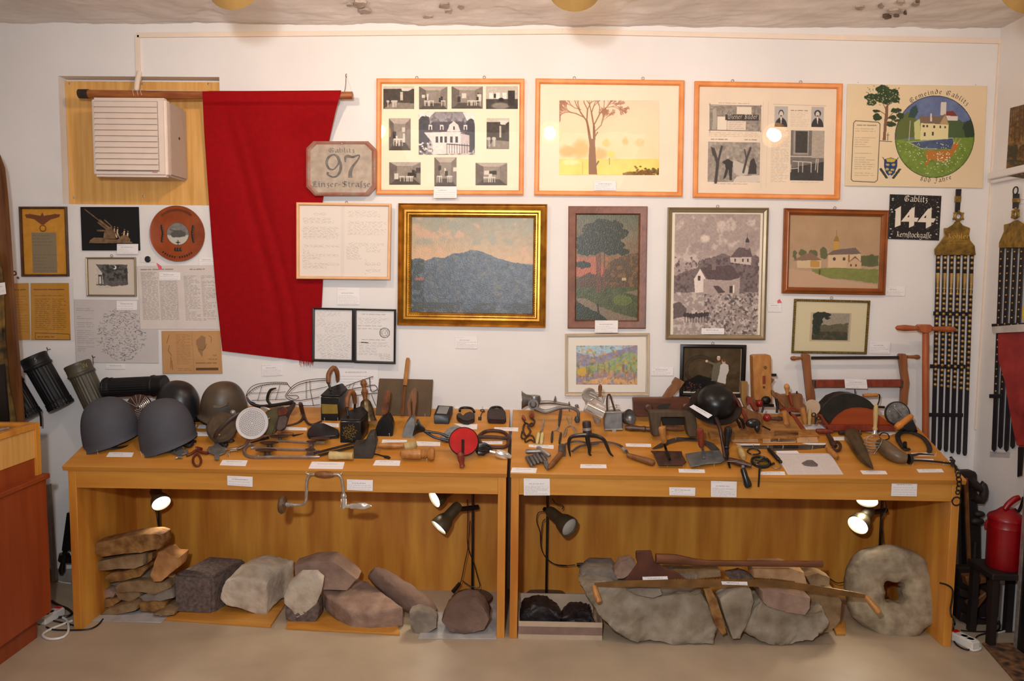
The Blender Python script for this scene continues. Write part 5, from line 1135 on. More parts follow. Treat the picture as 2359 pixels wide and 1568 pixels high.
wires(t,'mesh_wire',([895,492,1050,470,1230,432],[1040,385,1040,540],[1074,378,1078,470,1105,605]),-.08,.0013)
t=thing('wire_mesh_guard',at(C([1560,600])[0],-.07),'black wire mesh frame slanting up to the right behind the tall iron handle','wire frame')
wires(t,'rim_wire',([1390,432,1450,408,1600,355,1645,342],[1395,465,1500,445,1590,430,1660,420,1680,458,1625,472,1612,352],[1490,512,1590,498,1685,490]),-.07,.0019)
wires(t,'mesh_wire',([1440,412,1420,450],[1475,400,1455,448],[1628,500,1650,560,1668,605]),-.07,.0013)
# charcoal irons
GO=mat('gold_ornament_paint',(150,120,44),.5,.3,var=.2)
def coal_iron(lab,q,depth,ha,orn):
 """q: front face TL,TR,BR,BL (zoom C)"""
 y=tb(C(q[6:8])[0]).y;f4=av(C,q,y);wv=(f4[1]-f4[0]);t=thing('charcoal_iron',(f4[2]+f4[3])/2,lab,'iron','black charcoal irons');mid=(f4[0]+f4[1])/2;up=V((0,0,1));H_=(f4[0]-f4[3]).z
 dx=V((.028,depth,.0));mb=M()
 bl=[f4[3],f4[2],f4[2]+dx*.55+V((.008,0,.035)),(f4[2]+f4[3])/2+dx+V((0,0,.055)),f4[3]+dx*.55+V((.0,0,.035))]
 rise=V((0,0,H_));mb.add(bl+[b_+rise*(.98 if i<2 else .88)for i,b_ in enumerate(bl)],[(4,3,2,1,0),(5,6,7,8,9)]+[(i,(i+1)%5,5+(i+1)%5,5+i)for i in range(5)]);ob('iron_body',mb,BLACK,t,bevel=.003)
 mb=M();tp=[b_+rise*(1.0 if i<2 else .90)for i,b_ in enumerate(bl)];mb.add(tp+[v+V((0,0,.008))for v in tp],[(4,3,2,1,0),(5,6,7,8,9)]+[(i,(i+1)%5,5+(i+1)%5,5+i)for i in range(5)]);ob('lid',mb,IRON,t,bevel=.002)
 mb=M();o_=V((0,-.0012,0))
 if orn==0:mb.ext([f4[0].lerp(f4[1],.08)+o_-up*H_*.3,f4[0].lerp(f4[1],.92)+o_-up*H_*.25,f4[0].lerp(f4[1],.95)+o_-up*H_*.62,f4[0].lerp(f4[1],.1)+o_-up*H_*.7],(0,-.001,0))
 else:
  for k in range(26):a_=k*2.4;rr_=.34*(k/26)**.5;p=f4[0].lerp(f4[1],.5+rr_*math.cos(a_))-up*H_*(.5-rr_*1.1*math.sin(a_))+o_;mb.torus(p,(0,1,0),.005,.0011,10,4,arc=.7,a0=a_)
 ob('gold_ornament',mb,GO,t)
 hc=C(ha);pts=[at(p,y+.03+.022*i)for i,p in enumerate(hc)]
 mb=M();mb.tube(pts[1:-1],[.010]+[.0125]*(len(pts)-4)+[.010],12);ob('wooden_handle',mb,MIDW,t)
 mb=M();mb.tube(pts[:2],.006,8);mb.tube(pts[-2:],.006,8);p=pts[0]+V((0,0,-.01));mb.tube([p,p-V((0,0,.03))],.006,8);ob('handle_post',mb,IRON,t)
 return t
coal_iron('tall black charcoal iron with high arched wooden handle, gold band on its face',[1165,520,1335,540,1340,745,1172,740],.15,[1262,470,1240,400,1243,320,1285,262,1318,300,1325,380,1320,420],0)
coal_iron('black charcoal iron with curly gold ornament, in front of the taller one',[1340,740,1528,745,1530,945,1345,940],.14,[1420,700,1408,620,1412,540,1440,475,1470,500,1480,580,1478,640],1)
# small flat irons
def flat_iron(z,body,handle,lab,bm_,hm,y,T):
 t=thing('flat_iron',base(z,body[0],body[1]),lab,'iron');mb=M();mb.ext(av(z,body,y),(0,T,T*.4));ob('iron_body',mb,bm_,t,bevel=.004,bseg=2)
 mb=M();mb.ext(av(z,handle,y+T*.4),(0,.022,.0));ob('handle',mb,hm,t,bevel=.006,bseg=2);return t
AMB=wood('burnt_amber_wood',(150,88,40),(70,34,18),.35,(1,1,3),10)
t=flat_iron(D,[90,960,118,880,180,785,235,768,272,830,288,880,280,985,95,978],[165,720,180,620,215,515,240,508,258,525,245,640,222,770,185,775],'small black flat iron standing on its heel with burnt amber handle',BLACK,AMB,-.28,.04)
t=flat_iron(D,[375,990,385,930,420,850,470,790,500,800,500,1000,380,995],[430,770,428,640,470,520,495,492,518,515,515,640,500,770,482,792,478,640,470,620,460,650,465,795],'grey flat iron standing on its heel with weathered wooden handle',ZINC,MIDW,-.29,.035)
t=thing('iron_sole',base(C,1200,870),'pointed glossy black iron sole plate lying in front of the tall charcoal iron','iron sole');mb=M();p=t3(C,[1045,855,1055,815,1110,765,1200,758,1330,815,1342,850,1330,872,1200,880,1060,878],.02);mb.ext(p,-TN*.018);ob('sole_plate',mb,BLACK,t,bevel=.003)
# bell-like figure
p0,p1=at(C([1555,365])[0],-.17),at(C([1595,745])[0],-.20)
t=thing('hand_bell',p1,'tarnished brass hand bell with ball-topped handle behind the charcoal irons','bell');mb=M();mb.lathe(p0,p0.lerp(p1,.5),[(0,.004),(.06,.013),(.22,.017),(.4,.009),(.5,.012),(.62,.018),(.8,.012),(1,.01)],18);ob('handle',mb,MIDW,t)
mb=M();mb.lathe(p0.lerp(p1,.48),p1,[(0,.012),(.1,.024),(.45,.034),(.85,.040),(1,.046)],26,cap=False);mb.lathe(p0.lerp(p1,.5),p1,[(0,.010),(.1,.021),(1,.043)],26,cap=False);ob('bell_cup',mb,mat('tarnished_brass',(110,96,70),.35,.8,var=.3,sc=50),t)
# plasterer's hawk
t=thing('plastering_hawk',base(D,400,782),'square brown wooden plastering board with upright stick handle leaning on the wall','hawk board');mb=M();mb.ext(av(D,[145,400,685,412,660,787,108,765],-.09),(0,.012,0));ob('board',mb,mat('weathered_brown_board',(98,76,50),.7,var=.2,sc=6,bump=.0006),t,bevel=.002)
a,b=av(D,[405,462,435,192],-.11);mb=M();mb.lathe(a,b,[(0,.012),(.9,.0105),(1,.008)],8);ob('handle',mb,TANW,t)
a,b=av(D,[378,765,402,472],-.105);mb=M();mb.tube([a,b],.009,6,sm=1);ob('batten',mb,MIDW,t)
# box camera, padlocks and key
t=thing('box_camera',base(D,775,860),'small black box camera with pale square viewing glass on top','camera');y=tb(D([770,858])[0]).y
f4=av(D,[692,762,850,772,846,860,697,855],y);tp=av(D,[740,655,902,664],y+.09);mb=M();k=tp[0]-f4[0];k2=V((k.x*.8,.085,k.z*.9));mb.add(f4+[p_+k2 for p_ in f4],[(0,1,2,3),(7,6,5,4),(0,4,5,1),(1,5,6,2),(2,6,7,3),(3,7,4,0)]);ob('camera_body',mb,BKLEA,t,bevel=.003)
e0,e1=f4[0],f4[1];g=lambda u_,v_:e0+(e1-e0)*u_+k2*v_+V((0,-.0,.0012));mb=M();mb.ext([g(.15,.12),g(.8,.12),g(.8,.85),g(.15,.85)],(0,0,.0014));ob('viewing_glass',mb,mat('grey_ground_glass',(128,128,126),.2),t)
mb=M();p=f4[1]+k2*.9+V((.004,0,.0));mb.torus(p,(1,0,0),.007,.0012,14,5);ob('strap_ring',mb,STEEL,t)
def padlock(z,outline,shack,lab):
 t=thing('padlock',base(z,outline[0],outline[1]),lab,'padlock','old iron padlocks');mb=M();mb.ext(t3(z,outline,.026),-TN*.024);ob('lock_body',mb,mat('rusty_lock_iron',(70,52,48),.5,.4,col2=(46,34,32),sc=40),t,bevel=.004,bseg=2)
 mb=M();mb.tube(t3(z,shack,.016),.0065,10);ob('shackle',mb,IRON,t);return t
padlock(D,[920,765,925,745,965,740,985,765,1010,740,1060,725,1105,745,1102,800,1040,825,985,820,935,790],[955,725,960,700,1010,690,1075,700,1100,735],'heart-shaped old iron padlock with shackle, left of the key')
padlock(D,[1228,770,1232,715,1270,695,1370,698,1412,720,1420,800,1400,815,1240,810],[1255,715,1275,692,1325,684,1365,692,1385,715],'squarish old iron padlock right of the key')
t=thing('key',base(D,1160,790),'small iron key pinned between the two padlocks','key');mb=M();pp=t3(D,[1183,728,1168,765,1155,805],.003);mb.tube(pp,.0025,8);mb.torus(t3(D,[1180,718],.003)[0],TN,.010,.0022,16,6);mb.torus(t3(D,[1195,730],.003)[0],TN,.006,.0018,12,6);a=t3(D,[1140,782,1175,785,1170,812,1138,808],.005);mb.ext(a,-TN*.003);ob('key_body',mb,IRON,t)
# hand drill
y=-.44;t=thing('hand_drill',base(D,985,1150),'hand drill with big red gear wheel, black frame and chrome chuck','drill')
c=at(D([994,1030])[0],-.455);nrm=V((.08,-1,.55)).normalized();r=.0665
mb=M();mb.lathe(c-nrm*.006,c+nrm*.004,[(0,r*.9),(.1,r),(.9,r),(1,r*.95),(1,.001)],60,60,.012);ob('gear_wheel',mb,mat('red_enamel',(180,16,14),.6,spec=.25,var=.12,sc=20),t)
mb=M();mb.torus(c+nrm*.001,nrm,r*1.0,.0035,56,6);ob('wheel_rim',mb,IRON,t)
mb=M();a,b=av(D,[600,922,560,900],-.44);mb.tube(av(D,[600,925,680,938,760,950,840,985],-.43),[.008,.006,.006,.008],8);mb.tube(av(D,[600,925,690,985,780,1010,840,1025],-.43),[.008,.006,.006,.008],8);mb.tube(av(D,[830,1000,990,1040,1120,1110],-.425),.008,8);ob('frame_arms',mb,BLACK,t)
p0,p1=at(D([510,890])[0],-.45),at(D([575,915])[0],-.44);ax=V((.9,.1,-.25)).normalized();mb=M();mb.lathe(p0-ax*.004,p0+ax*.045,[(0,.04),(.15,.043),(.5,.022),(1,.009)],30);ob('breast_plate',mb,BLACK,t)
mb=M();a,b=av(D,[985,1010,985,1170],-.50);mb.tube([a,b],.006,8,sm=1,flat=(V((0,1,0)),.5));ob('crank_arm',mb,IRON,t)
mb=M();a,b=av(D,[955,1135,980,1285],-.53);mb.lathe(a,b,[(0,.007),(.2,.017),(.55,.015),(.8,.011),(.95,.014),(1,.009)],16);ob('crank_handle',mb,REDH,t)
mb=M();a,b=av(D,[1115,1105,1255,1120],-.43);mb.lathe(a,b,[(0,.012),(.2,.025),(.6,.024),(.8,.014),(1,.010)],24,12,.12);mb.tube(av(D,[1130,1080,1180,1050,1240,1070,1275,1120],-.42),.006,8);ob('pinion_housing',mb,BLACK,t)
mb=M();a,b=av(D,[1255,1128,1475,1188],-.45);mb.lathe(a,b,[(0,.006),(.25,.0075),(.28,.016),(.4,.020),(.7,.021),(.9,.012),(1,.007)],24);ob('chuck',mb,CHROME,t)
# grey whetstone, iron ring buckle, mallet, chisel
t=thing('grey_stone',base(D,850,1000),'rough grey stone lying behind the red drill wheel','stone');mb=M();p=t3(D,[755,985,790,935,850,880,930,865,1010,900,1010,960,900,1005,800,1010],.02);mb.ext(p,-TN*.019);ob('stone_body',mb,mat('grey_pumice',(150,148,146),.9,col2=(104,102,104),sc=60),t,post=rough_up(.003,2,40))
t=thing('oval_iron_ring',base(D,1300,1090),'oval brown iron ring with crossbar, right of the red drill wheel','iron ring');mb=M();mb.tube(t3(D,[1140,990,1200,935,1290,920,1400,940,1442,1000,1425,1075,1340,1088,1240,1080,1180,1060],.01),.0085,10,True);ob('ring',mb,RUST,t)
mb=M();mb.tube(t3(D,[1150,985,1280,985,1435,1000],.016),[.008,.010,.008],10);ob('crossbar',mb,RUST,t)
t=thing('wooden_mallet',base(D,500,1200),'turned wooden mallet with ball end lying near the front edge','mallet');a,b=t3(D,[355,1155,705,1155],.028);mb=M();mb.lathe(a,b,[(0,.006),(.04,.018),(.1,.021),(.4,.025),(.6,.024),(.62,.017),(.66,.022),(.7,.017),(.74,.022),(.78,.015),(.82,.026),(.9,.033),(.98,.027),(1,.006)],28);ob('mallet_head',mb,TANW,t)
mb=M();a,b=t3(D,[130,1070,400,1072],.018);mb.lathe(a,b,[(0,.011),(.4,.015),(.7,.014),(1,.010)],16);ob('handle',mb,TANW,t);mb=M();a,b=t3(D,[395,1090,520,1060],.02);mb.lathe(a,b,[(0,.016),(.3,.024),(.8,.022),(1,.012)],16);ob('collar',mb,PALEW,t)
t=thing('small_chisel',base(D,160,1180),'small thin iron spatula left of the wooden mallet','spatula');mb=M();mb.tube(t3(D,[60,1152,130,1160,190,1178],.004),.003,8);mb.ext(t3(D,[185,1168,240,1172,262,1190,245,1202,195,1190],.005),-TN*.003);ob('blade',mb,IRON,t)
# wooden planes and bars in the centre
t=thing('bark_spud',base(C,1560,1085),'dark worn tool with boxy wooden head and pale cylindrical handle, near the front edge','tool');mb=M();mb.ext(av(C,[1465,960,1560,955,1600,870,1650,855,1672,960,1640,1085,1470,1085],-.47),(0,.05,.015));ob('head',mb,mat('dark_worn_head',(58,50,42),.6,var=.3,sc=20),t,bevel=.004);a,b=t3(C,[1240,1052,1465,1058],.02);mb=M();mb.lathe(a,b,[(0,.008),(.05,.019),(.3,.02),(.5,.017),(1,.018)],18);ob('handle',mb,PALEW,t)
t=thing('pincer_bars',base(C,1300,1050),'pair of long dark iron bars crossing from skates up to the right','iron bars');mb=M();mb.tube(t3(C,[1110,1035,1340,975,1560,920,1650,890],.016),.0075,8,flat=(TN,.6));mb.tube(t3(C,[1150,1052,1400,990,1600,945],.010),.007,8,flat=(TN,.6));ob('bars',mb,IRON,t)
# ice skates
SKM=mat('dull_skate_steel',(158,138,124),.4,.7,var=.12,sc=30)
def skate(z,blade,posts,pads,lab,h0,w=.013):
 t=thing('ice_skate',base(z,*blade[-2:]),lab,'ice skate','old screw-on ice skates');mb=M();p=t3(z,blade,w*.5);mb.tube(p,[w*.35]+[w*.55]*(len(p)-2)+[w*.3],10,flat=(V((0,1,0)),.35));ob('blade',mb,SKM,t)
 for a in posts:
  mb=M();q=t3(z,a,.004);mb.ext(q,V((0,-.004,.0)));mb.lathe(q[0].lerp(q[1],.5),q[0].lerp(q[1],.5)+TN*.02,[(0,.007),(.6,.005),(1,.009)],12);ob('post',mb,SKM,t)
 for(x,y_,rx,ry)in pads:
  mb=M();cc=base(z,x,y_,.026);mb.ball(cc,(rx*.0021/z_s(z),rx*.0013/z_s(z),.004),20,8);ob('foot_pad',mb,RUST,t)
def z_s(z):a=z([0,0,1,0]);return 1/(a[1][0]-a[0][0])
skate(C2,[390,1130,340,1080,260,1100,195,1190,240,1290,400,1335,900,1330,1500,1335,1710,1325],([590,1290,740,1290,700,1190,620,1190],[1430,1300,1620,1290,1580,1180,1480,1180]),([630,1185,210,50],[1520,1170,100,40]),'front ice skate with long curled steel blade, nearest the table edge',.01,.016)
skate(C2,[330,1150,420,1140,560,1160,1000,1175,1500,1185,1700,1200],([640,1140,780,1140,760,1060,670,1060],[1480,1160,1600,1160,1590,1060,1500,1060]),([690,1035,190,50],[1540,1010,100,40]),'middle ice skate of the three, directly behind the curled one',.01,.014)
skate(C2,[840,1010,960,1010,1300,1030,1700,1045,1810,1050],([880,1000,960,1000,950,930,890,930],),([900,905,200,50],[1720,950,210,50]),'rearmost ice skate of the three, with brown worn foot pads',.01,.012)
t=thing('wooden_spatula',base(C2,1100,880),'small worn knife with pale oval handle behind the rear skate','knife');a,b=t3(C2,[870,860,1180,860],.008);mb=M();mb.lathe(a,b,[(0,.006),(.3,.011),(.7,.011),(1,.006)],14);ob('handle',mb,MIDW,t);mb=M();mb.ext(t3(C2,[1150,880,1180,905,1385,850],.006),-TN*.003);ob('blade',mb,IRON,t)
t=thing('black_stick',base(C2,450,1000),'short tapering black rod behind the left end of the skates','rod');a,b=t3(C2,[320,1045,690,935],.006);mb=M();mb.lathe(a,b,[(0,.003),(.5,.004),(.7,.007),(1,.007)],10);ob('rod_body',mb,BLACK,t)
# small plates (ice cleats) with leather
def cleat(ctr,rx,ry,lab,lug,tail=None):
 t=thing('metal_cleat',base(S2,*ctr),lab,'metal plate','cross-shaped metal cleats');x,y_=ctr;o_=[]
 arm=75
 pts=[x-rx,y_,x-rx*.85,y_-ry*.3,x-rx*.4,y_-ry*.42,x-arm,y_-ry*.5,x-arm,y_-ry,x+arm*.9,y_-ry,x+arm,y_-ry*.5,x+rx*.5,y_-ry*.42,x+rx*.9,y_-ry*.25,x+rx,y_,x+rx*.85,y_+ry*.3,x+rx*.4,y_+ry*.48,x+arm,y_+ry*.5,x+arm,y_+ry,x-arm*.9,y_+ry,x-arm,y_+ry*.5,x-rx*.4,y_+ry*.45,x-rx*.85,y_+ry*.28]
 mb=M();mb.ext(t3(S2,pts,.012),-TN*.005);ob('plate',mb,ZINC,t,bevel=.001)
 for s_ in(-.58,.62):
  mb=M();c=base(S2,x+rx*s_,y_,.0125);mb.lathe(c,c+TN*.003,[(0,.0052),(1,.0045)],14);mb.lathe(c+TN*.003,c+TN*.005,[(0,.002),(1,.0016)],8);ob('rivet',mb,BRASS,t)
 for a in lug:mb=M();mb.tube(t3(S2,a,.009),.004,8);ob('side_hook',mb,STEEL,t)
 return t
cleat((440,770),270,190,'smaller cross-shaped metal cleat touching the grey helmet on the left',([310,985,400,960,540,965],))
t=cleat((1565,725),300,290,'larger cross-shaped metal cleat in front of the round canteen',([1900,900,1945,800,1980,760,2180,730],))
mb=M();mb.tube(t3(S2,[1820,700,2000,690,2200,660,2359,610],.012)+t3(C2,[60,1160,180,1110,260,1020,300,930],.02),[.006,.006,.006,.006,.0065,.007,.007,.008],10,flat=(TN,.5));ob('curved_arm',mb,SKM,t)
t=thing('leather_loop',base(S2,960,1200),'red-brown leather strap loop between the two metal cleats','strap');mb=M();mb.tube(t3(S2,[960,850,860,960,850,1100,930,1210,1040,1190,1090,1080,1060,950,980,860],.008),.0055,8,True,flat=(V((0,1,0)),.8));mb.tube(t3(S2,[650,900,820,830,960,740,1100,800,1300,830],.010),.007,8);mb.tube(t3(S2,[920,700,1000,690,1090,720],.014),.010,8);ob('strap_body',mb,RLEATH,t)
t=thing('buckled_strap',base(S2,650,640),'dark bundled leather strap with brass buckle beside the grey helmet','strap');mb=M();mb.tube(t3(S2,[440,500,560,450,700,480,820,520,760,600,620,600,560,540],.018),.009,8);mb.tube(t3(S2,[700,430,820,450,920,480],.022),.007,8);ob('strap_body',mb,BKLEA,t);mb=M();mb.tube(t3(S2,[600,300,700,290,700,380,590,380],.03),.003,6,True,1);ob('buckle',mb,BRASS,t)
t=thing('buckled_strap',base(S2,1780,560),'dark leather strap bundle tucked under the round canteen','strap');mb=M();mb.tube(t3(S2,[1650,430,1760,480,1860,560,1800,610,1680,520],.014),.009,8);mb.tube(t3(S2,[1850,480,2000,470,2080,440],.012),.006,8);ob('strap_body',mb,BKLEA,t)
# caption cards on the left table
for z,a,lab,rows in((B,[988,1022,1208,1026,1190,1066,958,1064],'table caption card between the two grey helmets at the front',2),(B,[1735,772,1778,774,1768,803,1728,800],'tiny table card behind the second grey helmet',0),(B,[1800,775,1862,778,1858,808,1782,806],'rear table card behind the second grey helmet, left of the canteen',1),(B,[1780,840,1872,840,1880,876,1760,876],'front table card right of the second grey helmet',2),
(C,[285,1093,512,1096,492,1148,258,1140],'table caption card below the larger metal cleat',2),(C,[850,795,1048,802,1045,826,838,822],'table caption card in front of the leather Y-strap',1),(C,[1180,755,1335,765,1335,800,1260,790],'table card behind the black iron sole plate',1),(C,[1092,1108,1388,1112,1370,1175,1060,1170],'wide table caption card above the hanging hand brace',2),
(C,[1668,1095,1810,1097,1800,1142,1645,1138],'left half-hidden card'[:0]+'table caption card left of the wooden mallet near the edge',2),(D,[178,1010,425,1014,425,1034,170,1042],'table caption card in front of the small black flat iron',1),(D,[520,1026,760,1036,758,1074,525,1072],'table caption card left of the red drill wheel',2),
(D,[895,850,1132,856,1126,906,1020,903],'table caption card in front of the heart-shaped padlock',2),(D,[1300,886,1542,890,1540,928,1300,915],'table caption card in front of the squarish padlock',2),(D,[1150,1028,1385,1025,1382,1055,1160,1055],'table caption card inside the oval iron ring',1),
(D,[855,672,970,672,972,700,910,698],'small card behind the box camera',0),(D,[1150,675,1242,675,1240,700,1200,700],'small card between key and squarish padlock',0),(D,[1385,675,1548,678,1545,700,1410,700],'narrow card behind the squarish padlock',0)):
 if lab.startswith('table caption card left of the wooden mallet'):z,a=D,[112,1216,360,1220,350,1272,82,1268]
 card('t',z(a),lab,rows)
for z,a,lab,rows in((C,[326,1236,556,1246,555,1338,328,1322],'white caption card on the left apron, left of the hand brace',3),(C,[1408,1270,1642,1276,1640,1375,1408,1366],'white caption card on the left apron, right of the hand brace',4)):card('f',z(a),lab,rows)
for z,x,y_,w in((B,885,1040,'the leftmost grey helmet'),(B,1018,998,'the leftmost grey helmet'),(B,1278,1052,'the second grey helmet'),(B,1410,1055,'the second grey helmet'),(C,612,1085,'the curled ice skate'),(C,1025,1085,'the curled ice skate'),(C,1430,1090,'the pale tool handle'),(C,350,1070,'the larger metal cleat'),(C,1130,850,'the black iron sole'),(C,1265,860,'the black iron sole'),(C,1208,745,'the tall charcoal iron'),(C,1328,745,'the tall charcoal iron'),(D,250,985,'the small black flat iron'),(D,390,985,'the grey flat iron'),(D,625,1240,'the wooden mallet'),(D,607,790,'the plastering board'),(D,1042,720,'the heart-shaped padlock'),(D,1325,715,'the squarish padlock'),(D,1182,715,'the small key')):
 nail(z,x,y_,w)
# carpenter's brace hung in front of the left apron
y=-.585;t=thing('hand_brace',at(J([700,400])[0],y),'carpenter hand brace with wooden grip and steel crank hanging on the left apron','hand brace');mb=M()
mb.tube([at(p,y)for p in J([215,390,280,392,340,388,366,350,368,250,376,180,400,150,440,146])]+[at(p,y)for p in J([590,148,630,152,652,185,662,260,668,310,668,330])],.0062,12,sm=2);ob('crank',mb,STEEL,t)
for a,b,pr,m_,n_ in(([438,146,585,150],0,[(0,.009),(.2,.014),(.5,.0165),(.8,.014),(1,.009)],MIDW,'grip'),([205,388,265,392],0,[(0,.010),(.5,.011),(.6,.008),(1,.009)],STEEL,'neck'),([668,300,668,345],0,[(0,.008),(.3,.012),(.8,.012),(1,.009)],STEEL,'joint')):
 q=av(J,a,y);mb=M();mb.lathe(q[0],q[1],pr,20);ob(n_,mb,m_,t)
q=av(J,[148,388,205,390],y);mb=M();mb.lathe(q[0],q[1],[(0,.02),(.15,.036),(.45,.043),(.8,.038),(1,.012)],28);ob('head_pad',mb,mat('worn_dark_pad',(96,68,46),.35),t)
q=av(J,[668,335,668,420],y);mb=M();mb.lathe(q[0],q[1],[(0,.011),(.1,.0125),(.9,.0125),(1,.009)],18);ob('ratchet_box',mb,CHROME,t)
q=av(J,[645,402,892,400],y);mb=M();mb.lathe(q[0],q[1],[(0,.008),(.3,.009),(.32,.013),(.55,.0135),(.6,.017),(.8,.016),(.93,.009),(.96,.005),(1,.004)],24);ob('chuck',mb,CHROME,t)
for a in([385,90,395,148],[668,92,648,150]):
 mb=M();q=J(a);a0=tb(q[0]);mb.tube([V((a0.x,-TD-.012,ZF-.01)),V((a0.x,-TD-.03,ZF-.012)),at(q[1],y),at(q[1],y)+V((0,-.008,.006))],.0018,6);ob('hanging_nail',mb,NAILM,t)
# ================================================================ things on the right table
def lat(nm,t,m_,z,a,h,pr,n=18,mode='t',y=0):
 p0,p1=t3(z,a,h)if mode=='t' else av(z,a,y);mb=M();mb.lathe(p0,p1,pr,n);return ob(nm,mb,m_,t)
def tub(nm,t,m_,z,lines,h,r,y=None,**k):
 mb=M()
 for a in lines:mb.tube(t3(z,a,h)if y is None else av(z,a,y),r,k.get('n',10),k.get('closed',False),flat=k.get('flat'))
 return ob(nm,mb,m_,t)
def slb(nm,t,m_,z,a,T,h=None,y=None,bevel=.002):
 mb=M()
 if y is None:mb.ext(t3(z,a,T+(h or 0)),-TN*T)
 else:mb.ext(av(z,a,y),(0,T,0))
 return ob(nm,mb,m_,t,bevel=bevel)
GRY=mat('cast_tin',(134,130,126),.4,.8,var=.18,sc=22)
t=thing('meat_grinder',base(E,400,560),'grey cast meat grinder with wide funnel and S-shaped crank at the back','grinder')
lat('funnel',t,GRY,E,[112,425,230,425],0,[(0,.047),(.06,.047),(.1,.042),(.5,.030),(1,.026)],30,'v',-.12);lat('grinder_body',t,GRY,E,[265,370,262,500],0,[(0,.03),(.3,.033),(.7,.03),(1,.024)],26,'v',-.11)
mb=M();c=at(E([252,478])[0],-.16);mb.lathe(c+V((0,.04,0)),c,[(0,.028),(.9,.026),(.9,.018),(1,.017),(1.15,.010),(1.15,.001)],28);ob('screw_ring',mb,GRY,t)
tub('crank_arm',t,GRY,E,([270,520,400,565,560,520,700,515,790,560,795,640],),0,[.011,.0115,.010,.009,.008,.007],y=-.15);lat('crank_knob',t,mat('dark_grey_knob',(70,66,64),.5),E,[780,620,785,695],0,[(0,.010),(.5,.015),(1,.010)],16,'v',-.16)
mb=M();mb.tube(av(E,[330,455,450,450,600,470,700,485],-.1),[.010,.009,.007,.006],8);mb.tube(av(E,[512,455,520,375],-.1),[.009,.002],8);mb.tube(av(E,[685,445,688,560],-.11),.003,8);mb.ball(at(E([775,490])[0],-.1),(.010,.006,.007),12,6);mb.ball(at(E([780,510])[0],-.1),(.010,.006,.005),12,6);ob('clamp',mb,GRY,t)
# chrome mincer
t=thing('rotary_grater',base(E,930,680),'shiny chrome rotary grater with drum and upright wooden crank knob','grater');lat('drum',t,CHROME,E,[885,500,1095,600],0,[(0,.026),(.02,.029),(.3,.0285),(.98,.029),(1,.027)],32,'v',-.30)
mb=M();c=at(E([925,365])[0],-.24);n_=V((.3,-1,-.1)).normalized();mb.lathe(c+n_*-.012,c+n_*.004,[(0,.034),(.7,.037),(1,.035),(1,.028),(.6,.026),(.6,.001)],36);ob('gear_housing',mb,CHROME,t)
tub('frame_bars',t,STEEL,E,([930,360,1010,400,1080,440,1110,380],[1110,370,1085,470],[880,420,900,500],[940,330,1050,380]),0,.005,y=-.27);lat('knob',t,MIDW,E,[1060,238,1055,385],0,[(0,.004),(.1,.009),(.4,.010),(.7,.006),(.85,.008),(1,.006)],16,'v',-.28);lat('mouth',t,STEEL,E,[990,560,1035,700],0,[(0,.018),(.8,.018),(1,.012)],20,'v',-.29)
# three-tined cultivator
t=thing('cultivator_head',base(E,930,1090),'black three-tined hand cultivator head with open socket standing on its tines','cultivator');lat('socket',t,LEATH,E,[895,680,905,845],0,[(0,.019),(.2,.021),(.6,.020),(1,.022)],20,'v',-.40);lat('socket_band',t,STEEL,E,[898,752,900,785],0,[(0,.0215),(1,.0215)],20,'v',-.40)
for a,r in(([890,845,800,850,710,870,682,930,684,1010,700,1100],[.012,.010,.009,.008,.006,.003]),([905,850,912,920,928,1000,930,1075,955,1085],[.013,.011,.009,.006,.003]),([925,845,1020,860,1100,900,1140,980,1175,1060,1215,1100],[.012,.010,.009,.008,.006,.003])):tub('tine',t,BLACK,E,(a,),0,r,y=-.43)
# drawknife
t=thing('curved_drawknife',base(E,1000,960),'long curved grey draw knife with two brown wooden grips near the front edge','drawknife');DKN=mat('grey_blade_steel',(98,90,86),.4,.6,var=.2,sc=30)
tub('blade',t,DKN,E,([600,985,680,935,800,920,920,940,1050,930,1180,935,1290,965,1360,1020,1400,1085],[720,1042,800,985,900,960,1040,940]),.014,.0065,flat=(TN,.6));lat('grip',t,MIDW,E,[1385,1085,1715,1185],.016,[(0,.009),(.15,.012),(.5,.014),(.8,.017),(.95,.014),(1,.008)]);lat('grip',t,MIDW,E,[600,1050,435,1250],.016,[(0,.012),(.3,.013),(.8,.012),(1,.004)]);lat('ferrule',t,STEEL,E,[1335,1010,1365,1040],.014,[(0,.010),(1,.010)]);lat('ferrule',t,DKN,E,[600,985,598,1075],.014,[(0,.018),(1,.019)])
# ribbed metal bundle
t=thing('tube_bundle',base(E,280,1230),'bundle of short grey ribbed metal tubes at the front left of the right table','metal bundle')
for i in range(5):lat('tube',t,GRY,E,[170+i*42,1110-i*12,235+i*42,1215-i*14],.010+.006*(i%2),[(0,.004),(.05,.009),(.9,.009),(1,.005)],12)
lat('tube',t,GRY,E,[160,1045,400,1040],.026,[(0,.008),(.1,.012),(.5,.010),(.6,.013),(1,.006)],14);lat('tube',t,STEEL,E,[300,990,455,1095],.03,[(0,.005),(.1,.010),(.9,.011),(1,.006)],14)
t=thing('tin_funnel',base(E,400,1150),'small dented grey tin piece beside the bundle of ribbed tubes','tin piece');slb('tin',t,ZINC,E,[350,1110,410,1085,440,1200,425,1255,390,1215],.012)
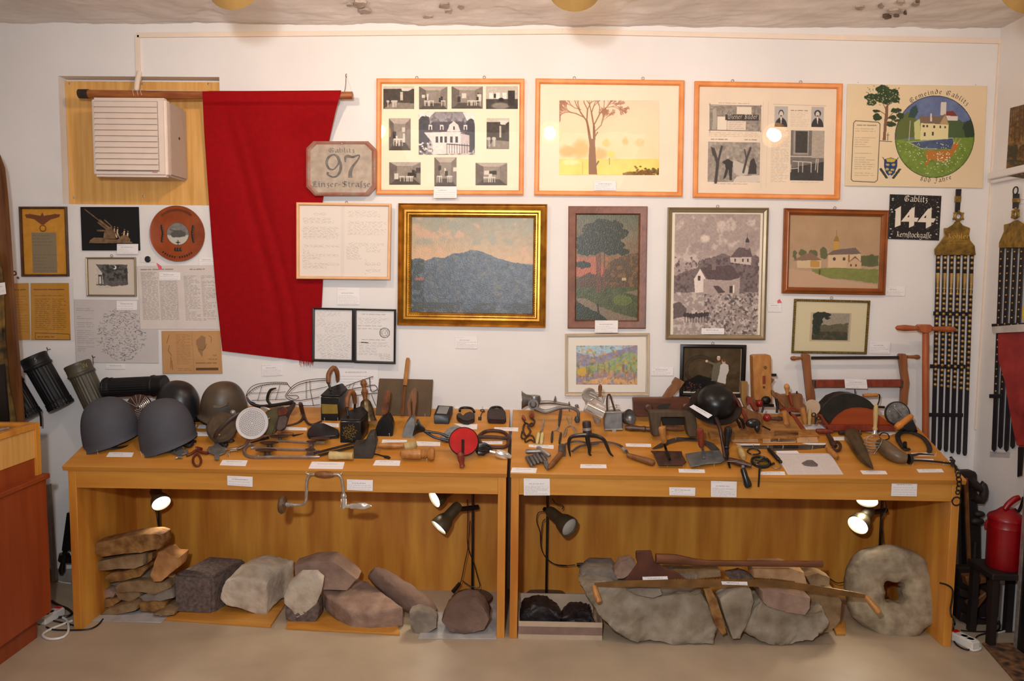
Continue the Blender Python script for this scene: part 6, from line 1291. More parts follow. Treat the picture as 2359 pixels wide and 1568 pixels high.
# small tools
AMR=mat('amber_handle',(150,64,24),.3,var=.2)
t=thing('chained_corkscrew',base(E,200,930),'tangled dark metal tool with chain and orange-brown knobs','tool');tub('metal_parts',t,RUST,E,([230,640,270,680,230,740,160,700,130,780,170,860,220,800,190,740,240,700],),.012,.005);tub('chain',t,RUST,E,([120,800,110,870,150,890,200,850,250,860,270,930,220,900,160,930,155,880],[150,690,120,640]),.006,.004);lat('orange_knob',t,AMR,E,[232,570,235,635],.016,[(0,.006),(.3,.014),(.8,.013),(1,.007)]);lat('orange_knob',t,AMR,E,[128,615,158,665],.014,[(0,.006),(.4,.008),(1,.004)])
IV=mat('ivory_handle',(214,200,140),.4,var=.06)
def tongs(lab,tip,piv,hl,hr,hm,hr_,mm):
 t=thing('small_tongs',base(E,*hl[2:]),lab,'tongs','small hand tongs')
 for a in(hl,hr):lat('handle',t,hm,E,list(a),.008,[(0,hr_*.6),(.2,hr_),(.8,hr_),(1,hr_*.7)],14)
 tub('jaws',t,mm,E,(list(tip)+list(piv),[tip[0]+6,tip[1],piv[0]+10,piv[1]],list(piv)+[hl[0],hl[1]],list(piv)+[hr[0],hr[1]]),.008,.0026);return t
tongs('small tongs with two thick ivory-coloured handles',(378,655),(355,780),(320,820,298,940),(365,820,350,945),IV,.0085,STEEL)
t=tongs('small tongs with two black grips under the grinder crank',(580,600),(535,780),(485,800,475,930),(588,815,568,945),BLACK,.006,STEEL);lat('dark_handle',t,LEATH,E,[585,545,560,740],.008,[(0,.007),(.5,.008),(1,.004)])
t=thing('wire_pliers',base(E,700,840),'open thin wire pliers lying right of the black-gripped tongs','pliers');tub('arms',t,STEEL,E,([652,610,690,700,705,730,760,760,790,840],[718,605,700,700,695,730,640,765,618,850,640,850,660,770],[770,860,750,800,720,745]),.006,.0026)
# tin box with strap and ladle bowl
t=thing('tin_lantern_box',base(E,1215,800),'grey tin box with hinged front and tall wire loop handle','tin box');y=tb(E([1215,800])[0]).y;slb('box_body',t,ZINC,E,[1108,570,1322,562,1332,790,1112,798],.07,y=y,bevel=.003)
tub('front_rim',t,STEEL,E,([1112,575,1320,568],[1115,780,1330,775]),0,.0035,y=y-.002);slb('latch',t,STEEL,E,[1200,780,1255,780,1255,818,1200,818],.004,y=y-.006);tub('loop_handle',t,RUST,E,([1145,560,1140,440,1150,370,1175,360,1200,440,1235,550],),0,.0045,y=y+.04);tub('wire_feet',t,STEEL,E,([1160,520,1200,500,1230,540,1260,500,1240,480,1290,490],),0,.002,y=y+.04)
t=thing('tin_bowl',base(E,1400,730),'small round grey tin bowl tipped on its side beside the tin box','bowl');mb=M();c=at(E([1385,635])[0],-.17);n_=V((.6,-.7,.3)).normalized();mb.lathe(c-n_*.03,c+n_*.02,[(0,.012),(.3,.03),(.7,.037),(1,.040),(1,.037),(.6,.033),(.3,.02),(.2,.001)],32);ob('bowl_body',mb,GRY,t)
# long plane at the back
y=-.13;t=thing('long_hand_plane',base(F1,600,860),'long dark wooden plane with round knobs and slanting handle block at the back','plane')
slb('plane_body',t,wood('dark_plane_wood',(104,58,34),(74,40,24),.38,(.6,4,4),10),F1,[148,545,165,528,1180,520,1200,850,200,858,160,800],.055,y=y,bevel=.004)
mb=M();mb.ext(av(F1,[575,690,620,640,720,625,830,620,780,700,740,745,640,750],y-.002),(0,.003,0));ob('mouth_opening',mb,mat('shaving_mouth',(44,38,22),.8),t)
for x,yy in((425,700),(1105,680)):
 mb=M();c=at(F1([x,yy])[0],y);mb.lathe(c,c+V((0,-.018,0)),[(0,.021),(.3,.020),(.5,.012),(1,.013),(1,.001)],26);ob('knob',mb,DKW,t)
slb('handle_block',t,MIDW,F1,[680,525,780,370,860,280,860,250,925,150,1080,235,1000,350,940,400,835,520],.035,y=y+.02)
t=thing('metal_hook_catch',base(F1,185,850),'thin bent wire catch in front of the long dark plane','wire');tub('wire',t,STEEL,F1,([200,760,195,800,185,850,175,870],),.02,.0015)
# bench hook / yoke shaped plane
y=-.30;t=thing('wooden_block_frame',base(F1,900,1210),'U-shaped dark brown wooden tool frame standing in front of the long plane','wooden tool');slb('frame_body',t,mat('sooty_brown_wood',(78,60,36),.6,var=.25,sc=10,stretch=(4,4,1)),F1,[440,790,470,765,1080,760,1270,790,1300,1010,1300,1230,1150,1222,1110,1080,1085,868,655,872,640,1100,625,1205,490,1210,480,1090],.06,y=y,bevel=.004);slb('gap_shade',t,BKLEA,F1,[650,870,1090,870,1090,1010,680,1020],.01,y=y+.045)  # black sheet under the arch puts the open gap's shade into colour
t=thing('turned_handle',base(F1,250,1120),'dark turned wooden handle lying left of the U-shaped wooden frame','handle');lat('handle_body',t,DKW,F1,[0,1055,470,1085],.016,[(0,.010),(.2,.016),(.6,.012),(.75,.015),(.8,.011),(1,.014)])
t=thing('turned_handle',base(F1,950,1110),'brown turned handle lying inside the U-shaped wooden frame','handle');lat('handle_body',t,MIDW,F1,[740,1065,1085,1075],.016,[(0,.012),(.5,.015),(.8,.013),(1,.009)])
# black bowl with long handle
c=at(F1([1635,640])[0],-.29);t=thing('iron_bowl_pan',c-V((0,0,.07)),'big black domed iron pan with wide brown rim and long thin handle','pan');nv=V((-.04,-.60,.80)).normalized();Rm=nv.to_track_quat('Z','Y').to_matrix();mb=M()
dome(mb,c-nv*.005,.094,.094,.098,Rm,44,14,pw=.79);ob('bowl_dome',mb,mat('black_cast_iron',(18,16,17),.33,.2,var=.2),t,ang=60)
mb=M();mb.lathe(c-nv*.016,c-nv*.004,[(0,.120),(.5,.124),(1,.122),(.9,.085),(.2,.085),(0,.12)],48);ob('wide_rim',mb,mat('dark_rim_iron',(46,36,32),.38,.4,var=.3,sc=12),t)
mb=M();mb.torus(c-nv*.01,nv,.122,.003,48,6);ob('rim_edge',mb,IRON,t);mb=M();mb.tube(vl(F1([1640,870]),-.36)+vl(F1([1720,1100]),-.42)+vl(F([1000,1190]),-.5),[.011,.0085,.007],12);ob('long_handle',mb,mat('dark_red_brown_rod',(54,26,22),.3),t)
card('p',[at(p,yy)for p,yy in zip(F1([1235,640,1582,832,1500,888,1160,680]),(-.37,-.37,-.375,-.375))],'white card leaning slantwise on the rim of the black iron pan',2)
# upright plane and others
y=-.15;t=thing('upright_plane',base(F2,600,1080),'tall upright honey-brown wooden plane body with round brass button and stamp','plane');slb('plane_body',t,TANW,F2,[428,155,480,140,735,135,758,160,780,1070,450,1075],.06,y=y,bevel=.004)
mb=M();c=at(F2([652,362])[0],y);mb.lathe(c,c+V((0,-.004,0)),[(0,.0085),(.6,.0085),(.6,.006),(1,.0055),(1,.001)],22);ob('button',mb,BRASS,t);slb('stamp_mark',t,REDH,F2,[600,510,655,510,655,660,600,660],.0008,y=y-.0006,bevel=0);slb('stamp_mark',t,DKW,F2,[605,700,650,700,645,745,610,735],.0008,y=y-.0006,bevel=0)
slb('peg',t,BLACK,F2,[770,475,858,475,858,525,770,525],.012,y=y+.02);slb('wedge',t,MIDW,F2,[765,550,825,575,770,650],.02,y=y+.015)
mb=M();c=at(F2([665,950])[0],y-.012);mb.ball(c,(.024,.018,.020),20,12);mb.box((c.x-.03,y-.02,c.z-.033),(c.x+.038,y-.001,c.z-.02));ob('iron_fitting',mb,IRON,t)
mb=M();c=at(F2([545,1010])[0],-.21);mb.ball(c,.0185,22,14);mb.lathe(c,c+V((.0,.045,-.0)),[(0,.010),(1,.011)]);ob('red_knob',mb,mat('red_lacquer_wood',(132,22,16),.2),t)
t=thing('upright_batten',base(F2,275,1090),'pale narrow wooden batten standing left of the upright plane','batten');slb('batten_body',t,wood('yellow_batten_wood',(158,120,60),(130,92,40),.5),F2,[218,612,335,618,320,1110,290,1110,225,960],.025,y=-.16)
t=thing('moulding_plane',base(F2,400,1480),'reddish moulding plane pair with slanted wedges leaning by the iron pan','plane');slb('plane_body',t,MIDW,F2,[200,1090,330,1110,470,1180,600,1230,600,1400,330,1420,215,1470,230,1400,330,1290],.06,y=-.27,bevel=.003)
slb('wedge',t,REDH,F2,[325,930,350,885,395,900,520,1130,460,1160,380,1010,330,1060],.03,y=-.24);slb('wedge',t,MIDW,F2,[400,930,450,900,545,1110,530,1180,490,1170],.03,y=-.20);slb('slanted_blade',t,REDH,F2,[60,830,100,850,350,1290,235,1480,215,1440,290,1310],.018,y=-.30);tub('iron_screw',t,IRON,F2,([180,1270,240,1330,270,1460],[100,1220,200,1450]),0,.006,y=-.31)
mb=M();c=at(F2([430,1370])[0],-.33);mb.ball(c,(.036,.02,.024),22,12);mb.ball(c+V((.018,-.01,-.022)),(.014,.01,.02),14,8);ob('black_fitting',mb,BLACK,t)
t=thing('red_knob_screw',base(F2,680,1360),'round red lacquered knob with dark wooden screw in front of the upright plane','knob');mb=M();c=at(F2([682,1270])[0],-.30);mb.ball(c,.0195,22,14);ob('knob',mb,MATS['red_lacquer_wood'],t);lat('screw',t,DKW,F2,[730,1285,960,1290],0,[(0,.009),(.6,.010),(.65,.013),(1,.009)],14,'v',-.29);mb=M();mb.tube(av(F2,[600,1420,740,1490],-.33),.004,8);mb.tube(av(F2,[590,1180,620,1060],-.27),.005,8);ob('iron_pin',mb,IRON,t)
# plough plane / clamp
y=-.22;t=thing('plough_plane',base(F2,1150,1170),'light brown plough plane with upright pegs and two rounded handles','plane');slb('plane_body',t,MIDW,F2,[850,840,900,830,950,865,1120,850,1310,838,1330,880,1330,1010,1390,1050,1395,1160,1350,1190,950,1150,890,1090],.045,y=y,bevel=.003)
lat('knobbed_peg',t,TANW,F2,[1035,655,1050,860],0,[(0,.003),(.08,.010),(.28,.0145),(.5,.011),(.7,.008),(1,.007)],16,'v',y-.01);slb('bar',t,REDH,F2,[1070,840,1110,795,1165,1060,1120,1060],.015,y=y-.02);tub('iron_peg',t,BLACK,F2,([1220,790,1222,870],),0,.004,y=y+.01);slb('fence_arm',t,MIDW,F2,[770,780,800,775,1020,1060,1000,1090,770,850],.02,y=y-.03);slb('fence',t,REDH,F2,[930,1140,1050,1105,1250,1110,1260,1160,1100,1165,960,1180],.03,y=y-.05)
lat('rounded_handle',t,TANW,F2,[985,1150,1035,1420],0,[(0,.014),(.25,.013),(.5,.011),(.7,.013),(.85,.014),(1,.006)],16,'v',y-.08);lat('rounded_handle',t,TANW,F2,[1320,1090,1370,1390],0,[(0,.012),(.3,.014),(.7,.013),(1,.007)],16,'v',y-.06);slb('slanted_rod',t,REDH,F2,[1110,1190,1190,1210,1370,1460,1300,1480],.012,y=y-.10);tub('iron_rod',t,IRON,F2,([850,930,870,1030,860,1180],[1085,1170,1150,1230,1280,1220]),0,.006,y=y-.05)
# pale round paddle and scissors
t=thing('round_paddle',base(F2,1470,1390),'pale round wooden paddle with short handle behind the scissors','paddle');mb=M();c=at(F2([1500,1085])[0],-.18);mb.lathe(c+V((0,.01,0)),c,[(0,.039),(1,.0395)],36);ob('disc',mb,mat('pinkish_pale_wood',(196,168,142),.6,var=.05),t);lat('handle',t,PALEW,F2,[1455,1110,1445,1390],0,[(0,.005),(.2,.010),(.7,.009),(1,.008)],14,'v',-.20)
t=thing('scissors',base(F2,1560,1370),'small dark scissors standing with finger rings up beside the pale paddle','scissors');mb=M();mb.torus(at(F2([1525,1215])[0],-.25),(0,1,.2),.0095,.0026,20,7);mb.torus(at(F2([1615,1275])[0],-.25),(0,1,.2),.0085,.0026,20,7);mb.tube(av(F2,[1555,1245,1560,1310,1545,1385],-.25),[.004,.005,.003],8);mb.tube(av(F2,[1590,1290,1560,1330,1530,1380],-.25),.003,8);ob('scissor_body',mb,IRON,t)
# bow saw
y=-.06;t=thing('bow_saw',at(G([760,590])[0],y),'wooden bow saw with turned grips leaning on the wall, dark blade on top','saw');BSW=wood('saw_frame_wood',(150,92,50),(118,66,34),.45)
slb('frame_arm',t,BSW,G,[270,148,285,138,325,138,340,150,345,260,355,380,380,480,388,570,322,575,305,440,290,300],.03,y=y);slb('frame_arm',t,BSW,G,[1145,148,1160,136,1205,138,1215,160,1220,280,1238,400,1225,500,1218,600,1165,595,1170,480,1182,400,1165,280],.03,y=y)
slb('stretcher',t,REDH,G,[345,372,1185,370,1185,436,345,440],.022,y=y+.004);slb('saw_blade',t,BLACK,G,[350,160,1150,156,1152,184,350,188],.006,y=y+.01,bevel=0)
for a in([160,178,275,172],[1330,165,1215,162]):lat('grip',t,BSW,G,a,0,[(0,.004),(.08,.010),(.3,.012),(.5,.008),(.65,.009),(.7,.007),(1,.008)],16,'v',y+.012)
for x in(370,1165):tub('binding',t,LEATH,G,([x,375,x,440],),0,.012,y=y+.012)
card('p',[at(p,y-.004)for p in G([648,363,848,368,858,452,656,448])],'white caption card fixed on the middle of the bow saw stretcher',4)
# half drum
y=-.17;t=thing('half_round_drum',base(G,780,830),'half-round drum with dark metal arch and red-brown wooden front','drum');OUT=[432,650,470,590,530,530,600,502,660,494,740,500,820,525,880,565,925,615];INN=[900,640,860,625,790,618,720,620,650,640,590,680,545,725,520,770]
slb('front_board',t,wood('orange_red_board',(168,76,26),(146,58,18),.35,(.6,3,3),6),G,OUT+[960,690,1060,760,1100,785,520,785,450,690],.06,y=y,bevel=.002);slb('metal_arch',t,mat('dark_green_black_metal',(38,34,26),.5,.2,var=.3),G,OUT+INN+[440,690],.075,y=y-.008,bevel=.002);slb('base_board',t,REDH,G,[470,782,1090,785,1110,834,520,834],.09,y=y-.03,bevel=.002);slb('side_board',t,REDH,G,[420,690,440,680,545,834,505,834],.03,y=y-.02)
tub('stem',t,IRON,G,([742,455,745,500],),0,.0025,y=y+.03)
t=thing('crank_handle',at(G([960,620])[0],-.14),'small wooden crank handle on bent iron rod right of the half-round drum','crank');lat('grip',t,TANW,G,[815,510,950,508],0,[(0,.007),(.3,.0105),(.7,.008),(.9,.010),(1,.007)],14,'v',-.14);tub('rod',t,IRON,G,([945,505,966,508,962,560,948,600,950,640],),0,.0035,y=-.14);tub('axle',t,BLACK,G,([945,615,1010,618],),0,.006,y=-.13)
# round scale
t=thing('round_dial',base(G,1100,780),'round metal dial with glass face and black rim at the right end','dial');c=at(G([1125,675])[0],-.17);n_=V((-.05,-1,.2)).normalized();mb=M();mb.lathe(c-n_*.02,c+n_*.006,[(0,.055),(.5,.060),(1,.060),(1,.055),(.9,.001)],44);ob('casing',mb,BLACK,t);mb=M();mb.lathe(c+n_*.003,c+n_*.006,[(0,.055),(1,.0545),(1,.001)],40);ob('face',mb,mat('mottled_zinc_face',(150,150,148),.25,.6,col2=(96,98,96),sc=40),t)
mb=M();a=c+n_*.008;mb.tube([a+V((-.02,0,.03)),a+V((.022,0,-.014))],.0012,6);[mb.ball(a+V((math.cos(q)*.042,0,math.sin(q)*.042)),(.003,.001,.003),8,5)for q in(.9,2.0,2.9,4.)];ob('pointer',mb,NAILM,t)
t=thing('amber_brush',base(G,1190,830),'amber wooden brush block with dark bristles in front of the round dial','brush');lat('brush_back',t,mat('amber_varnished_wood',(206,128,52),.25,var=.15),G,[1112,808,1262,690],0,[(0,.010),(.05,.016),(.3,.018),(.35,.015),(.9,.015),(1,.008)],12,'v',-.24);slb('bristles',t,BLACK,G,[1150,820,1270,730,1300,800,1310,840,1200,820],.03,y=-.20)
# whisk
t=thing('wire_whisk',base(G,910,1045),'spiral wire whisk with pale wooden handle standing upright','whisk');lat('handle',t,PALEW,G,[934,590,924,825],0,[(0,.003),(.05,.009),(.3,.0115),(.7,.009),(.88,.008),(.93,.012),(1,.010)],18,'v',-.36);lat('ferrule',t,CHROME,G,[924,822,920,862],0,[(0,.009),(.5,.010),(1,.014)],16,'v',-.37)
mb=M();pts=[];c=at(G([905,862])[0],-.38)
for i in range(120):q=i/119;a=q*2*math.pi*7;r=.042*(math.sin(min(1,q*1.6)*1.57))*(1-.75*max(0,q-.45)/.55);pts.append(c+V((-.002+r*math.cos(a),r*.7*math.sin(a),-.095*q)))
mb.tube(pts,.0013,6,sm=1);ob('wire_coil',mb,STEEL,t);tub('wire_stays',t,STEEL,G,([920,860,830,895,828,905],[925,860,985,900,970,960,912,1045],[915,860,850,900,860,980,905,1045]),0,.0014,y=-.385)
# horn, flask, horseshoe
t=thing('animal_horn',base(G,800,1080),'large mottled brown animal horn lying with its tip toward the front edge','horn');HORN=mat('mottled_horn',(98,76,46),.35,col2=(48,36,26),sc=12);tub('horn_body',t,HORN,G,([712,862,735,910,775,985,815,1060,855,1115,885,1150,905,1175],),.022,[.034,.036,.033,.026,.017,.009,.002],n=22)
t=thing('powder_horn',base(G,1100,1120),'plump brownish-grey curved powder flask with dark rim','flask');tub('flask_body',t,mat('grey_brown_horn',(122,100,74),.4,col2=(84,66,48),sc=10),G,([965,940,1010,980,1070,1030,1140,1065,1210,1080],),.03,[.022,.036,.037,.031,.021],n=24);lat('dark_rim',t,BLACK,G,[1225,1085,1250,1085],.024,[(0,.024),(1,.024)]);tub('cord',t,BKLEA,G,([960,880,990,850,1040,860,1050,900,1000,915,970,890],[1050,950,1110,1000]),.045,.003);tub('spout',t,LEATH,G,([1250,1055,1300,1045,1340,1040,1460,1050],),.02,[.008,.006,.005,.002])
t=thing('horseshoe',base(G2,1650,600),'rusty dark horseshoe with turned-up ends lying on the right table','horseshoe');tub('shoe',t,mat('dark_rusty_shoe',(52,44,42),.55,.3,var=.3,sc=40),G2,([1590,545,1510,545,1445,470,1390,370,1400,290,1500,250,1650,270,1800,340,1890,440,1930,540,1910,600],),.010,[.008,.012,.012,.012,.012,.012,.012,.012,.012,.012,.009],flat=(TN,.55));[tub('toe_clip',t,IRON,G2,(a_,),.02,.009)for a_ in([1430,230,1520,190,1650,200,1690,240],[1510,520,1510,440])]
t=thing('riding_crop',base(G2,1900,800),'thin black whip rod pinned along the right front of the table','rod');tub('rod_body',t,BLACK,G2,([1600,735,1800,740,2050,760,2300,790],),.014,.0048);tub('end_knot',t,BLACK,G2,([2290,690,2330,760,2310,820],[2270,720,2340,740]),.02,.007)
# corkscrew with leather and amber handle
t=thing('carved_hook_tool',base(G2,350,540),'gnarled brown metal hook with red-brown grip and worn amber handle','tool');lat('grip',t,REDH,G2,[0,235,280,250],.02,[(0,.010),(.3,.013),(.7,.012),(1,.009)]);tub('gnarled_shank',t,RUST,G2,([200,300,250,380,280,450,330,500],),.016,[.010,.012,.013,.010]);tub('ring',t,RUST,G2,([300,480,350,420,410,470,400,550,340,570,290,530],),.012,.0065,closed=True);lat('amber_handle',t,TANW,G2,[180,510,360,690],.012,[(0,.009),(.3,.014),(.8,.013),(1,.008)]);tub('handle_ring',t,BRASS,G2,([340,640,375,660,375,700,340,715],),.012,.0025)
t=thing('pinned_dark_peg',base(G2,580,280),'short dark knobbly peg pinned behind the animal horn','peg');tub('peg_body',t,LEATH,G2,([390,270,480,265,600,260,700,270,780,290],),.012,[.010,.012,.008,.007,.004])
# file, ruler, wood strip
t=thing('long_file',base(G,230,1000),'long flat grey file pinned lengthwise across the right table','file');slb('blade',t,DKN,F,[1130,1068,1742,1062,1742,1105,1200,1090],.005,h=.002);slb('blade',t,DKN,G,[0,958,340,955,460,958,482,950,480,975,345,990,0,1003],.005,h=.002)
lat('handle',t,PALEW,F,[1140,1075,1190,1195],.012,[(0,.009),(.4,.014),(.8,.017),(1,.010)])
t=thing('folding_ruler',base(F,1500,1040),'pinkish sectioned wooden ruler pinned lengthwise behind the long file','ruler')
for z,a in((F,[1060,990,1328,988,1340,1030,1070,1026]),(F,[1380,985,1705,985,1712,1038,1380,1040]),(G,[-20,882,200,882,210,930,-20,932]),(G,[215,880,400,880,415,930,222,932])):slb('segment',t,mat('pinkish_ruler_wood',(204,160,118),.6,var=.05),z,a,.006,h=.002,bevel=.001)
t=thing('wooden_bar',base(F,1300,980),'long square wooden bar lying directly behind the pinkish ruler','bar');slb('bar_body',t,TANW,F,[830,925,1080,918,1742,918,1742,980,860,995],.018,h=.0);slb('bar_body',t,TANW,G,[10,828,375,822,425,872,10,878],.018,h=0)
# sickle
t=thing('sickle',base(F,700,1010),'dark curved sickle blade behind the two hand scrapers','sickle');mb=M();mb.ext(t3(F1,[490,1430,580,1370,700,1300,850,1250,950,1225,1150,1235,1300,1245,1480,1290,1600,1340,1700,1440,1760,1560,1740,1580,1680,1470,1560,1450,1440,1345,1300,1285,1100,1275,950,1290,800,1330,650,1400],.010),-TN*.005);ob('blade',mb,DKN,t)
def scraper(lab,blade,hd,sh,bm_,hm,rr_):
 t=thing('hand_scraper',base(F,450 if rr_ else 800,1260),lab,'scraper');mb=M();p=t3(F,blade,.02);mb.ext(p,-TN*.006);ob('blade',mb,bm_,t,bevel=.002)
 a,b=at(F(hd)[0],-.47),at(F(hd)[1],-.45);mb=M();mb.lathe(a,b,[(0,.014),(.1,.0165),(.5,.014),(.85,.015),(1,.011)],18);ob('handle',mb,hm,t);mb=M();mb.tube([b]+t3(F,sh,.03),.006,8);ob('shank',mb,IRON if rr_ else ZINC,t)
scraper('wide dark brown hand scraper with upright light wooden handle',[255,1120,570,1125,575,1160,615,1230,580,1262,335,1262,285,1150],[368,890,392,1040],[410,1110,448,1210],RUST,TANW,1)
scraper('grey zinc hand scoop with upright red-brown wooden handle',[605,1150,770,1125,950,1115,1015,1210,960,1240,830,1250,665,1280,620,1200],[750,905,768,1085],[780,1120,790,1190],ZINC,REDH,0)
# black auger and crosspiece
t=thing('black_handled_gimlet',base(F,1010,1210),'black drop-shaped handle standing upright on its iron shank','tool');lat('handle',t,BLACK,F,[1038,878,1018,1110],0,[(0,.006),(.1,.017),(.3,.019),(.6,.014),(.85,.010),(.9,.013),(1,.010)],20,'v',-.47);lat('shank',t,BLACK,F,[1018,1105,1015,1210],0,[(0,.010),(.5,.012),(1,.008)],14,'v',-.48)
t=thing('cross_handled_tool',base(F,1150,1260),'dark cross-handled tool whose black grip hangs over the table edge','tool');lat('crosspiece',t,DKW,F,[1000,1205,1270,1275],.018,[(0,.008),(.2,.013),(.6,.016),(1,.010)]);p0,p1=at(F([1180,1300])[0],-.575),at(F([1240,1495])[0],-.60);mb=M();mb.lathe(p0,p1,[(0,.010),(.1,.013),(.4,.013),(.8,.018),(.95,.014),(1,.006)],20);ob('black_grip',mb,BLACK,t);mb=M();mb.tube([base(F,1190,1230,.02),base(F,1185,1290,.02),p0+V((0,-.003,.01))],.007,8);mb.tube(t3(F,[1030,1210,1050,1290],.012),.005,8);ob('shank',mb,BLACK,t);tub('pull_wire',t,STEEL,F,([1020,1230,1100,1230,1150,1210],),.03,.0014)
t=thing('black_ring_instrument',base(F,1360,1290),'black round instrument with straight rod pointing down over the edge','instrument');mb=M();c=base(F,1362,1228,.012);mb.torus(c,TN,.040,.0055,36,8);mb.torus(c-TN*.008,TN,.040,.0055,36,8);ob('ring_body',mb,BLACK,t);mb=M();mb.lathe(c-TN*.01,c-TN*.006,[(0,.036),(1,.036)],30);ob('face',mb,BRASS,t);tub('needle_fork',t,BLACK,F,([1300,1215,1370,1225,1430,1215],[1330,1245,1400,1190]),.014,.003)
mb=M();mb.tube([base(F,1352,1290,.01),at(F([1350,1310])[0],-.575),at(F([1337,1485])[0],-.59)],[.006,.005,.0035],8);ob('rod',mb,BLACK,t);tub('small_ring',t,BLACK,F,([1230,1120,1280,1100,1340,1120,1350,1150,1290,1160,1240,1145],),.008,.0035,closed=True);tub('side_screw',t,IRON,F,([1460,1260,1495,1250],),.012,.006)
t=thing('spring_balance',base(F,1500,1240),'dark cylindrical spring balance with wire ring beside the printed sheet','spring balance');lat('cylinder',t,BLACK,F,[1440,1105,1565,1240],.012,[(0,.008),(.05,.010),(.8,.010),(.85,.007),(.95,.009),(1,.007)]);tub('wire_ring',t,STEEL,F,([1560,1240,1555,1290,1510,1300,1480,1280],[1425,1070,1440,1105]),.006,.0022)
# printed sheet with small stone
px=G([20,1032,520,1035,640,1224,138,1226]);c=Cv(0,0,220,130,1.,(214,202,196));c.script([(8,4),(200,12)],1,(90,84,84),.9);[c.script([(a_,16),(a_+62,124)],15,(120,114,114),.5)for a_ in(8,78,150)]
sheet('printed_sheet',c,tl(px,.0012),.0008,PAPER,label='large printed sheet lying on the right table under a small flat stone',cat='paper sheet')
t=thing('flat_pebble',base(G,340,1145),'small flat grey pebble lying in the middle of the printed sheet','pebble');mb=M();mb.ext(t3(G,[262,1118,310,1092,360,1092,410,1130,405,1145,350,1146,290,1138],.007),-TN*.005);ob('pebble_body',mb,mat('grey_pebble',(112,98,96),.8),t,bevel=.002)
# chain over the corner
t=thing('hanging_chain',at(G([1650,1380])[0],-.57),'dark iron chain with big ring hanging over the right table corner','chain');cp_=[base(G2,2320,740,.012),base(G,1640,1140,.010),at(G([1662,1180])[0],-.57),at(G([1680,1250])[0],-.575),at(G([1685,1330])[0],-.575),at(G([1668,1400])[0],-.575)]
sm_,_=smooth(cp_,[0]*6,4,False)
for i in range(0,len(sm_)-1,2):
 a,b=sm_[i],sm_[min(i+2,len(sm_)-1)];d_=(b-a).normalized();sd=d_.cross(V((0,1,0))if(i//2)%2 else V((.7,.7,0))).normalized();L_=(b-a).length*.62;mb=M();mid=(a+b)/2;mb.tube([mid+d_*L_*math.cos(q)+sd*.009*math.sin(q)for q in[k*.785 for k in range(8)]],.0028,6,True);ob('link',mb,IRON,t)
mb=M();mb.torus(at(G([1660,1467])[0],-.575),(0,1,0),.019,.0032,26,8);ob('big_ring',mb,IRON,t)
# cards and nails of the right table
for z,a,lab,rows in((E,[198,958,500,965,498,1010,200,985],'table caption card behind the bundle of ribbed tubes',1),(E,[0,1235,300,1242,285,1300,-20,1292],'table caption card at the front left corner of the right table',2),(E,[822,1195,1132,1198,1138,1242,818,1240],'table caption card in front of the three-tined cultivator',2),(E,[1365,945,1670,950,1675,988,1372,980],'table caption card right of the curved drawknife blade',1),
(F,[535,1303,798,1310,803,1344,540,1340],'table caption card in front of the two hand scrapers',2),(F,[1110,1050,1355,1052,1350,1066,1150,1068],'narrow card behind the left end of the long file',0),(F,[1355,1332,1600,1330,1608,1365,1352,1362],'table caption card left of the printed sheet corner',2),(F2,[1335,1390,1765,1392,1805,1470,1385,1475],'table caption card below the pale round paddle',1),
(G,[545,885,648,885,648,915,555,915],'small card left of the animal horn base',1),(G,[265,940,480,942,480,955,340,958],'narrow card behind the right end of the long file',0),(G,[30,1012,220,1010,240,1032,40,1036],'narrow card above the printed sheet',0),(G,[842,838,1060,836,1120,850,1060,870,860,866][:8],'card behind the spiral whisk',1),(G,[1250,1030,1410,1026,1470,1056,1270,1058],'card between horseshoe ends and whip rod',0),(G,[1260,1082,1450,1085,1460,1100,1270,1100],'thin card under the whip rod',0),
(G,[790,1188,1020,1192,1038,1222,815,1222],'table caption card in front of the animal horn tip',2),(G,[1298,1176,1525,1174,1548,1204,1320,1206],'table caption card in front of the whip rod',2)):card('t',z(a),lab,rows)
for z,a,lab,rows in((E,[138,1365,452,1370,455,1572,140,1572],'tall white text card at the left end of the right apron',11),(F,[443,1490,705,1494,703,1576,445,1570],'small white text card on the middle of the right apron',3),(F,[862,1425,1122,1432,1118,1590,862,1585],'white text card on the right apron beside the hanging black grip',9),(G,[1078,1268,1308,1270,1302,1424,1070,1420],'white text card near the right end of the right apron',5)):card('f',z(a),lab,rows)
for z,x,y_,w in((F,505,1030,'the sickle'),(F,425,1280,'the dark brown scraper'),(F,582,1285,'the dark brown scraper'),(F,738,1285,'the zinc scoop'),(F,893,1280,'the zinc scoop'),(F,950,1030,'the pinkish ruler'),(F,1245,1035,'the pinkish ruler'),(F,1537,1035,'the pinkish ruler'),(G,52,935,'the pinkish ruler'),(G,312,935,'the pinkish ruler'),(F,1283,1095,'the long file'),(F,1432,1100,'the long file'),(F,1580,1105,'the long file'),(G,90,1005,'the long file'),(G,356,1000,'the long file'),(G,655,862,'the dark knobbly peg'),(G,783,858,'the dark knobbly peg'),(G,528,862,'the gnarled hook tool'),(G,832,930,'the spiral whisk'),(G,1208,1055,'the powder flask'),(G,1470,1060,'the powder flask'),(G,1262,1145,'the whip rod'),(G,1540,1140,'the whip rod'),(F,1190,1250,'the cross-handled tool')):nail(z,x,y_,w)
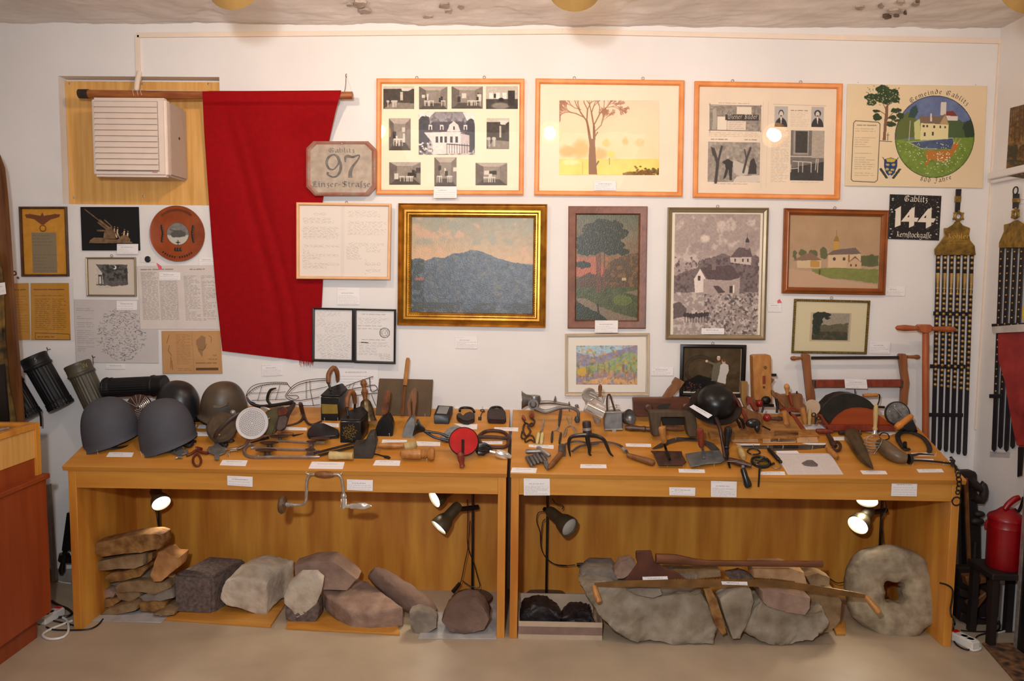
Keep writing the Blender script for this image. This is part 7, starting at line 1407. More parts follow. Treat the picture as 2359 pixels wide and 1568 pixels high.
# ================================================================ stones and lamps under the tables
def stone_m(nm,c1,c2,sc=14):return mat(nm,c1,.92,col2=c2,sc=sc,bump=.005,bsc=38,spec=.2,detail=9)
SANDY=stone_m('brown_sandstone',(158,132,98),(116,88,58));GREYS=stone_m('grey_sandstone',(150,138,124),(116,104,94));PINKS=stone_m('pinkish_sandstone',(164,136,118),(132,106,92));GRAN=stone_m('dark_granite',(120,104,96),(84,72,70),60)
PALES=stone_m('pale_stone',(206,192,172),(170,154,136));OCHRE=stone_m('ochre_stained_stone',(170,128,76),(104,66,36),18);GBR=stone_m('grey_brown_rock',(166,154,136),(122,106,86),10)
def rock(name,m_,z,outline,y,dep,lab,cat='stone',amp=.005,cuts=2,sc=14,par=None,back=.86,up=0.,group=None,drop=0.,sm=0):
 """front outline traced at depth y, bulging towards the middle and narrowing behind"""
 f=vl(z(outline),y);c=sum(f,V())/len(f);zl=min(p.z for p in f);R_=[]
 for q,s_ in((0,.965),(.12,1.),(.7,.99),(1,back)):
  R_.append([c+(p-c)*s_+V((0,dep*q,up*q+(0 if s_>=1 else .0)))for p in f])
 mb=M();mb.loft(R_)
 def post(bm):
  rough_up(amp,cuts,sc,zl*7+c.x*3,sm)(bm)
  for v in bm.verts:pass
 o=ob(name,mb,m_,par,None if par else lab,None if par else cat,group,post=post,ang=70)
 return o
def block(name,m_,pts8,lab,amp=.004,cuts=4,sm=1,cat='stone',bev=.012):
 mb=M();mb.add(pts8,[(0,1,2,3),(7,6,5,4),(0,4,5,1),(1,5,6,2),(2,6,7,3),(3,7,4,0)])
 return ob(name,mb,m_,None,lab,cat,ang=60,bevel=bev,bseg=2,post=rough_up(amp,cuts-2,16,pts8[0].x,sm))
def fdepth(z,x,y):return fl(z([x,y])[0]).y
# base boards
for z,a,m_,T,lab,nm in((I,[1100,1268,2050,1335,2200,1110,1500,1090],BEECH,.012,'thin wooden board on the floor carrying the dark and pale block stones','base_board'),(J,[205,1375,1120,1425,1080,1260,240,1240],BEECH,.010,'thin wooden board on the floor under the large flat sandstones','base_board'),
(I,[430,1290,1060,1305,1190,1190,700,1080,500,1150],mat('light_grey_sheet',(184,180,178),.6),.004,'light grey sheet on the floor under the stack of thin stones','grey_sheet'),(J,[1265,1460,1895,1468,1895,1180,1340,1270],MATS['light_grey_sheet'],.004,'light grey sheet on the floor under the round boulder at the lamp','grey_sheet'),(L,[950,1345,1025,1345,1025,1250,900,1250],BEECH,.012,'wooden board end between the big rock and the millstone','base_board')):
 mb=M();mb.ext([fl(p,T)for p in z(a)],(0,0,-T+.0005));ob(nm,mb,m_,None,lab,'board',bevel=.001)
# dry stack of thin stones
gp='stacked thin stones'
for a,m_,dy,lab in(([510,1235,560,1195,700,1150,820,1125,860,1150,840,1195,700,1235,540,1272],SANDY,0,'flat brown stone lowest at the front left of the stack'),([860,1130,1000,1115,1110,1130,1095,1190,960,1222,870,1200],OCHRE,.02,'short rusty stone lowest at the front right of the stack'),([980,1235,1080,1195,1190,1200,1185,1235,1060,1250],SANDY,-.02,'small flat stone lying alone right of the stack foot'),
([450,1130,560,1100,660,1090,690,1115,620,1165,470,1182],OCHRE,.04,'small ochre stone at the left of the stack, second from the floor'),([478,1015,600,1005,650,1040,630,1085,490,1088],PINKS,.05,'small square pinkish stone at the left edge of the stack'),([640,1030,700,1000,860,1020,880,1070,780,1125,680,1105],SANDY,.04,'rounded brown stone in the middle of the stack'),
([860,1075,950,1040,1165,1000,1175,1085,1010,1125,880,1115],GREYS,.03,'pale grey stone at the right of the stack, above the rusty one'),([645,985,680,950,840,930,1120,945,1140,1000,1010,1058,860,1030,650,1040],SANDY,.02,'long flat brown stone across the middle of the stack'),([590,960,720,925,900,880,980,900,960,945,660,985],GREYS,.07,'grey stone recessed above the long flat stone'),
([545,905,600,860,760,835,900,800,925,830,880,890,720,935,590,950],OCHRE,.03,'dark rust-coloured stone third from the top of the stack'),([422,785,445,765,700,712,895,685,910,700,910,790,820,820,640,830,440,845],SANDY,0,'long stone second from the top of the stack'),([900,690,985,678,980,740,920,790],OCHRE,.04,'small brown stone wedged at the right end of the second layer'),
([430,600,600,560,800,515,1020,500,1075,520,1085,590,1055,640,880,675,720,690,520,718,470,690],OCHRE,-.02,'long rust-mottled stone on the very top of the stack'),([1000,760,1035,670,1085,662,1140,710,1230,718,1220,810,1130,880,1060,940,990,945,960,880],stone_m('orange_flint',(206,152,98),(150,104,62),10),-.03,'orange knobbly flint leaning against the right of the stack')):
 rock('stone',m_,I,a,-.40+dy,.12,lab,group=gp,amp=.005,cuts=2,sc=20)
# block stones on the board
ya=fdepth(I,1350,1240);p=av(I,[1175,865,1530,895,1530,1242,1180,1222],ya);q=av(I,[1400,700,1745,705,1745,1100,1400,1090],ya+.24);q=[p[i]+V((.075,.24,.0))for i in range(4)];q[0].z+=.0;block('stone_block',GRAN,p+q,'dark square granite block standing on the board',.002,4,0)
ya=fdepth(I,1850,1250);f=av(I,[1600,1010,1640,930,1740,900,1900,930,2010,955,2015,1245,1930,1245,1780,1190,1650,1160,1590,1100],ya);mb=M();mb.loft([f,[p+V((.03,.12,.03))for p in f],[p+V((.065,.24,.028 if p.z>.15 else .01))for p in f]]);ob('stone_block',mb,PALES,None,'pale cream rounded block stone right of the dark granite block','stone',ang=60,bevel=.006,bseg=1,post=rough_up(.006,3,14,3,0))
# broken pale slab, base chips, long slab, long boulder, round boulders
rock('stone',PALES,J,[185,1130,230,1030,330,950,450,950,505,1000,490,1090,450,1190,350,1270,290,1305,250,1240,190,1190],fdepth(J,290,1330)-.02,.035,'thin pale broken stone slab leaning left of the long sandstone',amp=.0025,up=.02)
rock('stone',GRAN,J,[190,1215,300,1230,460,1180,465,1300,430,1342,290,1342,200,1310],fdepth(J,330,1345),.12,'dark layered stone chip under the thin pale slab',amp=.006)
ya=fdepth(J,900,1405);yb=ya+.33
spec_=((490,1060,.22,1190),(560,985,.30,1120),(760,975,.31,1100),(870,1012,.28,1130),(1010,1110,.14,1260),(1148,1213,.03,1375),(880,1268,0,1402),(735,1266,.01,1412),(640,1200,.06,1340),(535,1125,.14,1255))
front=[at(J([x_,y_])[0],ya+d_)for x_,y_,d_,b_ in spec_];rear=[at(J([x_,b_])[0],ya+d_+.01)for x_,y_,d_,b_ in spec_]
mb=M();mb.loft([front,rear]);ob('stone',mb,PINKS,None,'large flat pinkish-brown sandstone slab sloping to the front','stone',ang=50,bevel=.005,post=rough_up(.006,3,12,2,0))
rock('stone',PINKS,J,[262,880,400,840,570,838,640,880,780,990,700,1080,480,1080,270,960],ya+.14,.14,'rough squared stone behind the pale slab and the flat sandstone',amp=.004)
a=[at(J([900,935])[0],-.24),at(J([1010,1010])[0],-.27),at(J([1150,1110])[0],-.31),at(J([1290,1200])[0],-.35),at(J([1400,1270])[0],-.38)]
mb=M();mb.tube(a,[.038,.056,.062,.055,.026],14,sm=3);ob('stone',mb,stone_m('dark_brown_boulder',(134,108,94),(102,80,70),7),None,'long dark brown boulder lying diagonally behind the flat sandstone','stone',ang=60,post=rough_up(.010,1,9,5))
rock('stone',GREYS,J,[1195,1260,1260,1240,1360,1260,1415,1310,1415,1380,1340,1425,1250,1430,1205,1380],fdepth(J,1300,1425),.10,'small dark rounded stone at the foot of the long boulder',amp=.005,back=.5)
rock('stone',MATS['dark_brown_boulder'],J,[1450,1330,1490,1240,1560,1180,1660,1150,1740,1165,1800,1220,1842,1310,1800,1400,1640,1438,1510,1410],fdepth(J,1640,1440),.17,'smooth round brown boulder in front of the black lamp foot',amp=.006,back=.45)
# big rocks at the right
yk=fdepth(K,1500,1442)
rock('rock',GBR,K,[640,960,700,940,900,950,1040,970,1250,1050,1640,990,1700,1110,1760,1300,1740,1440,1500,1440,1160,1420,1040,1400,920,1330,800,1220,700,1090],yk,.24,'largest grey-brown rock carrying the broad axe and the saw',amp=.024,cuts=3,sc=6)
rock('rock',GREYS,K,[630,860,690,815,900,820,960,900,1600,880,1640,960,1500,1060,1000,1040,800,1060,680,1020,625,940],yk+.10,.16,'rough grey rock behind the largest rock, left of the axe head',amp=.010,sc=8)
rock('rock',PINKS,K,[905,850,960,760,1050,745,1090,780,1060,860,980,900,930,900],yk+.02,.08,'small pinkish rock left of the axe head',amp=.004)
rock('rock',GREYS,K,[1010,990,1100,975,1290,980,1305,1030,1230,1062,1080,1030],yk-.03,.06,'flat grey slab chip under the saw below the axe head',amp=.003)
rock('rock',SANDY,K,[1400,850,1600,840,1780,835,1790,880,1600,900,1440,900],yk+.14,.08,'flat brown stone behind the axe handle',amp=.004)
rock('rock',OCHRE,K,[1645,990,1700,975,1760,1090,1835,1350,1800,1370,1730,1270],yk-.02,.05,'thin rusty shard standing between the two big rocks',amp=.003)
rock('rock',GBR,K,[1770,1060,1860,1000,1950,975,2040,1000,2060,1080,2010,1250,1940,1400,1880,1400,1810,1200],yk,.10,'pointed upright slab between the thin shard and the right big rock',amp=.006)
yl=fdepth(L,500,1450)
rock('rock',GBR,L,[205,1330,270,1130,340,1080,700,1200,850,1150,900,1250,830,1350,760,1420,600,1440,450,1450,300,1410],yl,.22,'large rounded grey-brown rock left of the millstone',amp=.020,cuts=3,sc=6)
rock('rock',SANDY,L,[740,1050,860,1010,960,1020,1000,1090,990,1250,900,1340,820,1360,850,1240,740,1150],yl+.08,.16,'rounded sandy rock leaning between the large rock and the millstone',amp=.008)
rock('rock',PINKS,L,[335,1000,500,1010,740,1060,735,1140,700,1200,560,1180,380,1130,345,1090],yl-.02,.16,'brick-shaped pinkish stone lying on the large rounded rock',amp=.003)
rock('rock',stone_m('light_sandstone',(194,156,116),(160,120,84)),L,[258,810,560,808,690,850,715,945,600,930,430,905,270,890],yl+.10,.13,'light sandstone block directly under the axe handle end',amp=.004)
rock('rock',GRAN,L,[60,880,180,860,270,890,300,950,120,950],yl+.12,.08,'dark rough stone behind the saw, between axe handle and saw',amp=.006);rock('rock',SANDY,L,[700,880,800,850,900,890,900,960,740,960],yl+.12,.1,'brownish stone behind the light sandstone block',amp=.006)
# millstone
ym=fdepth(L,1400,1400)
cen=at(L([1440,1015])[0],ym+.10);R0=.222;nrm=V((-.12,-1,.28)).normalized();u=V((1,-.12,0)).normalized();w=nrm.cross(u);w=w if w.z>0 else-w
mb=M();rings=[]
for(r_,d_)in((.052,-.11),(.056,.0),(.10,.026),(.165,.020),(.205,.004),(.222,-.05),(.215,-.10),(.12,-.12)):
 ring=[]
 for j in range(72):
  q=2*math.pi*j/72;wob=1+.02*math.sin(q*3+1)+.02*math.sin(q*5+2)+.012*math.sin(q*9)if r_>.1 else(1-.16*math.cos(q*4));ring.append(cen+(u*math.cos(q)+w*math.sin(q))*r_*wob+nrm*d_)
 rings.append(ring)
mb.loft(rings,False,True);ob('millstone',mb,stone_m('millstone_rock',(176,160,134),(136,120,98),22),None,'big round millstone with a square hole leaning at the right table side','millstone',ang=70,post=rough_up(.007,1,13,1,0))
# broad axe
t=thing('broad_axe',at(K([1250,940])[0],yk-.02),'broad rusty axe head on a long wooden handle lying across the rocks','axe');mb=M();mb.ext(av(K,[1085,675,1215,672,1240,770,1330,810,1440,860,1535,930,1400,940,1150,945,980,940,1040,860,1100,775,1085,730],yk-.04),(0,.014,0));ob('axe_head',mb,mat('rust_red_iron',(98,54,36),.55,.2,col2=(72,38,28),sc=14),t,bevel=.004)
mb=M();a_=at(K([1250,735])[0],yk-.02);b_=at(L([835,780])[0],yk+.02);mb.tube([a_,a_.lerp(b_,.12),a_.lerp(b_,.3)-V((0,0,.012)),a_.lerp(b_,.65)-V((0,0,.006)),b_],[.024,.023,.014,.014,.016],14,flat=(V((0,1,0)),.75));ob('handle',mb,wood('axe_handle_wood',(120,74,44),(88,50,30),.4,(.6,4,4),10),t)
card('p',[at(p,yk-.043)for p in K([1140,885,1345,880,1353,920,1145,925])],'white card lying on the broad axe head',2)
# cross cut saw
t=thing('crosscut_saw',at(L([400,960])[0],yk-.05),'long narrow curved two-handled saw lying on the rocks in front of the axe','saw');mb=M();top=vl(K([745,935,1000,915,1400,905,1750,905]),yk-.045)+vl(L([130,905,400,905,600,930,750,950,900,975,1100,1010,1190,1030]),yk-.045);bot=vl(L([1185,1060,1080,1050,800,1015,500,975,250,965,0,968]),yk-.045)+vl(K([1600,972,1200,970,900,968,750,962]),yk-.045)
mb.ext(top+bot,(0,.003,0));SAWM=mat('brown_saw_blade',(136,100,58),.4,.5,var=.2,sc=12);ob('saw_blade',mb,SAWM,t);mb=M();tt_=vl(K([1400,905]),yk-.045)+vl(L([400,905,600,930]),yk-.045)
for i in range(60):f=i/59*2;k_=min(1,int(f));p=tt_[k_].lerp(tt_[k_+1],f-k_);mb.ext([p,p+V((.007,0,0)),p+V((.0035,0,.006))],(0,.003,0))
ob('teeth',mb,SAWM,t,kind='stuff')
for p,q_ in((at(K([740,960])[0],yk-.045),at(K([785,1095])[0],yk-.09)),(at(L([1195,1045])[0],yk-.045),at(L([1305,1180])[0],yk-.09))):mb=M();mb.lathe(p,q_,[(0,.011),(.1,.013),(.9,.0135),(1,.010)],16);ob('handle',mb,TANW,t)
card('p',[at(p,yk-.048)for p in K([1787,922,2000,925,2005,955,1795,948])],'white card lying on the middle of the long curved saw',1)
# cardboard box with dark lumps
t=thing('cardboard_box',fl(K([450,1390])[0]),'shallow open cardboard box with a brown stripe under the right table','box');CB2=mat('pale_cardboard',(190,166,142),.8,var=.04);y0=fdepth(K,450,1398);f4=av(K,[122,1265,812,1245,812,1378,125,1398],y0);zt=(f4[0].z+f4[1].z)/2;x0_,x1_=f4[0].x,f4[1].x;dp=.24
for nm,lo,hi in(('front_wall',(x0_,y0,0),(x1_,y0+.004,zt)),('back_wall',(x0_,y0+dp,0),(x1_-.02,y0+dp+.004,zt+.03)),('side_wall',(x0_,y0+.0045,0),(x0_+.004,y0+dp-.0005,zt)),('side_wall',(x1_-.004,y0+.0045,0),(x1_,y0+dp-.0005,zt)),('bottom',(x0_+.0045,y0+.0045,0),(x1_-.0045,y0+dp-.0005,.004))):mb=M();mb.box(lo,hi);ob(nm,mb,CB2,t)
mb=M();mb.box((x0_,y0-.0006,zt*.27),(x1_,y0-.0001,zt*.72));ob('printed_stripe',mb,mat('brown_stripe',(136,110,96),.8),t)
COAL=mat('black_coal',(42,32,32),.5,col2=(22,17,18),sc=40,bump=.004,bsc=60)
rock('coal_lump',COAL,K,[125,1230,160,1160,240,1120,340,1125,430,1165,475,1210,470,1260,130,1262],y0+.05,.13,'larger black lump of coal in the cardboard box',cat='coal',amp=.022);rock('coal_lump',COAL,K,[480,1225,560,1180,650,1162,720,1175,735,1240,700,1255,490,1262],y0+.05,.12,'smaller black lump of coal in the cardboard box',cat='coal',amp=.02)
# reading lamps
GMET=mat('bronze_grey_lamp_shell',(112,100,74),.38,.6,var=.08);LIT=mat('glowing_reflector_bulb',(255,255,250),.4,var=0,emit=((1,.95,.88),9));UNL=mat('frosted_reflector_bulb',(196,190,180),.3,var=.03)
def lamp(lab,foot,fr_,ytop,y,heads,cordpts,z,sw_=None):
 """heads: (z, back px, front px, radius, lit, arm px)"""
 b=foot;t=thing('reading_lamp',b,lab,'lamp','black stand lamps under the tables');mb=M();mb.lathe(b,b+V((0,0,.012)),[(0,fr_),(.5,fr_),(1,fr_*.94),(1.3,fr_*.5),(1.3,.002)],44);ob('lamp_foot',mb,mat('brown_black_foot',(66,54,40),.35,.3,var=.15),t)
 mb=M();mb.tube([b+V((0,0,.01)),V((b.x+.0,b.y,ytop))],.0065,12,sm=1);ob('pole',mb,BLACK,t)
 for(hz,a,rr_,lit,yy)in heads:
  p,q=at(hz(a)[0],yy[0]),at(hz(a)[1],yy[1]);ax=(q-p).normalized();L_=(q-p).length;mb=M();mb.lathe(p,q,[(0,.001),(0,rr_*.25),(.03,rr_*.45),(.12,rr_*.56),(.5,rr_*.6),(.55,rr_*.62),(.7,rr_*.88),(.9,rr_),(1,rr_),(1,rr_*.94),(.8,rr_*.86),(.62,rr_*.5)],36,cap=False);ob('lamp_head',mb,GMET,t)
  mb=M();mb.lathe(p.lerp(q,.7),q-ax*.004,[(0,rr_*.5),(.5,rr_*.84),(.85,rr_*.92),(1,rr_*.6),(1.05,.001)],32);ob('bulb',mb,LIT if lit else UNL,t)
  mb=M();m1=p.lerp(q,.25);m2=V((b.x,b.y,m1.z));mb.tube([m1,m2+(m2-m1).normalized()*.03],.013,12,sm=1);ob('joint_arm',mb,BLACK,t)
  if lit:light('lamp_glow','SPOT',q+ax*.004,4*lit,(1,.84,.62),.03,q+ax,spot_size=2.0,spot_blend=.6)
 mb=M()
 for c_ in cordpts:mb.tube([at(pp_,y-.02)if(fl(pp_).y>y-.02 or True)else fl(pp_,.004)for pp_ in z(c_)],.0024,6)
 ob('power_cord',mb,CABLE,t)
 if sw_:mb=M();p,q=av(z,sw_,y-.02);mb.tube([p,q],[.009,.011],10,sm=1);ob('cord_switch',mb,BLACK,t)
 return t
ft=fl(J([1700,1145])[0]);lamp('black two-headed stand lamp with lit bulbs at the right end under the left table',ft,.108,.655,ft.y,[(J,[1600,385,1430,575],.050,1,(ft.y-.02,ft.y-.10)),(J,[1560,250,1395,345],.048,.6,(ft.y-.0,ft.y-.08))],([1660,350,1665,500,1660,660,1665,740,1640,860,1612,1000,1580,1060],[1685,520,1675,640,1668,740,1710,850,1740,960,1762,1040,1740,1058,1680,1040,1620,1000]),J,[1600,1020,1545,1090])
ft=fl(K([350,1058])[0]);lamp('black stand lamp with single unlit grey bulb at the left end under the right table',ft,.115,.655,ft.y,[(K,[365,335,545,480],.052,0,(ft.y-.02,ft.y-.15))],([400,240,430,285,490,300,480,330],[330,350,285,360,272,430,300,520,305,620,330,700,400,770,480,795,590,785],[345,410,320,440,310,560,310,650,350,730,420,780,520,790],[700,780,800,775,930,798]),K,[600,785,695,782])
ft=V((at(I([1050,600])[0],-.16).x,-.16,0));lamp('black stand lamp with lit head behind the stack of thin stones',ft,.10,.60,ft.y,[(I,[1000,100,1065,232],.047,1,(ft.y-.02,ft.y-.09))],([1015,290,1030,400,1045,500],),I)
ft=V((at(L([1320,400])[0],-.16).x,-.16,0));lamp('black stand lamp with two lit heads behind the millstone',ft,.10,.64,ft.y,[(L,[1230,330,1125,462],.052,1,(ft.y-.02,ft.y-.11)),(L,[1215,130,1203,262],.052,.8,(ft.y-.02,ft.y-.09))],([1345,250,1360,330,1320,420,1330,520,1335,610],[720,845,820,840,900,900,960,935,1040,920]),L)
# ================================================================ left side: display cabinet, board, cables
X0=at(N([328,1125])[0],-.60).x;X1=X0-.055
yb=xp(N([328,1125])[0],X0).y;zb0=xp(N([328,1125])[0],X0).z;ztp=xp(N([280,255])[0],X0).z
t=thing('display_cabinet',V((X0-.3,-.9,0)),'red-brown display cabinet with light glazed showcase at the left edge','cabinet');yF=-1.9;XL=-2.83
mb=M();mb.box((XL,yF+.03,0),(X0-.05,yb-.03,zb0));ob('plinth',mb,REDW,t,bevel=.002)
mb=M();mb.box((XL,yF,zb0),(X0,yb,ztp-.022));ob('cabinet_body',mb,REDW,t,bevel=.002)
mb=M();mb.box((XL,yF-.01,ztp-.022),(X0+.012,yb+.012,ztp));ob('ledge',mb,REDW,t,bevel=.003)
zv=xp(P([215,1455])[0],X0-.02).z;XV=X0-.015;ybv=yb-.005;zr=ztp+(zv-ztp)*.34
mb=M();mb.box((XL,yF,ztp),(XV-.012,ybv-.012,zr));ob('red_inner_band',mb,REDW,t)
mb=M();mb.box((XL,yF,zr),(XV-.008,ybv-.008,zv-.025));ob('showcase_side',mb,OAKW,t,bevel=.001)
mb=M();mb.box((XV-.03,ybv-.03,ztp),(XV,ybv,zv));ob('corner_post',mb,BEECHV,t,bevel=.001)
mb=M();mb.box((XL,ybv-.03,zv-.025),(XV-.031,ybv,zv));mb.box((XV-.03,yF,zv-.025),(XV,ybv-.031,zv));ob('top_frame',mb,BEECHV,t,bevel=.001)
mb=M();mb.box((XL,yF,zv-.012),(XV-.032,ybv-.032,zv-.007));ob('glass_top',mb,GLASS,t)
mb=M();mb.tube([V((XV-.10,ybv-.25,zv-.004)),V((XV-.06,ybv-.12,zv-.004))],.006,8,sm=1);ob('glass_catch',mb,STEEL,t)
# brown propeller-like board with camouflage cloth
y=-.34;t=thing('leaning_wooden_board',at((15,985),y),'tall brown wooden board with curved edge leaning at the far left','board');mb=M();mb.ext(vl([(-60,330),(-10,350),(3,385),(10,450),(18,560),(26,680),(34,780),(42,880),(51,990),(52,1060),(-60,1060)],y),(0,.035,0));ob('board_body',mb,wood('brown_board_wood',(128,82,42),(92,54,28),.4,(3,3,.5),8),t,bevel=.008,bseg=2)
CAMO=mat('camouflage_cloth',(128,98,40),.85,col2=(24,19,14),sc=16,detail=2);t=thing('camouflage_coat',at((10,1000),y-.05),'dark camouflage-patterned cloth hanging in front of the brown board at the left edge','cloth');mb=M();mb.ext(vl([(-60,560),(0,600),(3,660),(8,780),(14,860),(24,920),(36,985),(38,1040),(-60,1040)],y-.055),(0,.03,.0));ob('cloth_body',mb,CAMO,t,bevel=.012,bseg=2,post=rough_up(.008,1,14))
mb=M();mb.ext(vl([(0,840),(8,838),(20,985),(0,985)],y-.075),(0,.012,0));ob('black_strap',mb,BKLEA,t)
card('w',[(-4,652),(11,650),(14,677),(-4,680)],'small white card on the brown board at the left edge',2,y=y-.06)
mb=M();mb.tube(av(A,[75,660,90,635,120,632,125,655,100,660],-.06),.0035,6);mb.ball(at(A([140,680])[0],-.06),.006);ob('red_black_tassel',mb,RLEATH,None,'small dark red cord tassel beside the brown board','cord')
# grey strip and black tripod foot between cabinet and table
mb=M();a=av(N,[288,320,312,320,350,935,330,940],-.10);mb.ext(a,(0,.02,0));ob('grey_strip_board',mb,mat('grey_strip',(150,140,130),.6),None,'narrow grey board standing between cabinet and left table','board')
t=thing('black_stand_leg',at(N([395,890])[0],-.08),'black wooden stand leg with turned foot behind the left table side','stand');mb=M();mb.ext(av(N,[425,500,460,500,470,740,392,740],-.09),(0,.04,0));ob('leg_blade',mb,BLACK,t);mb=M();p,q=av(N,[415,740,388,890],-.08);mb.lathe(p,q,[(0,.012),(.12,.012),(.14,.026),(.42,.026),(.45,.010),(.6,.013),(.85,.016),(1,.007)],16);ob('turned_foot',mb,BLACK,t);mb=M();mb.box((p.x,-.10,p.z-.06),(p.x+.09,-.07,p.z-.03));ob('crossbar',mb,BLACK,t)
# cables and socket strip left
def floorline(z,a,r,m_,nm,lab,par=None,h=None):
 mb=M();mb.tube([fl(p,r+.001 if h is None else h)for p in z(a)],r,8);return ob(nm,mb,m_,par,lab if par is None else None,'cable' if par is None else None)
floorline(N,[330,1060,370,1085,430,1110,458,1140,420,1160,340,1165,290,1180],.006,CABLE,'power_cable','thick black cable curling over the floor behind the cabinet corner')
floorline(N,[340,1185,430,1205,500,1218,560,1200,600,1160,640,1120],.0038,CABLE,'power_cable','thin black cable running from the white socket strip under the left table side');floorline(N,[295,1225,340,1242,440,1245,560,1240,620,1215,655,1175],.0038,CABLE,'power_cable','thin black cable in front, passing before the left table leg')
floorline(N,[460,1185,380,1215,300,1250,272,1280,320,1302,400,1290,435,1250,430,1190,400,1165],.0055,WHITEP,'white_cable','white cable loop on the floor in front of the cabinet corner');floorline(N,[355,830,356,900,375,935,450,948],.003,WHITEP,'white_cable','thin white cable along the wall behind the left table')
def strip(c,dx,lab):
 t=thing('socket_strip',c,lab,'power strip','white power strips');u=V(dx).normalized();w=V((-u.y,u.x,0));mb=M();p=[c-u*.06-w*.027,c+u*.06-w*.027,c+u*.06+w*.027,c-u*.06+w*.027];mb.ext([v+V((0,0,.001))for v in p],(0,0,.04));ob('strip_body',mb,WHITEP,t,bevel=.006,bseg=2);mb=M();cc=c+u*.045+V((0,0,.0415));mb.ext([cc-u*.01-w*.016,cc+u*.01-w*.016,cc+u*.01+w*.016,cc-u*.01+w*.016],(0,0,.004));ob('red_switch',mb,mat('red_switch_light',(206,20,16),.3),t)
 for k in(-.03,.0):mb=M();cc=c+u*k+V((0,0,.041));mb.lathe(cc,cc+V((0,0,.0015)),[(0,.018),(1,.018),(1,.015),(0,.015)],22);ob('socket',mb,WHITEP,t)
strip(fl(N([325,1180])[0]),(.2,1,0),'white power strip on the floor at the cabinet corner');strip(fl(R2([145,1510])[0]),(-.35,.9,0),'white power strip with red switch on the floor right of the right table')
# ================================================================ right side
# T-handled wooden pole
y=-.11;t=thing('t_handled_pole',V((at((2130,1000),y).x+.02,y,0)),'tall reddish wooden pole with turned T-handle standing right of the bow saw','pole');TW=wood('orange_brown_wood',(176,96,52),(148,72,36),.35,(4,4,.6),8.)
p,q=av(H,[245,1390,795,1405],y);mb=M();mb.lathe(p,q,[(0,.003),(.03,.012),(.15,.0165),(.3,.013),(.36,.011),(.64,.011),(.72,.013),(.88,.016),(.97,.011),(1,.003)],20);ob('t_handle',mb,TW,t)
mb=M();mb.ext(av(H,[455,1375,475,1362,565,1362,585,1375,575,1430,530,1442,480,1435],y-.02),(0,.04,0));ob('handle_block',mb,TW,t,bevel=.004);a=at(H([518,1438])[0],y);b=at(G([1380,820])[0],y);d_=(a-b)*(a.z/(a.z-b.z));mb=M();mb.tube([a,a-d_*.999],.0155,16,sm=1);ob('pole',mb,TW,t)
# bell straps
def bellstrap(z,conv,ring_px,neck,ornm,shield,straps,cross,txt,lab,pos3,nb,w_,tip):
 t=thing('bell_strap',pos3,lab,'bell strap','leather bell straps with brass shields');BL=mat('black_strap_leather',(30,22,30),.45,var=.15)
 nv=V((0,-1,0))if w_==0 else V((-1,0,0))
 def slabc(a,o,T,m_,nm,par=t,bevel=.0015):mb=M();mb.ext([conv(p,o)for p in a],-nv*T);return ob(nm,mb,m_,par,bevel=bevel)
 if ring_px:mb=M();mb.torus(conv(z(ring_px)[0],.012),nv,.018,.0028,26,8);ob('ring',mb,IRON,t)
 slabc(z(neck),.012,.006,BL,'neck_strap');n_=z(neck);mid=[(p[0]*.62+n_[3-i][0]*.38,p[1]*.62+n_[3-i][1]*.38)for i,p in enumerate(n_)]
 a0,a1,a2,a3=n_;f=lambda s_:[(a0[0]+(a3[0]-a0[0])*s_-1,a0[1]+(a3[1]-a0[1])*s_),(a1[0]+(a2[0]-a1[0])*s_+1,a1[1]+(a2[1]-a1[1])*s_)];slabc(f(.3)+f(.58)[::-1],.014,.009,BRASS,'brass_keeper')
 mb=M();c=conv(z(ornm)[0],.016);mb.torus(c,nv,.018,.007,24,8);[mb.ball(c+(V((math.cos(q),0,math.sin(q)))if w_==0 else V((0,math.cos(q),math.sin(q))))*.027,.0055,8,6)for q in(.6,1.6,2.5,3.6,5.8)];ob('brass_rosette',mb,BRASS,t)
 slabc(z(shield),.018,.008,BRASS,'brass_shield',bevel=.003)
 if txt:mb=M();[straight(mb,tx,z,a,h_,conv(z(a)[0],.0185).y,.1)for tx,a,h_ in txt];ob('raised_lettering',mb,mat('bright_worn_brass',(206,168,92),.3,.8),t)
 for top,bot,lim in straps:
  p,q=z(top)[0],z(bot)[0];hw=5;pts=[(p[0]-hw,p[1]),(p[0]+hw,p[1]),(q[0]+hw,q[1]-6),(q[0]+(0 if tip else hw*.6),q[1]),(q[0]-(0 if tip else hw*.6),q[1]),(q[0]-hw,q[1]-6)];so=slabc(pts,.012,.005,BL,'strap');mb=M()
  for k in range(nb):
   s_=(k+.5)/nb*lim;c=conv((p[0]+(q[0]-p[0])*s_,p[1]+(q[1]-p[1])*s_),.0125)
   if 2<k<6 and not tip:
    if k==3:mb.tube([c,conv((p[0]+(q[0]-p[0])*(s_+.10),p[1]+(q[1]-p[1])*(s_+.10)),.0125)],[.010,.004],8,sm=1)
    elif k==5:mb.ball(c,(.0075,)*3,10,6)
    continue
   mb.ball(c,.0085 if not tip else .0048,10,6)
  ob('brass_studs',mb,mat('dark_brass_stud',(186,148,84),.3,.5,var=.15),so)
 for a in cross:slabc(z(a),.014,.004,BL,'cross_strap')
 return t
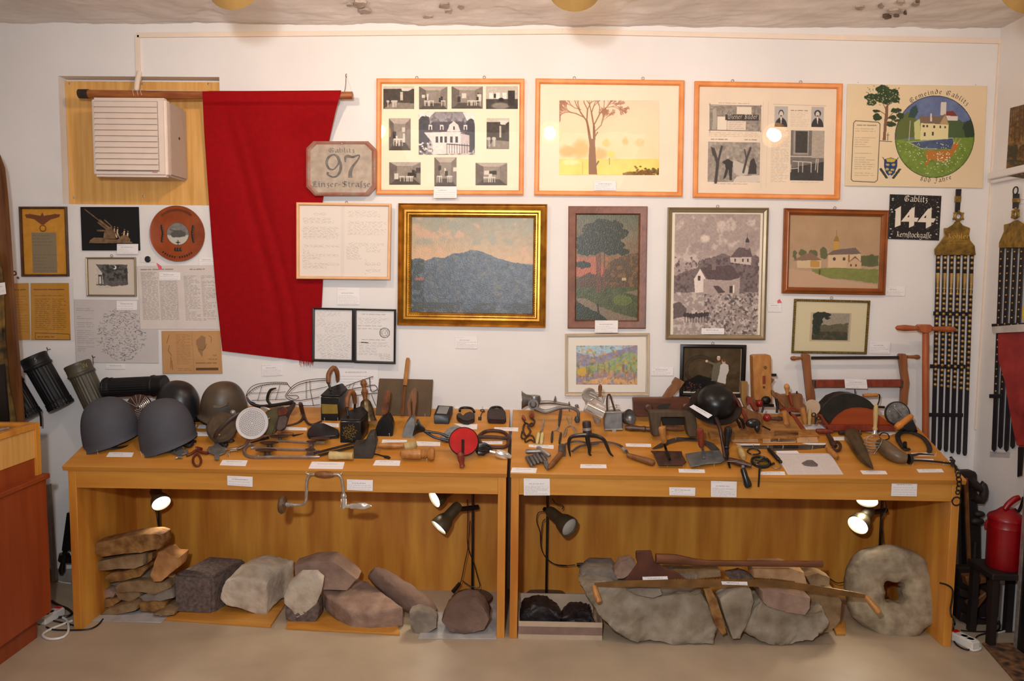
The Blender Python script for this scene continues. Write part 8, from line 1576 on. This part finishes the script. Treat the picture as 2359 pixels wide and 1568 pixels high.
bellstrap(H,lambda p,o:at(p,-.004-o),None,[795,138,845,138,830,345,785,345],[815,385],[685,490,720,488,765,460,790,430,830,430,860,465,925,490,915,550,925,600,965,650,975,735,605,735,600,680,650,620,690,560],
[([635+60.5*i,735],[590+57*i,2485+12*i],.68)for i in range(6)],([590,1242,900,1250,898,1282,588,1278],[560,1720,880,1724,878,1760,558,1755],[550,2158,860,2162,858,2196,548,2192]),[('Köhler',[712,583,910,585],7.2),('----',[740,610,880,610],3),('------',[700,640,900,640],4)],'black leather bell strap with brass shield and six studded straps on the back wall',at((2208,1050),-.01),26,0,False)
bellstrap(H2,lambda p,o:sw(p,.002+o),[782,170],[752,200,812,200,800,350,748,350],[780,405],[660,510,720,495,770,465,800,465,870,510,880,560,920,640,925,745,610,745,612,690,660,580],
[([640+68*i,745],[560+62*i,2790-30*(i%2)],.72)for i in range(4)],([540,1505,870,1495,870,1525,540,1535],[515,2210,640,2210,640,2250,515,2250]),None,'second leather bell strap with brass shield hanging on the right side wall',sw((2340,1000),.01),20,1,True)
# red leather sheath with white band
def sideslab(nm,z,a,o,T,m_,par,**k):mb=M();mb.ext([sw(p,o)for p in z(a)],(T,0,0));return ob(nm,mb,m_,par,**k)
t=thing('red_leather_sheath',sw((2350,1020),.04),'worn red leather sheath with white cloth band hanging at the right edge','sheath');sideslab('sheath_body',O,[98,985,206,975,260,990,260,1440,175,1445,160,1380,145,1300,125,1180,100,1100],.06,.03,mat('worn_red_leather',(168,52,48),.5,col2=(126,30,30),sc=10),t,bevel=.008,bseg=2);sideslab('white_band',O,[78,962,195,952,250,952,250,980,80,988],.07,.012,mat('dirty_white_cloth',(190,182,176),.8),t)
sideslab('yellow_cord',O,[200,880,206,880,206,935,200,935],.05,.008,mat('yellow_cord',(214,170,40),.6),t);sideslab('hanging_strap',O,[183,1445,205,1445,195,1560,180,1565],.05,.006,BKLEA,t)
card('p',[sw(p,.0015)for p in O([70,1462,152,1466,150,1487,70,1484])],'grey caption strip under the second bell strap on the side wall',2,col=(190,184,184));card('p',[sw(p,.0015)for p in O([190,445,225,445,225,470,190,470])],'white caption card on the side wall beside the second bell strap',3)
# painting on the ledge
t=thing('forest_painting',sw((2340,405),.01),'dark unframed forest painting standing on the ledge at the right edge','painting');q=[sw(p,.022)for p in O([152,85,240,62,240,372,134,357])];c=Cv(2320,235,2380,410,1.,(120,84,40));c.noise(60,14);c.noise(40,5)
for k in range(10):x=2322+k*6;c.line([(x,235),(x+rng.uniform(-3,3),320)],2,(74,54,30))
c.tint((c.Y>330).astype(float),(44,36,24),12,.45,.9);sheet('canvas',c,q,.018,OIL,t)
# dark carved wooden objects and iron pieces in the corner
DC=mat('dark_carved_wood',(40,25,20),.6,col2=(24,16,14),sc=14);y=-.16
t=thing('yoke_harness',at(R2([230,860])[0],y),'dark wooden and leather ox yoke standing in the corner right of the table','yoke');mb=M();mb.ext(av(R2,[100,92,230,88,260,110,265,400,290,470,295,830,190,850,170,500,120,300],y),(0,.05,0));ob('yoke_body',mb,DC,t,bevel=.008)
mb=M();mb.ext(av(R2,[148,180,180,150,205,870,180,870],y-.02),(0,.02,0));ob('wooden_rib',mb,MIDW,t);slb('black_panel',t,BLACK,R2,[120,230,150,230,190,870,128,865],.03,y=y-.01)
mb=M();mb.tube(av(R2,[200,150,240,200,290,240,300,190,310,250,290,330,220,290],y-.03),[.016,.020,.016,.014,.02,.02,.022],12);mb.ball(at(R2([270,440])[0],y-.03),(.028,.02,.016));mb.ball(at(R2([255,500])[0],y-.03),(.034,.02,.02));ob('leather_padding',mb,DC,t,ang=60);lat('stick',t,DC,R2,[240,670,225,880],0,[(0,.010),(.5,.014),(1,.010)],12,'v',y-.03)
y=-.30;t=thing('wrought_iron_pieces',fl(R2([330,1360])[0]),'heap of dark old wooden and iron carpentry pieces on the floor in the right corner','heap')
for a,m_,yy in(([75,880,560,880,590,1320,75,1380],DC,y+.06),([160,955,330,950,335,1010,180,1040],MIDW,y),([120,1060,330,1110,320,1170,110,1120],DC,y-.01),([370,1010,460,1010,455,1290,370,1290],mat('dark_red_brown_block',(74,42,32),.6),y+.02),([190,1190,330,1080,340,1120,240,1250],MIDW,y-.02),([130,1250,350,1330,420,1310,440,1360,300,1370,110,1320],DC,y-.02),([170,1310,240,1300,260,1370,180,1395],DC,y-.03)):slb('piece',t,m_,R2,a,.05,y=yy,bevel=.005)
# red can
y=-.46;t=thing('red_enamel_can',at(R2([465,885])[0],y),'red enamel water can with lid and spout on a dark stand at the right','can');RE_=mat('red_can_enamel',(142,6,16),.35,var=.1);cx=at(R2([470,870])[0],y);tz=at(R2([470,480])[0],y).z;rr_=.076
mb=M();mb.lathe(cx,V((cx.x,y,tz)),[(0,rr_*.94),(.02,rr_*.97),(.84,rr_),(.85,rr_*1.03),(.87,rr_),(1,rr_)],44);ob('can_body',mb,RE_,t);mb=M();mb.lathe(V((cx.x,y,tz)),V((cx.x,y,tz+.055)),[(0,rr_*1.04),(.12,rr_*1.04),(.3,rr_*.95),(.6,rr_*.6),(1,rr_*.3),(1,.002)],40);ob('lid',mb,RE_,t)
mb=M();mb.tube(av(R2,[480,400,510,360,560,320,600,305],y-.02),[.012,.013,.014,.012],14);ob('spout',mb,RE_,t);mb=M();mb.tube(av(R2,[560,400,590,420,620,360,635,300],y),.007,8);ob('bail_handle',mb,BLACK,t);mb=M();mb.tube(av(R2,[335,490,320,540,325,570],y-.01),.005,8);ob('side_hook',mb,RE_,t)
t=thing('dark_stool',V((cx.x,y,0)),'dark low stand carrying the red enamel can','stand');zt_=cx.z;mb=M();mb.box((cx.x-.11,y-.10,zt_-.03),(cx.x+.11,y+.10,zt_-.001));ob('top',mb,DC,t,bevel=.004)
for sx in(-1,1):
 for sy in(-1,1):mb=M();mb.box((cx.x+sx*.085-.015,y+sy*.075-.015,0),(cx.x+sx*.085+.015,y+sy*.075+.015,zt_-.031));ob('leg',mb,DC,t)
t=thing('mirror_edge',fl((2352,1560)),'dark upright edge of a display case at the extreme right','display case');b_=at((2351,1300),-.56);mb=M();mb.box((b_.x,-.95,0),(XR-.002,-.56,.78));ob('case_side',mb,BLACK,t,bevel=.003);mb=M();mb.box((b_.x-.0045,-.575,0),(b_.x-.0005,-.555,.78));ob('metal_edge',mb,STEEL,t)
# cables and rug
mb=M();mb.tube(vl(MM([290,945,330,955,370,985,368,1050,358,1110,365,1160]),-.56)+[fl(p,.005)for p in MM([385,1200,372,1280,400,1340,470,1370,505,1340])],.004,8);ob('power_cable',mb,CABLE,None,'black cable hanging beside the right table leg down to the power strip','cable')
floorline(R2,[120,1395,250,1405,400,1400,440,1370,430,1310,390,1280],.0035,CABLE,'power_cable','thin black cable curving behind the right power strip');floorline(R2,[230,1480,260,1440,350,1415,480,1395,580,1415],.0035,CABLE,'power_cable','black cable running to the right edge in front of the iron pieces');floorline(R2,[165,1530,220,1560,280,1545,270,1500,235,1465],.005,WHITEP,'white_cable','white cable looping right of the red-switched power strip');floorline(R2,[420,1415,480,1400,505,1370,470,1350],.004,WHITEP,'white_cable','short white cable bend behind the right power strip')
mb=M();r4=[fl(p)for p in((2262,1484),(2450,1484),(2480,1640),(2345,1580))];mb.ext([p+V((0,0,.001))for p in r4],(0,0,.007));ob('patterned_rug',mb,mat('patterned_rug_pile',(140,98,62),.95,col2=(46,34,26),sc=28,bump=.002,bsc=200,detail=1),None,'corner of a dark brown patterned rug at the lower right','rug')
